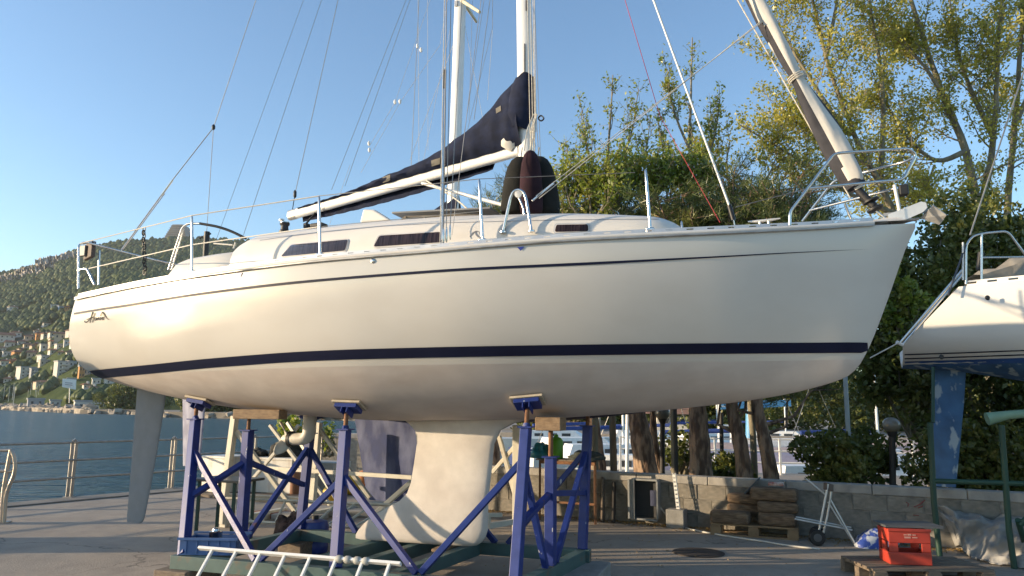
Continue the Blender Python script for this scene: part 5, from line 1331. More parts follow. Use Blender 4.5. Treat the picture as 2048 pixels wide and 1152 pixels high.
# big grey tarpaulin
def tarp():
    t = thing('tarpaulin', 'crumpled grey tarpaulin thrown over gear against the block wall', 'tarpaulin', G(1950, 1130)); rt_ = random.Random(12)
    tm = mat('grey_tarp', (.31, .305, .29), .8, var=.12, scale=5, bump=.008, bscale=12, detail=4)
    U, Vn = 80, 44; rows_ = []
    top = [(1852, 1012), (1875, 1006), (1920, 1018), (1970, 1030), (2010, 1030), (2080, 1040)]
    bot = [(1872, 1068), (1900, 1090), (1945, 1120), (1985, 1130), (2040, 1138), (2110, 1142)]
    ph = [rt_.uniform(0, 6.3) for _ in range(10)]
    for i in range(U + 1):
        f = i / U * 5; k = min(4, int(f)); r_ = f - k
        tu, tv_ = lerp(top[k][0], top[k + 1][0], r_), lerp(top[k][1], top[k + 1][1], r_); bu_, bv_ = lerp(bot[k][0], bot[k + 1][0], r_), lerp(bot[k][1], bot[k + 1][1], r_)
        A = wallpt(tu, tv_, .10); B = G(bu_, bv_); row = []
        for j in range(Vn + 1):
            g_ = j / Vn; p = A.lerp(B, g_)
            bulge = .16 * math.sin(math.pi * g_) ** .8
            fold = .22 * mnoise.noise(p * 2.3) + .30 * (.25 - abs(mnoise.noise(p * 3.6 + V(5, 2, 1)))) + .14 * (.25 - abs(mnoise.noise(p * 8 + V(1, 8, 3))))
            p = p + wn * (bulge + fold * (1 - g_ * .3)) + V(0, 0, bulge * .6 + fold * .4)
            if g_ > .97: p.z = .012 + abs(fold) * .5
            row.append(p)
        rows_.append(row)
    mb = MB(); mb.grid(rows_); o = mb.build('cloth', tm, t, 180); s_ = o.modifiers.new('thickness', 'SOLIDIFY'); s_.thickness = .008
tarp()
nc_ = G(1840, 1150); pallet('pallet', 'weathered pallet lying under the red bottle crate', V(rcx.x + .10, rcx.y + .02, 0), .02, 1.2, .72, nb=6)
# manhole cover, hose
mh = G(1397, 1106); mb = MB(); mb.lathe(V(mh.x, mh.y, .004), [(.30, 0), (.30, .006), (.28, .008)], 32); mo = mb.build('manhole_cover', mat('cast_iron', (.045, .035, .028), .8, var=.3, scale=30, bump=.004, bscale=50)); tag(mo, 'dark round manhole cover in the quay', 'manhole')
hp = [G(1305, 1015), G(1345, 1050), G(1390, 1063), G(1460, 1075), G(1530, 1085), G(1580, 1094), G(1640, 1100)]
hz = [V(p.x, p.y, .012) for p in hp]; hz[0] = wallpt(1310, 1000, .08)
mb = MB(); mb.tube(arc(hz, 4, .4), .011, 6); mo = mb.build('white_cable', mat('cable_white', (.6, .58, .52), .6)); tag(mo, 'thin white cable running from the meter cabinet across the quay', 'cable')

# ---------------------------------------------------------------- lamp posts and poles behind the wall
globe = mat('lamp_globe', (.22, .20, .16), .25, var=.1, coat=.3)
darkp = mat('dark_post', (.03, .027, .025), .6)
for u, vt, vb, Y, rpx, lb in ((1325, 826, 950, 13.5, 15, 'dark globe lamp post between the pine trunks'), (1783, 850, 980, 10.9, 17, 'dark globe lamp post standing right of the shrub behind the wall')):
    c = P(u, vt, Y); b = P(u - 2, vb, Y); t = thing('lamp_post', lb, 'lamp post', V(b.x, b.y, 0), 'globe lamp posts'); r = rpx / F_PX * Y
    mb = MB(); mb.lathe(c, [(r * max(.02, math.sin(a)), -r * .92 * math.cos(a)) for a in np.linspace(.12, math.pi, 14)], 20); mb.build('globe', globe, t, 60)
    mb = MB(); mb.tube([V(b.x, b.y, 0), V(c.x, c.y, c.z - r * .9)], .045, 10); mb.build('pole', darkp, t, 60)
    mb = MB(); mb.lathe(V(c.x, c.y, c.z - r * 1.05), [(.03, -.08), (r * .5, .0), (r * .62, .05)], 14); mb.build('collar', darkp, t, 60)
for k, (u0, v0, u1, v1, Y, r, m, lb) in enumerate(((1689, 730, 1703, 980, 11.2, .035, mat('pale_pole', (.36, .42, .42), .6), 'thin pale pole rising behind the wall under the bow'), (1349, 800, 1353, 950, 12.4, .035, darkp, 'dark thin pole right of the globe lamp between the pines'), (1443, 862, 1445, 955, 15, .04, darkp, 'short dark pole between two pine trunks'),
                                            (1198, 815, 1196, 930, 14.5, .03, alu, 'bright thin pole left of the leftmost big pine trunk'), (1255, 830, 1254, 940, 20, .05, whitep, 'white pole left of the thick pine trunk'))):
    a, b = P(u0, v0, Y), P(u1, v1, Y); t = thing('pole', lb, 'pole', V(b.x, b.y, 0)); mb = MB(); mb.tube([V(b.x + (b.x - a.x) * .5, b.y, 0 if Y < 16 else -.2), b, a, a + (a - b) * .4], r, 8); mb.build('shaft', m, t, 60)
    mb = MB(); mb.lathe(V(b.x + (b.x - a.x) * .5, b.y, 0), [(r * 2, 0), (r * 2, .03), (r, .05)], 8); mb.build('base', m, t, 60)

# ---------------------------------------------------------------- the yacht at the right edge
RPSI = R(26); rc_, rs_ = math.cos(RPSI), math.sin(RPSI); RYC = 8.9
RO = P(1806, 700, RYC) + V(.72 * rs_, .72 * rc_, 0); RO = V(RO.x, RO.y, 0)      # stern centre; heading right and a little nearer
ry = thing('sailing_yacht', 'white yacht with blue bottom and sloping stern at the right edge', 'sailboat', RO)
def RW(x, y, z): return V(RO.x + x * rc_ + y * rs_, RO.y - x * rs_ + y * rc_, z)
zsr = P(1945, 572, 8.45).z; zstr = P(1850, 724, 8.75).z; zlow = P(1806, 690, 8.9).z
def r_hb(x): return interp([(0, .86), (1, 1.05), (3, 1.4), (5, 1.45), (7, 1.15), (9, .5), (10, .05)], x)
def r_zb(x): return interp([(0, zstr - .03), (.6, zstr - .08), (1.6, zstr - .26), (3, zstr - .42), (5, zstr - .5), (7.5, zstr - .4), (9.2, zstr - .1), (10, zsr + .1)], x)
def r_zs(x): return zsr + .012 * x
def r_b(x, z): return r_hb(x) * gsec((z - r_zb(x)) / (r_zs(x) - r_zb(x)), 3)
def r_x(x, z):
    """sloping stern: stations move forward with height near the stern"""
    t = max(0, min(1, (z - zlow) / (zsr - zlow))); return x + .62 * t * max(0, 1 - x / 3.5)
def r_rows(z0, z1, n, sg):
    out = []
    for x in np.linspace(0, 10, 50):
        out.append([RW(r_x(x, z), -sg * r_b(x, z), z) for z in [lerp(z0(x), z1(x), k / (n - 1)) for k in range(n)]])
    return out
def r_hull(name, z0, z1, n, m):
    mb = MB(); mb.grid([r_[::-1] for r_ in r_rows(z0, z1, n, 1)]); mb.grid(r_rows(z0, z1, n, -1)); return mb.build(name, m, ry, 50)
wht = mat('worn_white_gelcoat', (.70, .68, .63), .35, var=.03, scale=2)
bl2 = streak(mat('sun_dappled_antifoul', (.045, .12, .24), .7, var=.2, scale=5), (.35, .42, .45), 4, .9, (1.5, 1.5, .8), .55, .60)  # pale blotches paint dappled sunlight into the turquoise antifouling
zw = lambda x: max(zstr - .0, r_zb(x) + .02)
r_hull('topsides', zw, r_zs, 12, wht); r_hull('underwater_hull', r_zb, zw, 10, bl2)
st = [RW(r_x(0, z), -s_ * r_b(0, z), z) for s_, zz in ((1, np.linspace(r_zs(0), r_zb(0), 12)), (-1, np.linspace(r_zb(0), r_zs(0), 12))) for z in zz]
mb = MB(); mb.add(st, [tuple(range(len(st)))]); mb.build('transom', wht, ry)
mb = MB(); mb.grid([[RW(r_x(x, r_zs(x)), y * (r_hb(x) - .01), r_zs(x) + .05 * (1 - y * y)) for y in np.linspace(-1, 1, 9)] for x in np.linspace(0, 10, 30)]); mb.build('deck', gel2, ry, 60)
for k, (dz, m, h) in enumerate(((.10, navy, .012), (.055, navy, .012), (-.02, mat('mid_blue_band', (.03, .09, .28), .4), .05))):
    mb = MB()
    rows_ = []
    for x in np.linspace(.02, 9, 50):
        r_ = []
        for e in (0, h):
            z = zstr + dz + e; r_.append(RW(r_x(x, z), -r_b(x, z) - .006, z))
        rows_.append(r_)
    mb.grid(rows_); mb.build('pinstripe' if k < 2 else 'waterline_band', m, ry)
# toe rail with slots
mb = MB()
ra_ = [RW(r_x(x, r_zs(x)), -r_hb(x), r_zs(x) + .0) for x in np.linspace(.1, 9.5, 80)]
for k in range(79):
    def qd(t0, t1): mb.prism([ra_[k] + V(0, 0, t0), ra_[k + 1] + V(0, 0, t0), ra_[k + 1] + V(0, 0, t1), ra_[k] + V(0, 0, t1)], (0, .012, 0))
    if k % 2: qd(0, .06)
    else: qd(0, .02); qd(.042, .06)
mb.build('toe_rail', whitep, ry)
for u, v in ((1973, 596), (1881, 714)):
    q = P(u, v, 8.22 if u > 1900 else 8.62); mb = MB(); mb.lathe(q, [(.02, 0), (.03, .02), (.02, .03)], 10, (0, -1, 0)); mb.build('hull_outlet', black, ry, 40)
# rudder, keel
rows_ = []
for t in (0, .3, .7, .97, 1):
    a, b = P(lerp(1866, 1868, t), lerp(735, 972, t), 9.35), P(lerp(1935, 1912, t), lerp(735, 975, t), 9.15)
    c, k = .045, 1
    rows_.append([V(lerp(b.x, a.x, q), lerp(b.y, a.y, q) + s_ * .05 * math.sqrt(max(0, q * (1 - q))) * 2 * (1 - .3 * q), lerp(b.z, a.z, q) + (.12 if t == 0 else 0)) for s_, qq in ((1, np.linspace(0, 1, 8)), (-1, np.linspace(1, 0, 8)[1:-1])) for q in qq])
mb = MB(); mb.grid(rows_, True); mb.add(rows_[-1], [tuple(range(len(rows_[0])))]); mb.build('rudder', bl2, ry, 60)
rows_ = []
for t in (0, .5, 1):
    z = lerp(zstr - .4, .45, t); rows_.append([RW(4.1 + .2 * t + 1.3 * q, s_ * .12 * math.sqrt(max(0, q * (1 - q))) * 2, z) for s_, qq in ((1, np.linspace(0, 1, 8)), (-1, np.linspace(1, 0, 8)[1:-1])) for q in qq])
mb = MB(); mb.grid(rows_, True); mb.add(rows_[-1], [tuple(range(len(rows_[0])))]); mb.build('keel', bl2, ry, 60)
# swim ladder, pushpit, gear on deck
YS = 8.45
def rt(name, pts, r, m=steel, Y=YS): mb = MB(); mb.tube(arc([P(u, v, Y + (0 if len(p_) < 3 else p_[2])) for p_ in pts for u, v in [p_[:2]]], 4, .06) if len(pts) > 2 else [P(p_[0], p_[1], Y + (0 if len(p_) < 3 else p_[2])) for p_ in pts], r, 8); return mb.build(name, m, ry, 60)
rt('stern_ladder', [(1799, 687, .35), (1925, 540, .1)], .016); rt('stern_ladder', [(1803, 692, .5), (1926, 548, .3)], .014); rt('ladder_foot', [(1793, 684, .35), (1806, 690, .35)], .022, whitep)
rt('pushpit_rail', [(1932, 568), (1932, 490), (1945, 472), (1970, 466), (2015, 462), (2048, 506), (2075, 540)], .013); rt('pushpit_rail', [(1963, 562), (1963, 467)], .013); rt('pushpit_rail', [(1963, 515), (2048, 514), (2100, 513)], .011)
rt('pushpit_rail', [(1926, 560), (1926, 485)], .011, whitep)
rt('ensign_staff', [(1896, 590), (1932, 490)], .012, mat('dark_staff', (.04, .05, .07), .5)); rt('mooring_line', [(1740, 716), (1800, 684)], .007, rope)
rt('backstay', [(1940, 470), (2062, 100), (2100, -20)], .010, wire, YS + .4)
rt('winch_drum', [(1958, 540, .2), (1962, 505, .2)], .035, black)
mb = MB(); a = P(2010, 545, YS + .5); rows_ = []
for t in np.linspace(0, 1, 12):
    c = P(lerp(1948, 2110, t), lerp(562, 530, t), YS + .45); h = lerp(.08, .26, t); rows_.append([c + V(0, -.18, -.1), c + V(0, -.16, h * .6), c + V(0, 0, h + .03 * math.sin(t * 17)), c + V(0, .2, h * .6), c + V(0, .2, -.1)])
mb.grid(rows_); mb.build('folded_cover', mat('beige_canvas', (.28, .25, .20), .9, var=.15, scale=6, bump=.01, bscale=12), ry, 60)
mb = MB(); rows_ = [[RW(3 + x, y, zsr + .05 + h * math.sqrt(max(0, 1 - (y / 1.05) ** 4))) for y in np.linspace(-1.05, 1.05, 12)] for x, h in ((0, .02), (.15, .35), (1, .42), (3, .35), (4, .02))]; mb.grid(rows_); mb.build('coachroof', gel2, ry, 60)
mb = MB(); mb.tube([RW(5, 0, zsr + .3), RW(4.95, 0, zsr + 11)], .075, 12); mb.build('mast', aluw, ry, 60)
# green tube stand under it
gs = thing('boat_stand', 'dark green tube stand under the yacht at the right edge', 'stand', G(1990, 1100))
gst = mat('stand_green', (.015, .055, .035), .55, var=.15)
lg = mat('pale_green_tube', (.20, .32, .22), .5)
def gtube(pts, r, m=gst, nm='tube'): mb = MB(); mb.tube(pts, r, 10); mb.build(nm, m, gs, 60)
a = P(1860, 845, 8.75); b = P(1868, 1005, 8.75); gtube([V(b.x + .02, b.y, 0), b, a], .032, nm='post')
a = P(2003, 850, 8.4); b = P(2018, 1060, 8.4); gtube([V(b.x + .02, b.y, 0), b, a], .032, nm='post')
gtube([P(1866, 962, 8.75), P(2012, 966, 8.4), P(2120, 970, 8.2)], .03, nm='rail'); gtube([P(1866, 845, 8.75), P(1866, 735, 8.9)], .02, nm='jack')
gtube([P(1974, 838, 8.5), P(2014, 830, 8.45), P(2120, 822, 8.3)], [.075, .05, .045], lg, 'cross_tube')
gtube([P(2040, 1050, 8.3), P(2090, 1000, 8.2)], .03, nm='brace'); g = G(2060, 1130); gtube([V(g.x, g.y, .05), P(2036, 1040, 8.3)], .03, nm='brace')

# ---------------------------------------------------------------- far shore: breakwater, huts, masts, houses
rockm = mat('breakwater_rock', (.30, .26, .21), .95, var=.35, scale=.5, bump=.2, bscale=1.2)
def onwater(u, v): return G(u, v, WZ)
bwp = [onwater(-160, 816), onwater(0, 819.3), onwater(60, 822.5), onwater(120, 825), onwater(170, 827.5)]
bw = MB(); rows_ = []
core = tag(MB().prism([V(p.x, p.y - 1, WZ - 1) for p in bwp] + [V(p.x, p.y + 16, WZ - 1) for p in reversed(bwp)], (0, 0, 2.6)).build('breakwater', rockm), 'rubble breakwater on the far side of the water', None, None, 'structure')
rms = []
for k in range(5):
    rb_ = random.Random(k); v = [V(x, y, z) for x in (-.5, .5) for y in (-.5, .5) for z in (-.5, .5)] + [V(rb_.uniform(-.2, .2), rb_.uniform(-.2, .2), .62), V(.6, rb_.uniform(-.2, .2), 0), V(rb_.uniform(-.2, .2), -.62, .1)]
    v = [p * rb_.uniform(.8, 1.2) for p in v]
    import bmesh
    bm = bmesh.new(); [bm.verts.new(p) for p in v]; r_ = bmesh.ops.convex_hull(bm, input=bm.verts)
    bmesh.ops.delete(bm, geom=[e for e in r_['geom_interior'] if isinstance(e, bmesh.types.BMVert)], context='VERTS')
    me = bpy.data.meshes.new('rock'); bm.to_mesh(me); bm.free(); me.materials.append(rockm); rms.append(me)
WI[core.name] = Matrix()
for k in range(210):
    f = rnd.random() ** .8 * 3.999; i = int(f); p = bwp[i].lerp(bwp[i + 1], f - i); s_ = rnd.uniform(1.2, 3.0) * (p.y / 330)
    row = rnd.random()
    o = link('rock', rnd.choice(rms), None, core); o.location = p + V(0, row * 7 - 1, .1 + row * 2.1); o.rotation_euler = (rnd.uniform(-.5, .5), rnd.uniform(-.5, .5), rnd.uniform(0, 6)); o.scale = (s_ * rnd.uniform(.8, 1.5), s_, s_ * rnd.uniform(.5, .8))
# shore strip right of it
bank = MB(); pts = [onwater(160, 827.5), onwater(270, 829), onwater(335, 835), onwater(520, 838), onwater(760, 842), onwater(1000, 846)]
bank.prism([V(p.x, p.y, WZ - 1) for p in pts] + [V(p.x * 1.25, p.y * 1.25 + 40, WZ - 1) for p in reversed(pts)], (0, 0, 2.4)); tag(bank.build('shore', mat('shore_stone', (.22, .19, .15), .95, var=.25, scale=.2)), 'stone edged far shore', None, None, 'structure')
for k in range(90):
    f = .2 + rnd.random() * 4.79; i = min(4, int(f)); p = pts[i].lerp(pts[i + 1], f - i); s_ = rnd.uniform(1., 2.0) * (p.y / 260)
    o = link('rock', rnd.choice(rms), None, core); o.location = p + V(0, rnd.uniform(-1, 1.5), rnd.uniform(0, 1.2)); o.rotation_euler = (rnd.uniform(-.5, .5), rnd.uniform(-.5, .5), rnd.uniform(0, 6)); o.scale = (s_ * 1.2, s_, s_ * .7)
def pxsize(px, Y): return px / F_PX * Y
roofm = [mat('roof_tile', (.36, .16, .09), .9, var=.2, scale=.3), mat('roof_brown', (.28, .15, .10), .9, var=.2, scale=.3)]
wallc = {'w': mat('house_white', (.60, .57, .50), .9, var=.06, scale=.2), 'c': mat('house_cream', (.52, .44, .33), .9, var=.06, scale=.2), 'o': mat('house_orange', (.52, .26, .10), .9, var=.06, scale=.2), 'g': mat('house_grey', (.36, .36, .36), .9, var=.06, scale=.2), 'b': mat('house_blue', (.20, .30, .42), .9)}
winm = mat('far_window', (.05, .055, .06), .25); winme = None
def house(u, v, wpx, hpx, colr, roof, lb, p=None, turn=.3, floors=None, ratio=.8, name='house', cat='house'):
    global winme
    p = p or hill_at(u, v); Y = p.y; w, h = pxsize(wpx, Y), pxsize(hpx, Y); d = w * ratio
    t = thing(name, lb, cat, p, 'buildings on the far shore'); rr = Matrix.Rotation(math.atan2(-p.x, p.y) + turn, 3, 'Z'); base = p + V(0, d * .3, -4)
    mb = MB(); mb.box(base + V(0, 0, (h + 4) / 2), (w, d, h + 4), rr); mb.build('wall', wallc[colr], t)
    if roof != 'flat':
        rh = h * .38 if roof == 'hip' else h * .42; e = 1.0
        q = [base + rr @ V(x * (w / 2 + e), y * (d / 2 + e), h + 4) for x, y in ((-1, -1), (1, -1), (1, 1), (-1, 1))]; rg = [base + rr @ V(x * w * (.25 if roof == 'hip' else .5), 0, h + 4 + rh) for x in (-1, 1)]
        mb = MB(); mb.add(q + rg, [(0, 1, 5, 4), (2, 3, 4, 5), (1, 2, 5), (3, 0, 4), (3, 2, 1, 0)]); mb.build('roof', roofm[hash(lb) % 2 if False else len(lb) % 2], t)
        mb = MB(); mb.box(base + rr @ V(w * .2, d * .1, h + 4 + rh * .8), (.9, .9, 2)); mb.build('chimney', wallc[colr], t)
    else:
        mb = MB(); mb.box(base + V(0, 0, h + 4 + .3), (w + .6, d + .6, .6), rr); mb.build('roof_slab', wallc['g'], t)
    nf = floors or max(1, round(h / 3.3)); nw = max(2, min(6, round(w / 3.4)))
    if winme is None: winme = bpy.data.meshes.new('window'); mm = MB(); mm.box((0, 0, 0), (1, 1, 1)); winme.from_pydata([tuple(q) for q in mm.v], [], mm.f); winme.materials.append(winm)
    Ms = WI[t.name]
    for i in range(nf):
        for j in range(nw):
            c = base + rr @ V((-.5 + (j + .5) / nw) * w * .94, -d / 2 - .02, 4 + h * (i + .52) / nf); o = link('window', winme, None, t); o.matrix_basis = Ms @ (Matrix.Translation(c) @ rr.to_4x4() @ Matrix.Diagonal((w / nw * .28, .25, h / nf * .36, 1)))
    if floors and floors >= 3:
        for i in range(nf):
            mb = MB(); mb.box(base + rr @ V(w * .1, -d / 2 - .7, 4 + h * i / nf + .5), (w * .55, 1.3, .9), rr); mb.build('balcony', wallc['w'], t)
    return t
H = [(22, 621, 16, 7, 'w', 'hip', 'small white house alone high on the wooded slope at the left'), (72, 617, 12, 5, 'w', 'hip', 'tiny pale house high on the slope between two others'), (106, 621, 14, 10, 'w', 'flat', 'white house with blue annex high on the slope'), (119, 622, 10, 9, 'b', 'flat', 'blue block beside the white house high on the slope'), (133, 623, 9, 8, 'o', 'hip', 'small orange house by the yacht stern high on the slope'),
     (91, 653, 20, 6, 'w', 'hip', 'lone low white house on the middle slope'), (72, 667, 12, 6, 'w', 'hip', 'small white house just above the village'), (8, 686, 26, 14, 'w', 'gable', 'large white gabled house at the left edge of the village'), (56, 681, 18, 9, 'c', 'hip', 'cream house left of the orange one in the upper village'), (75, 679, 10, 11, 'o', 'hip', 'orange house in the upper village row'), (88, 676, 12, 8, 'w', 'hip', 'white house right of the orange one in the upper village'), (120, 680, 28, 12, 'c', 'hip', 'wide cream house with red roof in the upper village'),
     (102, 683, 10, 6, 'w', 'hip', 'small white house left of the wide cream one'), (40, 693, 14, 9, 'w', 'hip', 'white house in the second village row at left'), (24, 693, 14, 7, 'c', 'hip', 'low cream house in the second village row at left'), (104, 692, 16, 8, 'c', 'hip', 'cream house in the middle of the village'), (133, 692, 14, 10, 'w', 'flat', 'white flat roofed house under the wide cream one'), (3, 702, 12, 6, 'w', 'hip', 'small white house at the left edge below the gabled one'), (88, 702, 20, 11, 'w', 'flat', 'white flat roofed house in the middle of the village'), (66, 700, 14, 8, 'c', 'hip', 'cream house left of the white flat roofed one'),
     (40, 703, 12, 5, 'c', 'hip', 'low cream house above the trees'), (138, 716, 14, 10, 'w', 'flat', 'white block near the yacht stern'), (120, 712, 10, 6, 'c', 'hip', 'small cream house above the balcony blocks'), (88, 722, 26, 8, 'w', 'flat', 'long white terrace building in the village'), (152, 712, 12, 9, 'w', 'hip', 'white house touching the yacht stern outline')]
for h_ in H: house(*h_, turn=rnd.uniform(-.1, .5))
# the closer packed houses of the village: rows told by height, order from the left
rh_ = random.Random(31); ORD = ['first', 'second', 'third', 'fourth', 'fifth', 'sixth', 'seventh', 'eighth']
for row, (vv, us) in {'highest': (673, (30, 104, 140)), 'upper': (698, (16, 53, 78, 118, 146)), 'middle': (714, (10, 32, 60, 104, 140)), 'lower': (732, (6, 24, 84, 140, 164)), 'lowest': (768, (12, 108, 140, 190, 236))}.items():
    for k, u in enumerate(us):
        cl_ = rh_.choice('wwccwo'); house(u, vv + rh_.uniform(-3, 3), rh_.uniform(11, 19), rh_.uniform(7, 11), cl_, rh_.choice(('hip', 'hip', 'gable', 'flat')), '%s %s infill house, %s from the left in the %s village row' % ('small', {'w': 'white', 'c': 'cream', 'o': 'orange'}[cl_], ORD[k], row), turn=rh_.uniform(-.1, .5))
house(118, 752, 22, 28, 'w', 'flat', 'tall white apartment block with balconies', floors=4, turn=.4, name='apartment_block', cat='building')
house(46, 758, 28, 20, 'w', 'flat', 'pale apartment block at the left with balconies', floors=3, turn=.35, name='apartment_block', cat='building'); house(64, 757, 12, 18, 'g', 'flat', 'grey side block beside the pale apartments', floors=3, turn=.35, name='apartment_block', cat='building')
house(160, 756, 10, 22, 'o', 'flat', 'bright orange tall house by the village shore', turn=.3); house(170, 753, 12, 14, 'c', 'hip', 'peach house right of the bright orange one', turn=.3)
house(216, 770, 17, 22, 'w', 'flat', 'white balcony block under the yacht stern', floors=3, turn=.35, name='apartment_block', cat='building')
house(83, 773, 34, 8, 'c', 'hip', 'long low house with red roof near the shore', turn=.2); house(170, 781, 12, 8, 'w', 'hip', 'small white house right of the billboard'); house(184, 784, 12, 7, 'w', 'hip', 'second small white house right of the billboard'); house(217, 781, 20, 6, 'w', 'flat', 'low white building by the shore trees')
house(345, 800, 16, 16, 'c', 'hip', 'cream house seen between rudder and stern post', turn=.2)
def shorehouse(u, v, Y, *a, **k): return house(u, v, *a, p=P(u, v, Y), **k)
shorehouse(186, 821, 285, 74, 17, 'w', 'flat', 'long white harbour hut with a row of windows', turn=.1, ratio=.35, floors=1, name='harbour_hut', cat='hut'); shorehouse(68, 812, 330, 28, 13, 'g', 'flat', 'grey container by the breakwater', turn=.1, ratio=.5, floors=1, name='container', cat='container'); shorehouse(108, 812, 320, 18, 10, 'w', 'flat', 'small white cabin left of the harbour hut', turn=.1, ratio=.5, floors=1, name='harbour_hut', cat='hut')
shorehouse(440, 832, 230, 46, 14, 'b', 'flat', 'pale blue shed on the shore seen under the hull', turn=.1, ratio=.4, floors=1, name='harbour_hut', cat='hut')
# billboard
bb_t = thing('billboard', 'white billboard on a tall post by the shore', 'billboard', P(139, 806, 300)); A, B = P(125, 778, 300), P(150, 760, 300)
mb = MB(); mb.add([P(124, 774, 300), P(149, 779, 302), P(150, 759, 302), P(125, 757, 300)] + [p + V(0, 1, 0) for p in (P(124, 774, 300), P(149, 779, 302), P(150, 759, 302), P(125, 757, 300))], [(0, 1, 2, 3), (7, 6, 5, 4), (0, 4, 5, 1), (1, 5, 6, 2), (2, 6, 7, 3), (3, 7, 4, 0)]); mb.build('panel', whitep, bb_t)
mb = MB(); mb.tube([P(139, 806, 300), P(139.5, 776, 300)], .22, 8); mb.build('post', galv, bb_t, 60)
mb = MB(); 
for z in (765, 769): mb.beam(P(130, z, 299), P(145, z + 1.5, 299.5), .1, .35)
mb.build('printed_lines', mat('grey_print', (.35, .35, .35), .8), bb_t)
# moored boats' masts at the far marina
for k in range(17):
    u = rnd.uniform(-8, 82); Y = rnd.uniform(370, 410); b = P(u, 816, Y); h = rnd.uniform(8, 13)
    t = thing('moored_sailboat', 'far moored sailboat seen as a thin mast behind the breakwater', 'sailboat', V(b.x, b.y, WZ), 'far moored sailboats')
    mb = MB(); mb.tube([V(b.x, b.y, .5), V(b.x, b.y, h + 1)], .075, 5); mb.build('mast', alu, t)
    mb = MB(); mb.prism([V(b.x - 4, b.y, WZ + 1.2), V(b.x - 3.6, b.y - 1.2, WZ + 1.2), V(b.x + 2, b.y - 1.2, WZ + 1.2), V(b.x + 4.4, b.y, WZ + 1.2), V(b.x + 2, b.y + 1.2, WZ + 1.2), V(b.x - 3.6, b.y + 1.2, WZ + 1.2)], (0, 0, -1.4)); mb.build('hull', whitep, t)

# ---------------------------------------------------------------- marina beyond the block wall
tag(MB().prism([V(2, 33, WZ - 1), V(40, 30, WZ - 1), V(40, 31.2, WZ - 1), V(2, 34.2, WZ - 1)], (0, 0, 1.55)).build('pontoon', concr), 'pale pontoon in the marina behind the wall', None, None, 'structure')
def moored(label, u, v, Y, ln, hd, hullm, cabm, mast=0, cover=None, fb=.9):
    b = P(u, v, Y); c = V(b.x, b.y, WZ); t = thing('moored_boat', label, 'boat', c, 'boats moored in the marina'); rr = Matrix.Rotation(hd, 3, 'Z'); bm_ = ln * .16
    def hp(x, y, z): return c + rr @ V(x, y, z)
    rows_ = []
    for x, w in ((-.5, .85), (-.3, 1), (0, 1), (.25, .8), (.4, .45), (.5, .04)):
        sh = fb + .35 * max(0, x) ** 1.5; rows_.append([hp(x * ln - (.04 * ln if z_ < .3 and x > .3 else 0), y * w * bm_ * (1 if z_ > .3 else .75), (sh if z_ > .3 else -.15)) for y, z_ in ((-1, 1), (-1, .1), (1, .1), (1, 1))])
    mb = MB(); mb.grid(rows_); mb.add(rows_[0], [(0, 1, 2, 3)]); mb.build('hull', hullm, t, 40)
    mb = MB(); mb.grid([[r_[0] + V(0, 0, -.04), r_[3] + V(0, 0, -.04)] for r_ in rows_]); mb.build('deck', gel2, t)
    mb = MB(); q = [hp(x * ln, y * bm_ * .6, fb - .05) for x, y in ((-.3, -1), (.2, -1), (.28, 0), (.2, 1), (-.3, 1))]; q2 = [hp(x * ln, y * bm_ * .52, fb + .55) for x, y in ((-.27, -1), (.12, -1), (.16, 0), (.12, 1), (-.27, 1))]
    mb.add(q + q2, [(5, 6, 7, 8, 9)] + [(i, (i + 1) % 5, 5 + (i + 1) % 5, 5 + i) for i in range(5)]); mb.build('cabin', cabm, t)
    for k in range(3):
        mb = MB(); mb.beam(hp((-.2 + .11 * k) * ln, -bm_ * .575, fb + .27), hp((-.13 + .11 * k) * ln, -bm_ * .575, fb + .27), .03, .2); mb.build('window', winm, t)
    if cover:
        rows_ = [[hp(x * ln, y * bm_, fb + .75 * s_ * (1 - (abs(y)) ** 2) + .05) for y in np.linspace(-1, 1, 7)] for x, s_ in ((-.5, .5), (-.3, 1), (0, 1.05), (.25, .9), (.42, .4))]; mb = MB(); mb.grid(rows_); mb.build('boat_cover', cover, t, 60)
    if mast:
        mb = MB(); mb.tube([hp(.05 * ln, 0, fb), hp(.05 * ln, 0, mast)], .06, 8); mb.build('mast', aluw, t, 60)
        mb = MB(); mb.tube([hp(.03 * ln, 0, fb + 1.3), hp(-.38 * ln, 0, fb + 1.2)], .09, 8); mb.build('boom', mat('blue_sailcover', (.03, .06, .22), .9), t, 60)
        for e in (-.48, .5): mb = MB(); mb.tube([hp(e * ln, 0, fb), hp(.05 * ln, 0, mast)], .015, 5); mb.build('stay', wire, t)
    return t
bw_ = whitep; bnav = mat('boat_navy', (.03, .05, .16), .4); pk = mat('pinkish_cover', (.42, .33, .30), .85, var=.1); wcv = mat('white_cover', (.62, .58, .52), .85)
moored('white motor boat under a pinkish cover right of the fourth pine', 1600, 905, 27, 6.0, .05, bnav, bw_, 0, pk); moored('boat with a white cover behind the pinkish one', 1590, 885, 36, 7, .1, bw_, bw_, 0, wcv)
moored('white cabin boat seen between the third and second pine trunks', 1455, 905, 30, 6.5, -.1, bw_, bw_, 9, pk); moored('white sailboat with blue boom cover left of the thick pine', 1230, 895, 34, 8, .2, bw_, bw_, 11); moored('white cruiser seen right of the globe lamp behind the shrub', 1820, 905, 26, 6, .1, bw_, bw_, 0); moored('white covered boat above the shrub left of the right lamp', 1745, 880, 38, 6.5, -.1, bw_, bw_, 0, wcv)
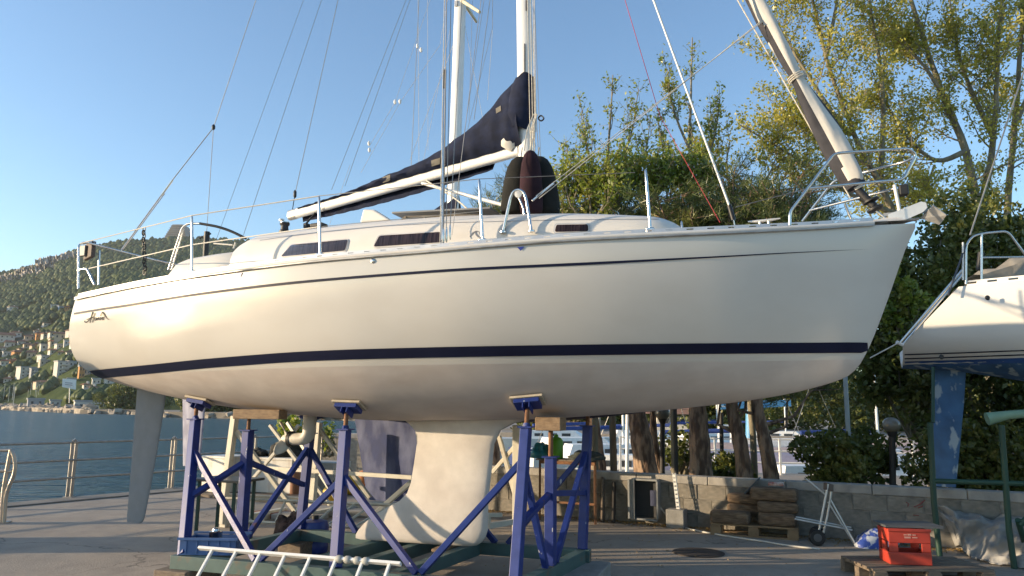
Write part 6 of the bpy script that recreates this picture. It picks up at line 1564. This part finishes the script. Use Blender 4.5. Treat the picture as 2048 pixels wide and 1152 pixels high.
moored('navy hulled sailboat behind the bow end of the cradle', 1165, 900, 42, 8, .4, bnav, bw_, 12); moored('white sailboat between the two left pine trunks', 1335, 892, 40, 8, -.3, bw_, bw_, 11); moored('white sailboat far behind the leftmost pine trunk', 1115, 880, 55, 9, .1, bw_, bw_, 12); moored('small white boat right of the blue rudder under the stand', 1960, 905, 30, 6, .1, bw_, bw_, 0, pk); moored('white sailboat far right of the thick pine trunk', 1430, 878, 52, 9, .3, bw_, bw_, 12); moored('white motor cruiser in the far middle of the marina', 1290, 878, 58, 8, .0, bw_, bw_, 0)
lil = mat('lilac_cover', (.33, .30, .36), .85, var=.1)
for lb, u, v, Y, ln, hd, hm, ms, cv in (('white boat with lilac cover left of the third pine trunk', 1445, 915, 25, 5.5, .15, bw_, 0, lil), ('navy striped boat under a pale cover right of the rightmost pine', 1570, 925, 23, 6, -.05, bnav, 0, lil), ('white launch nearest behind the wall left of the shrub', 1640, 930, 22, 5, .2, bw_, 0, None),
    ('white sloop with tall mast between shrub and lamp post', 1740, 900, 32, 8, .1, bw_, 11, None), ('white boat under a pink cover right of the lamp post', 1840, 885, 36, 6, 0, bw_, 0, pk), ('white yacht far behind the second and third pine', 1425, 868, 62, 9, .2, bw_, 12, None), ('white yacht far behind the pinkish covers', 1560, 868, 60, 9, -.2, bw_, 12, None), ('white launch far right behind the green stand', 2010, 890, 34, 7, .1, bw_, 0, wcv), ('small white boat left of the globe lamp pole', 1270, 915, 26, 5, -.2, bw_, 0, None), ('white boat with lilac cover far behind the lamp post shrub', 1690, 872, 48, 7, .1, bw_, 0, lil)):
    moored(lb, u, v, Y, ln, hd, hm, bw_, ms, cv)
prl = thing('pontoon_railing', 'white tube railing along the marina edge behind the pines', 'railing', P(1250, 930, 20)); pr0, pr1 = V(3.0, 20.6, 0), V(13.0, 19.4, 0)
for k in range(13): p = pr0.lerp(pr1, k / 12); mb = MB(); mb.beam(p, p + V(0, 0, .95), .05, .05); mb.build('post', whitep, prl)
for z in (.93, .62, .32): mb = MB(); mb.tube([pr0 + V(0, 0, z), pr1 + V(0, 0, z)], .025, 6); mb.build('rail', whitep, prl, 60)
# kiosk, crane frame, far bank behind the marina
shorehouse(1352, 885, 62, 70, 55, 'w', 'gable', 'white and blue club house behind the marina boats', turn=.1, ratio=.6, floors=2, name='club_house', cat='building'); shorehouse(1180, 870, 75, 110, 45, 'c', 'hip', 'cream harbour building behind the leftmost pine', turn=-.1, ratio=.5, floors=2, name='harbour_building', cat='building'); shorehouse(1262, 862, 90, 100, 40, 'o', 'hip', 'brown roofed building far behind the masts', turn=.05, ratio=.5, floors=2, name='harbour_building', cat='building')
bc = thing('boat_crane', 'pale blue steel crane column behind the marina', 'crane', P(1503, 905, 45)); bcm = mat('crane_blue', (.10, .30, .52), .5)
mb = MB(); mb.tube([P(1501, 900, 45), P(1501, 800, 45)], .28, 10); mb.build('column', bcm, bc, 60); mb = MB(); mb.beam(P(1440, 812, 45), P(1580, 806, 45), .35, .4); mb.build('jib', bcm, bc)
sc_ = thing('scaffold_frame', 'white tube frame standing in the marina left of the crane', 'frame', P(1450, 905, 40))
for u in (1438, 1462): mb = MB(); mb.tube([P(u, 905, 40), P(u, 790, 40)], .07, 6); mb.build('upright', whitep, sc_)
for v in (812, 850, 888): mb = MB(); mb.tube([P(1438, v, 40), P(1475, v + 2, 40)], .05, 6); mb.build('rail', whitep, sc_)
tag(MB().prism([V(-5, 62, WZ - 1), V(70, 50, WZ - 1), V(90, 200, WZ - 1), V(-40, 260, WZ - 1)], (0, 0, 2.1)).build('far_bank', gm), 'far bank behind the marina', None, None, 'structure')

# ---------------------------------------------------------------- trees and shrubs
barkp = mat('pine_bark', (.13, .085, .06), .95, col2=(.36, .25, .17), scale=11, stretch=(1, 1, .3), bump=.10, bscale=13, mixlo=.42, mixhi=.58)
barkg = mat('poplar_bark', (.16, .14, .10), .95, col2=(.26, .23, .16), scale=8, stretch=(1, 1, .3), bump=.015, bscale=20)
lf_yel = leafmat('poplar_leaves', (.21, .24, .032), (.44, .41, .06), (.60, .51, .10), .5, 1.6)
lf_grn = leafmat('young_leaves', (.10, .17, .02), (.25, .31, .045), (.47, .44, .08), .5, 1.8)
lf_drk = leafmat('evergreen_leaves', (.055, .08, .017), (.12, .15, .032), (.27, .25, .06), .35, 2.2)
lf_pin = leafmat('pine_needles', (.040, .065, .018), (.095, .13, .032), (.22, .22, .06), .3, 2.0)
lf_sun = leafmat('bank_leaves', (.05, .075, .015), (.12, .14, .025), (.22, .21, .05), .3, .9)
tr = random.Random(99); tn = np.random.default_rng(42)
def quads(c, size, flat=.5):
    """leaf-shaped quads at centres c"""
    n = len(c); a = tn.normal(size=(n, 3)); a /= np.linalg.norm(a, axis=1, keepdims=True); b = np.cross(a, tn.normal(size=(n, 3))); b /= np.linalg.norm(b, axis=1, keepdims=True)
    s = size * tn.uniform(.6, 1.35, (n, 1)); a = a * s; b = b * s * flat
    return np.stack([c + a, c + b, c - a, c - b], 1).reshape(-1, 3)
def branch_path(p, d, ln, wob, n=5, up=.0):
    pts = [Vector(p)]; d = d.normalized()
    for i in range(n):
        d = (d + V(tr.uniform(-wob, wob), tr.uniform(-wob, wob), tr.uniform(-wob, wob) + up)).normalized(); pts.append(pts[-1] + d * (ln / n))
    return pts
def tree(name, label, limbs, leafm, barkm, nsub=9, sublen=1.6, ntwig=6, twiglen=.6, nleaf=12, leaf=.06, spread=.22, start=.3, subup=.12, group=None, wob=.22, side=1.0, base=None, leafprob=1.0, gap=None, cat='tree', subr=.4):
    """limbs: list of (points, r0, r1); branches, twigs and leaves grow from them"""
    b0 = Vector(limbs[0][0][0]); t = thing(name, label, cat, base or V(b0.x, b0.y, 0), group)
    tk = MB(); cs = []
    for pts, r0, r1 in limbs:
        pts = [Vector(p) for p in pts]; pp = arc(pts, 4, 2.0) if len(pts) > 2 else [pts[0].lerp(pts[1], k / 4) for k in range(5)]
        n = len(pp); rs = [lerp(r0, r1, (k / (n - 1)) ** .8) for k in range(n)]; pp = [p + V(tr.uniform(-1, 1), tr.uniform(-1, 1), 0) * rs[i] * .25 for i, p in enumerate(pp)]
        tk.tube(pp, rs, 9)
        for s_ in range(nsub):
            f = start + (1 - start) * (s_ + tr.random()) / nsub; x = f * (n - 1); i = min(n - 2, int(x)); p = pp[i].lerp(pp[i + 1], x - i); tg_ = (pp[i + 1] - pp[i]).normalized()
            d = tg_ * tr.uniform(.3, .8) + V(tr.uniform(-1, 1), tr.uniform(-1, 1) * side, tr.uniform(-.25, .6)); ln = sublen * tr.uniform(.5, 1.2) * (1.15 - .55 * f)
            sp_ = branch_path(p, d, ln, wob, 5, subup); r_ = max(.006, rs[i] * subr); tk.tube(sp_, [lerp(r_, .005, k / 5) for k in range(6)], 5)
            for w_ in range(ntwig):
                g_ = .25 + .75 * (w_ + tr.random()) / ntwig; y = g_ * 5; j = min(4, int(y)); q = sp_[j].lerp(sp_[j + 1], y - j); d2 = (sp_[j + 1] - sp_[j]).normalized() * .6 + V(tr.uniform(-1, 1), tr.uniform(-1, 1), tr.uniform(-.5, .9))
                tw = branch_path(q, d2, twiglen * tr.uniform(.5, 1.2), .3, 3, .05); tk.tube(tw, [.006, .005, .004, .003], 3)
                if tr.random() > leafprob: continue
                k = max(2, int(nleaf * tr.uniform(.5, 1.4))); ff = tn.uniform(.1, 1.05, k) * 3; jj = np.minimum(2, ff.astype(int)); A = np.array([tuple(tw[m]) for m in range(4)])
                cs.append(A[jj] + (A[jj + 1] - A[jj]) * (ff - jj)[:, None] + tn.normal(0, spread * .45, (k, 3)))
    tk.build('trunk', barkm, t, 60)
    if cs: fastmesh('crown', quads(np.concatenate(cs), leaf, .55), 4, leafm, t)
    return t
def limb(pxs, Y, r0, r1, dY=0.):
    n = len(pxs); return ([P(u, v, Y + dY * i / max(1, n - 1)) for i, (u, v) in enumerate(pxs)], r0, r1)
def rooted(pxs, Y, r0, r1, dY=0.):
    l = limb(pxs, Y, r0, r1, dY); b = l[0][0]; return ([V(b.x, b.y, -.05)] + l[0], r0, r1)
# big yellow-green trees at the right
tree('poplar_tree', 'tall yellow green tree with slanting trunk behind the bow pulpit', [rooted([(1850, 760), (1795, 430), (1720, 300), (1650, 120), (1600, -120)], 16, .12, .03), limb([(1795, 430), (1700, 390), (1600, 320), (1480, 250)], 15.6, .06, .015, -.6), limb([(1760, 370), (1770, 200), (1740, 0), (1700, -200)], 16.3, .065, .02, .4), limb([(1700, 270), (1640, 190), (1560, 60), (1500, -60)], 16, .06, .012), limb([(1740, 330), (1660, 300), (1560, 220)], 15.8, .05, .012), limb([(1650, 120), (1680, -20), (1660, -160)], 16.2, .05, .015)],
     lf_yel, barkg, 18, 1.7, 9, .5, 27, .040, .20, .18, .10, 'poplars behind the wall', subr=.3)
tree('poplar_tree', 'large yellow green tree with forked trunks at the right edge', [rooted([(1985, 760), (1960, 440), (1935, 300), (1880, 180), (1820, 0), (1790, -150)], 17, .15, .04), limb([(1960, 430), (1990, 280), (1995, 100), (2010, -100)], 17, .09, .03), rooted([(2030, 760), (2010, 430), (2030, 250), (2045, 60), (2040, -140)], 17.6, .12, .04), limb([(1935, 300), (1870, 330), (1800, 260), (1750, 160)], 16.6, .07, .015), limb([(1990, 280), (1920, 140), (1890, -60)], 17.2, .07, .02), limb([(2030, 250), (2090, 120), (2120, -80)], 17.5, .07, .02), limb([(1880, 180), (1840, 120), (1790, 60)], 16.7, .05, .012), limb([(1870, 330), (1850, 380), (1810, 400)], 16.5, .03, .01)],
     lf_yel, barkg, 18, 1.8, 9, .5, 27, .042, .20, .16, .10, 'poplars behind the wall', subr=.3)
# young leafy trees in the middle
tree('young_tree', 'slender green young tree rising highest in the middle above the pines', [rooted([(1395, 760), (1390, 430), (1378, 300), (1382, 180), (1385, 75)], 14.5, .09, .012), limb([(1388, 420), (1330, 330), (1315, 230)], 14.4, .04, .01), limb([(1386, 380), (1430, 280), (1440, 200)], 14.6, .04, .01), limb([(1380, 300), (1345, 220), (1335, 140)], 14.3, .03, .008)],
     lf_grn, barkg, 13, .55, 5, .28, 8, .036, .11, .22, .7, 'young trees above the pines', wob=.15)
tree('young_tree', 'loose green young tree left of the tall slender one', [rooted([(1225, 760), (1220, 430), (1215, 330), (1222, 220), (1226, 150)], 14, .07, .01), limb([(1218, 400), (1175, 310), (1165, 220)], 13.9, .035, .008), limb([(1218, 370), (1262, 280), (1275, 190)], 14.2, .035, .008), limb([(1215, 420), (1290, 330), (1300, 240)], 14, .03, .008), limb([(1216, 400), (1150, 360), (1130, 300)], 14, .03, .008)],
     lf_grn, barkg, 10, .6, 5, .30, 6, .036, .11, .25, .7, 'young trees above the pines', wob=.15)
tree('young_tree', 'bushy yellow green young tree just above the coachroof', [rooted([(1190, 760), (1185, 470), (1180, 400), (1175, 340)], 12.6, .06, .012), limb([(1185, 460), (1240, 400), (1260, 340)], 12.5, .04, .01), limb([(1185, 460), (1140, 410), (1130, 365)], 12.7, .04, .01), limb([(1240, 430), (1320, 390), (1340, 350)], 12.6, .035, .01), limb([(1185, 450), (1215, 400), (1210, 340)], 12.4, .035, .01)],
     lf_grn, barkg, 14, .7, 7, .34, 17, .038, .16, .12, .2, 'young trees above the pines')
tree('young_tree', 'bushy green young tree between the two forward stanchion tops', [rooted([(1345, 760), (1340, 470), (1335, 400), (1330, 330)], 12.9, .06, .012), limb([(1340, 460), (1290, 400), (1280, 350)], 12.8, .04, .01), limb([(1340, 450), (1400, 400), (1415, 350)], 13, .04, .01), limb([(1340, 440), (1370, 390), (1375, 340)], 12.8, .035, .01)],
     lf_grn, barkg, 13, .7, 7, .34, 15, .038, .16, .12, .2, 'young trees above the pines')
tree('young_tree', 'sparse yellowing young tree left of the bow pulpit', [rooted([(1500, 760), (1480, 430), (1450, 340), (1460, 280)], 15, .07, .012), limb([(1480, 430), (1540, 350), (1560, 290)], 15, .035, .01), limb([(1470, 400), (1420, 340), (1400, 300)], 15, .03, .01)],
     lf_yel, barkg, 10, .8, 6, .4, 9, .045, .18, .15, .12, 'young trees above the pines')
# pines
def pine(label, trunk, Y, crown, r0, n=46, seed=0, forks=()):
    b = P(*trunk[0], Y); t = thing('pine_tree', label, 'pine', V(b.x, b.y, 0), 'pines behind the wall'); tk = MB()
    pts = [P(u, v, Y) for u, v in trunk]; pp = arc(pts, 4, 1.0); k = len(pp); pp = [V(pp[0].x + (pp[0].x - pp[1].x) * .3, pp[0].y, -.1)] + pp
    tk.tube(pp, [lerp(r0, r0 * .5, i / k) * (1 + .06 * math.sin(i * 2.1)) for i in range(k + 1)], 14)
    top = pp[-1]; tufts = []
    def grow(p, c, r_):
        d = c - p; bp_ = [p, p.lerp(c, .4) + V(tr.uniform(-.2, .2), tr.uniform(-.2, .2), -.12), p.lerp(c, .75) + V(0, 0, .05), c]; tk.tube(bp_, [r_, r_ * .7, r_ * .4, .012], 6)
        for _ in range(9):
            q = bp_[2].lerp(c, tr.uniform(0, 1)); e = q + V(tr.uniform(-.55, .55), tr.uniform(-.55, .55), tr.uniform(-.15, .35)); tk.tube([q, e], [.012, .005], 3); tufts.append((e, (e - q).normalized())); tufts.append((q.lerp(e, .6), (e - q).normalized()))
    for f in forks: grow(P(*f[0], Y), P(*f[1], Y + f[2]), r0 * .3)
    for i in range(n):
        u, v, dy = crown(); c = P(u, v, Y + dy); f = tr.uniform(.55, 1.0); grow(pp[int(f * k)], c, r0 * .22)
    tk.build('trunk', barkp, t, 60)
    V_ = []
    for e, d in tufts:
        m = 26; dirs = tn.normal(size=(m, 3)) * .75 + np.array(tuple(d)) * .8 + np.array((0, 0, .35)); dirs /= np.linalg.norm(dirs, axis=1, keepdims=True); ln = tn.uniform(.10, .20, (m, 1)); sd_ = np.cross(dirs, tn.normal(size=(m, 3))); sd_ /= np.linalg.norm(sd_, axis=1, keepdims=True)
        o = np.array(tuple(e)) + tn.normal(0, .05, (m, 3)); V_.append(np.stack([o - sd_ * .0065, o + sd_ * .0065, o + dirs * ln], 1).reshape(-1, 3))
    fastmesh('crown', np.concatenate(V_), 3, lf_pin, t)
def box_crown(u0, u1, v0, v1, dy=1.2): return lambda: (tr.uniform(u0, u1), tr.triangular(v0, v1, lerp(v0, v1, .55)), tr.uniform(-dy, dy))
pine('thick trunked pine second from the left behind the wall', [(1292, 945), (1283, 880), (1272, 820), (1262, 640), (1250, 480)], 13.2, box_crown(1130, 1330, 385, 540), .21, 48)
pine('thickest straight pine trunk in the middle behind the wall', [(1402, 950), (1399, 880), (1394, 800), (1400, 640), (1410, 470)], 12.6, box_crown(1300, 1490, 360, 520), .19, 56)
pine('leaning pine right of the thickest trunk with low forks', [(1490, 955), (1480, 880), (1462, 820), (1470, 700), (1500, 520)], 12.2, box_crown(1410, 1610, 315, 500), .13, 58, forks=(((1470, 840), (1500, 760), .3), ((1478, 870), (1430, 780), -.2)))
pine('rightmost leaning pine with spreading low branches', [(1542, 950), (1530, 880), (1512, 810), (1520, 700), (1560, 560)], 12.0, box_crown(1480, 1640, 330, 600), .12, 30, forks=(((1528, 870), (1590, 790), .2), ((1530, 850), (1650, 770), .2), ((1520, 830), (1480, 770), -.2)))
pine('slim pine leftmost behind the wall', [(1196, 930), (1190, 880), (1182, 820), (1170, 640), (1130, 500)], 14.0, box_crown(960, 1180, 350, 540), .15, 34)
pine('thin dark pine right beside the second trunk', [(1320, 945), (1308, 890), (1305, 820), (1320, 650)], 13.6, box_crown(1260, 1400, 420, 600), .09, 16)
pine('low dark pine behind the fenders', [(990, 930), (985, 800), (985, 520)], 15, box_crown(950, 1110, 355, 520), .12, 26)
# evergreen hedge mass and shrubs
def shrub(label, c, size, leafm, n, leaf, seed, name='shrub', group=None, stems=7, holes=.35, cat='shrub'):
    t = thing(name, label, cat, V(c.x, c.y, max(-.05, c.z - size[2])), group); g = np.random.default_rng(seed)
    lob = g.normal(size=(26, 3)); lob /= np.linalg.norm(lob, axis=1, keepdims=True); lob *= g.uniform(.35, .92, (26, 1)); lr = g.uniform(.22, .42, 26)
    k = g.integers(0, 26, n); d = g.normal(size=(n, 3)); d /= np.linalg.norm(d, axis=1, keepdims=True); p = lob[k] + d * (lr[k] * g.uniform(.55, 1.05, n) ** .5)[:, None]
    keep = (np.sin(p[:, 0] * 9 + seed) * np.sin(p[:, 1] * 8) * np.sin(p[:, 2] * 10 + 1) < holes); p = p[keep]
    w = p * np.array(size) + np.array(tuple(c)); fastmesh('foliage', quads(w, leaf, .55), 4, leafm, t)
    mb = MB(); b = V(c.x, c.y, max(-.05, c.z - size[2]))
    for i in range(stems):
        q = Vector(lob[i] * np.array(size) * .8) + c; mb.tube([b + V(g.uniform(-.1, .1), g.uniform(-.1, .1), 0), b.lerp(q, .5) + V(g.uniform(-.2, .2), 0, 0), q], [.04, .025, .008], 5)
    mb.build('stem', barkg, t, 60); return t
eg = 'evergreens behind the right yacht'
shrub('dark ivy covered thicket right of the bow', P(1850, 580, 13.2), (1.3, 1.2, 1.7), lf_drk, 15000, .055, 1, 'evergreen_thicket', eg); shrub('tall dark evergreen at the right edge above the other yacht', P(1990, 540, 13.5), (1.4, 1.2, 1.5), lf_drk, 15000, .055, 2, 'evergreen_thicket', eg); shrub('dark evergreen low between bow and the other yacht', P(1815, 720, 12.6), (.85, 1.0, 1.3), lf_drk, 9000, .055, 3, 'evergreen_thicket', eg); shrub('dark evergreen behind the blue rudder', P(1950, 790, 12.8), (1.5, 1.0, 1.6), lf_drk, 13000, .055, 4, 'evergreen_thicket', eg)
shrub('dark evergreen at far right below the other yacht', P(2090, 800, 12.5), (1.2, 1.0, 1.6), lf_drk, 9000, .055, 5, 'evergreen_thicket', eg)
shrub('yellow green shrub catching the sun beside the bow', P(1800, 600, 12.4), (.5, .5, .9), lf_grn, 3500, .05, 7, 'shrub', 'shrubs behind the wall')
sg_ = 'shrubs behind the wall'
shrub('round dark shrub behind the wall left of the right lamp post', P(1695, 925, 11.4), (.85, .6, .55), lf_drk, 9000, .045, 8, 'shrub', sg_); shrub('dark shrub behind the wall under the blue rudder', P(1930, 930, 10.9), (.9, .5, .55), lf_drk, 8000, .045, 9, 'shrub', sg_); shrub('low shrub behind the wall at the right edge', P(2060, 930, 10.6), (.9, .5, .6), lf_drk, 7000, .045, 10, 'shrub', sg_); shrub('twiggy shrub between lamp post and thick pine', P(1365, 900, 15), (.5, .4, .6), lf_drk, 1500, .05, 11, 'shrub', sg_, 12); shrub('low dark shrub right of the thick pine', P(1445, 945, 14), (.6, .4, .35), lf_drk, 3500, .05, 12, 'shrub', sg_)
shrub('small green shoots growing from the stone wall behind the propeller', P(575, 862, 14.6), (.28, .2, .32), lf_grn, 420, .06, 13, 'shrub', 'shoots on the stone wall', 6); shrub('thin green shoots behind the second blue post', P(655, 875, 14.6), (.2, .2, .35), lf_grn, 200, .05, 14, 'shrub', 'shoots on the stone wall', 6)
# far woods that read as one mass: sunlit bank beyond the marina, dark trees of the far shore
def far_wood(name, label, spots, leafm, n, leaf):
    out = []
    for k, (c, size) in enumerate(spots):
        g = np.random.default_rng(300 + k); lob = g.normal(size=(26, 3)); lob /= np.linalg.norm(lob, axis=1, keepdims=True); lob *= g.uniform(.35, .92, (26, 1)); lr = g.uniform(.22, .42, 26)
        i = g.integers(0, 26, n); d = g.normal(size=(n, 3)); d /= np.linalg.norm(d, axis=1, keepdims=True); p = lob[i] + d * (lr[i] * g.uniform(.55, 1.05, n) ** .5)[:, None]
        out.append(quads(p * np.array(size) + np.array(tuple(c)), leaf, .55))
    return tag(fastmesh(name, np.concatenate(out), 4, leafm), label, 'woods', None, 'stuff')
sp_ = []
for k in range(18):
    u = 1080 + k * 60 + tr.uniform(-20, 20); c = P(u, 800, tr.uniform(64, 84)); s_ = tr.uniform(3.2, 4.6); hi = u > 1440
    sp_.append((V(c.x, c.y, 3.0 if hi else 1.4), (s_, s_ * .8, s_ * (1.35 if hi else .5))))
far_wood('bank_woods', 'sunlit yellow green trees on the bank behind the marina', sp_, lf_sun, 5200, .2)
sp_ = [((lambda c: V(c.x, c.y, 3))(P(385 + k * 42, 822, 205)), (6, 5, 5)) for k in range(4)] + [((lambda c: V(c.x, c.y, 3.5))(P(228 + k * 16, 805, 270)), (7, 5, 5.5)) for k in range(6)]
far_wood('shore_woods', 'dark trees along the far shore under the yacht stern', sp_, lf_drk, 3000, .45)

# dry leaves blown along the foot of the wall
ll = []
for _ in range(2600):
    f = tr.random() ** 1.4; p = W0.lerp(W1, .02 + .75 * tr.random()) + wn * abs(tr.gauss(0, .16)) + wn * .02
    ll.append((p.x, p.y, .012 + .012 * tr.random()))
for _ in range(500): p = V(tr.uniform(-3, 6), tr.uniform(6.5, 11), .012); ll.append(tuple(p))
qv = quads(np.array(ll), .022, .6).reshape(-1, 4, 3); qv[:, :, 2] = .006 + np.abs(qv[:, :, 2] - .006) * .5
tag(fastmesh('leaf_litter', qv.reshape(-1, 3), 4, leafmat('dry_leaves', (.16, .10, .04), (.30, .20, .08), (.42, .30, .12), .1, 30)), 'dry yellow leaves along the foot of the block wall', 'leaves', None, 'stuff')
# ---------------------------------------------------------------- unseen gear added left of the view to shade rudder and paving
lk = thing('added_shade_locker', 'tall grey steel locker added out of view at the left to shade the rudder', 'shadow caster', V(-8.6, 8.9, 0)); lkm = mat('shade_locker_grey', (.3, .31, .3), .5)
mb = MB(); mb.box(V(-8.6, 8.9, 1.32), (1.1, .95, 2.56)); mb.build('body', lkm, lk, bevel=.01)
mb = MB(); mb.box(V(-8.6, 8.9, 2.62), (1.2, 1.05, .05)); mb.build('roof', lkm, lk)
for e in (-.24, .24): mb = MB(); mb.box(V(-8.6 + e * 2, 8.9, .02), (.1, .9, .05)); mb.build('foot', lkm, lk)
mb = MB(); mb.box(V(-8.6, 8.415, 1.3), (.5, .02, 2.3)); mb.build('door', lkm, lk)
pallet('pallet', 'loose pallet added out of view at the left to cast shade', V(-7.6, 5.3, 0), .5)  # unseen pallet added to throw shade across the paving
# ---------------------------------------------------------------- air
hz_m = bpy.data.materials.new('haze_air'); hz_m.use_nodes = True; _n = hz_m.node_tree
_n.nodes.remove(_n.nodes['Principled BSDF']); _v = _n.nodes.new('ShaderNodeVolumePrincipled'); _v.inputs['Color'].default_value = (.86, .92, 1, 1); _v.inputs['Density'].default_value = .00008; _v.inputs['Anisotropy'].default_value = .2
_n.links.new(_v.outputs[0], _n.nodes['Material Output'].inputs['Volume'])
mb = MB(); mb.box((-250, 850, 155), (2900, 2000, 320)); tag(mb.build('haze', hz_m), 'thin pale haze over the bay', None, None, 'stuff')
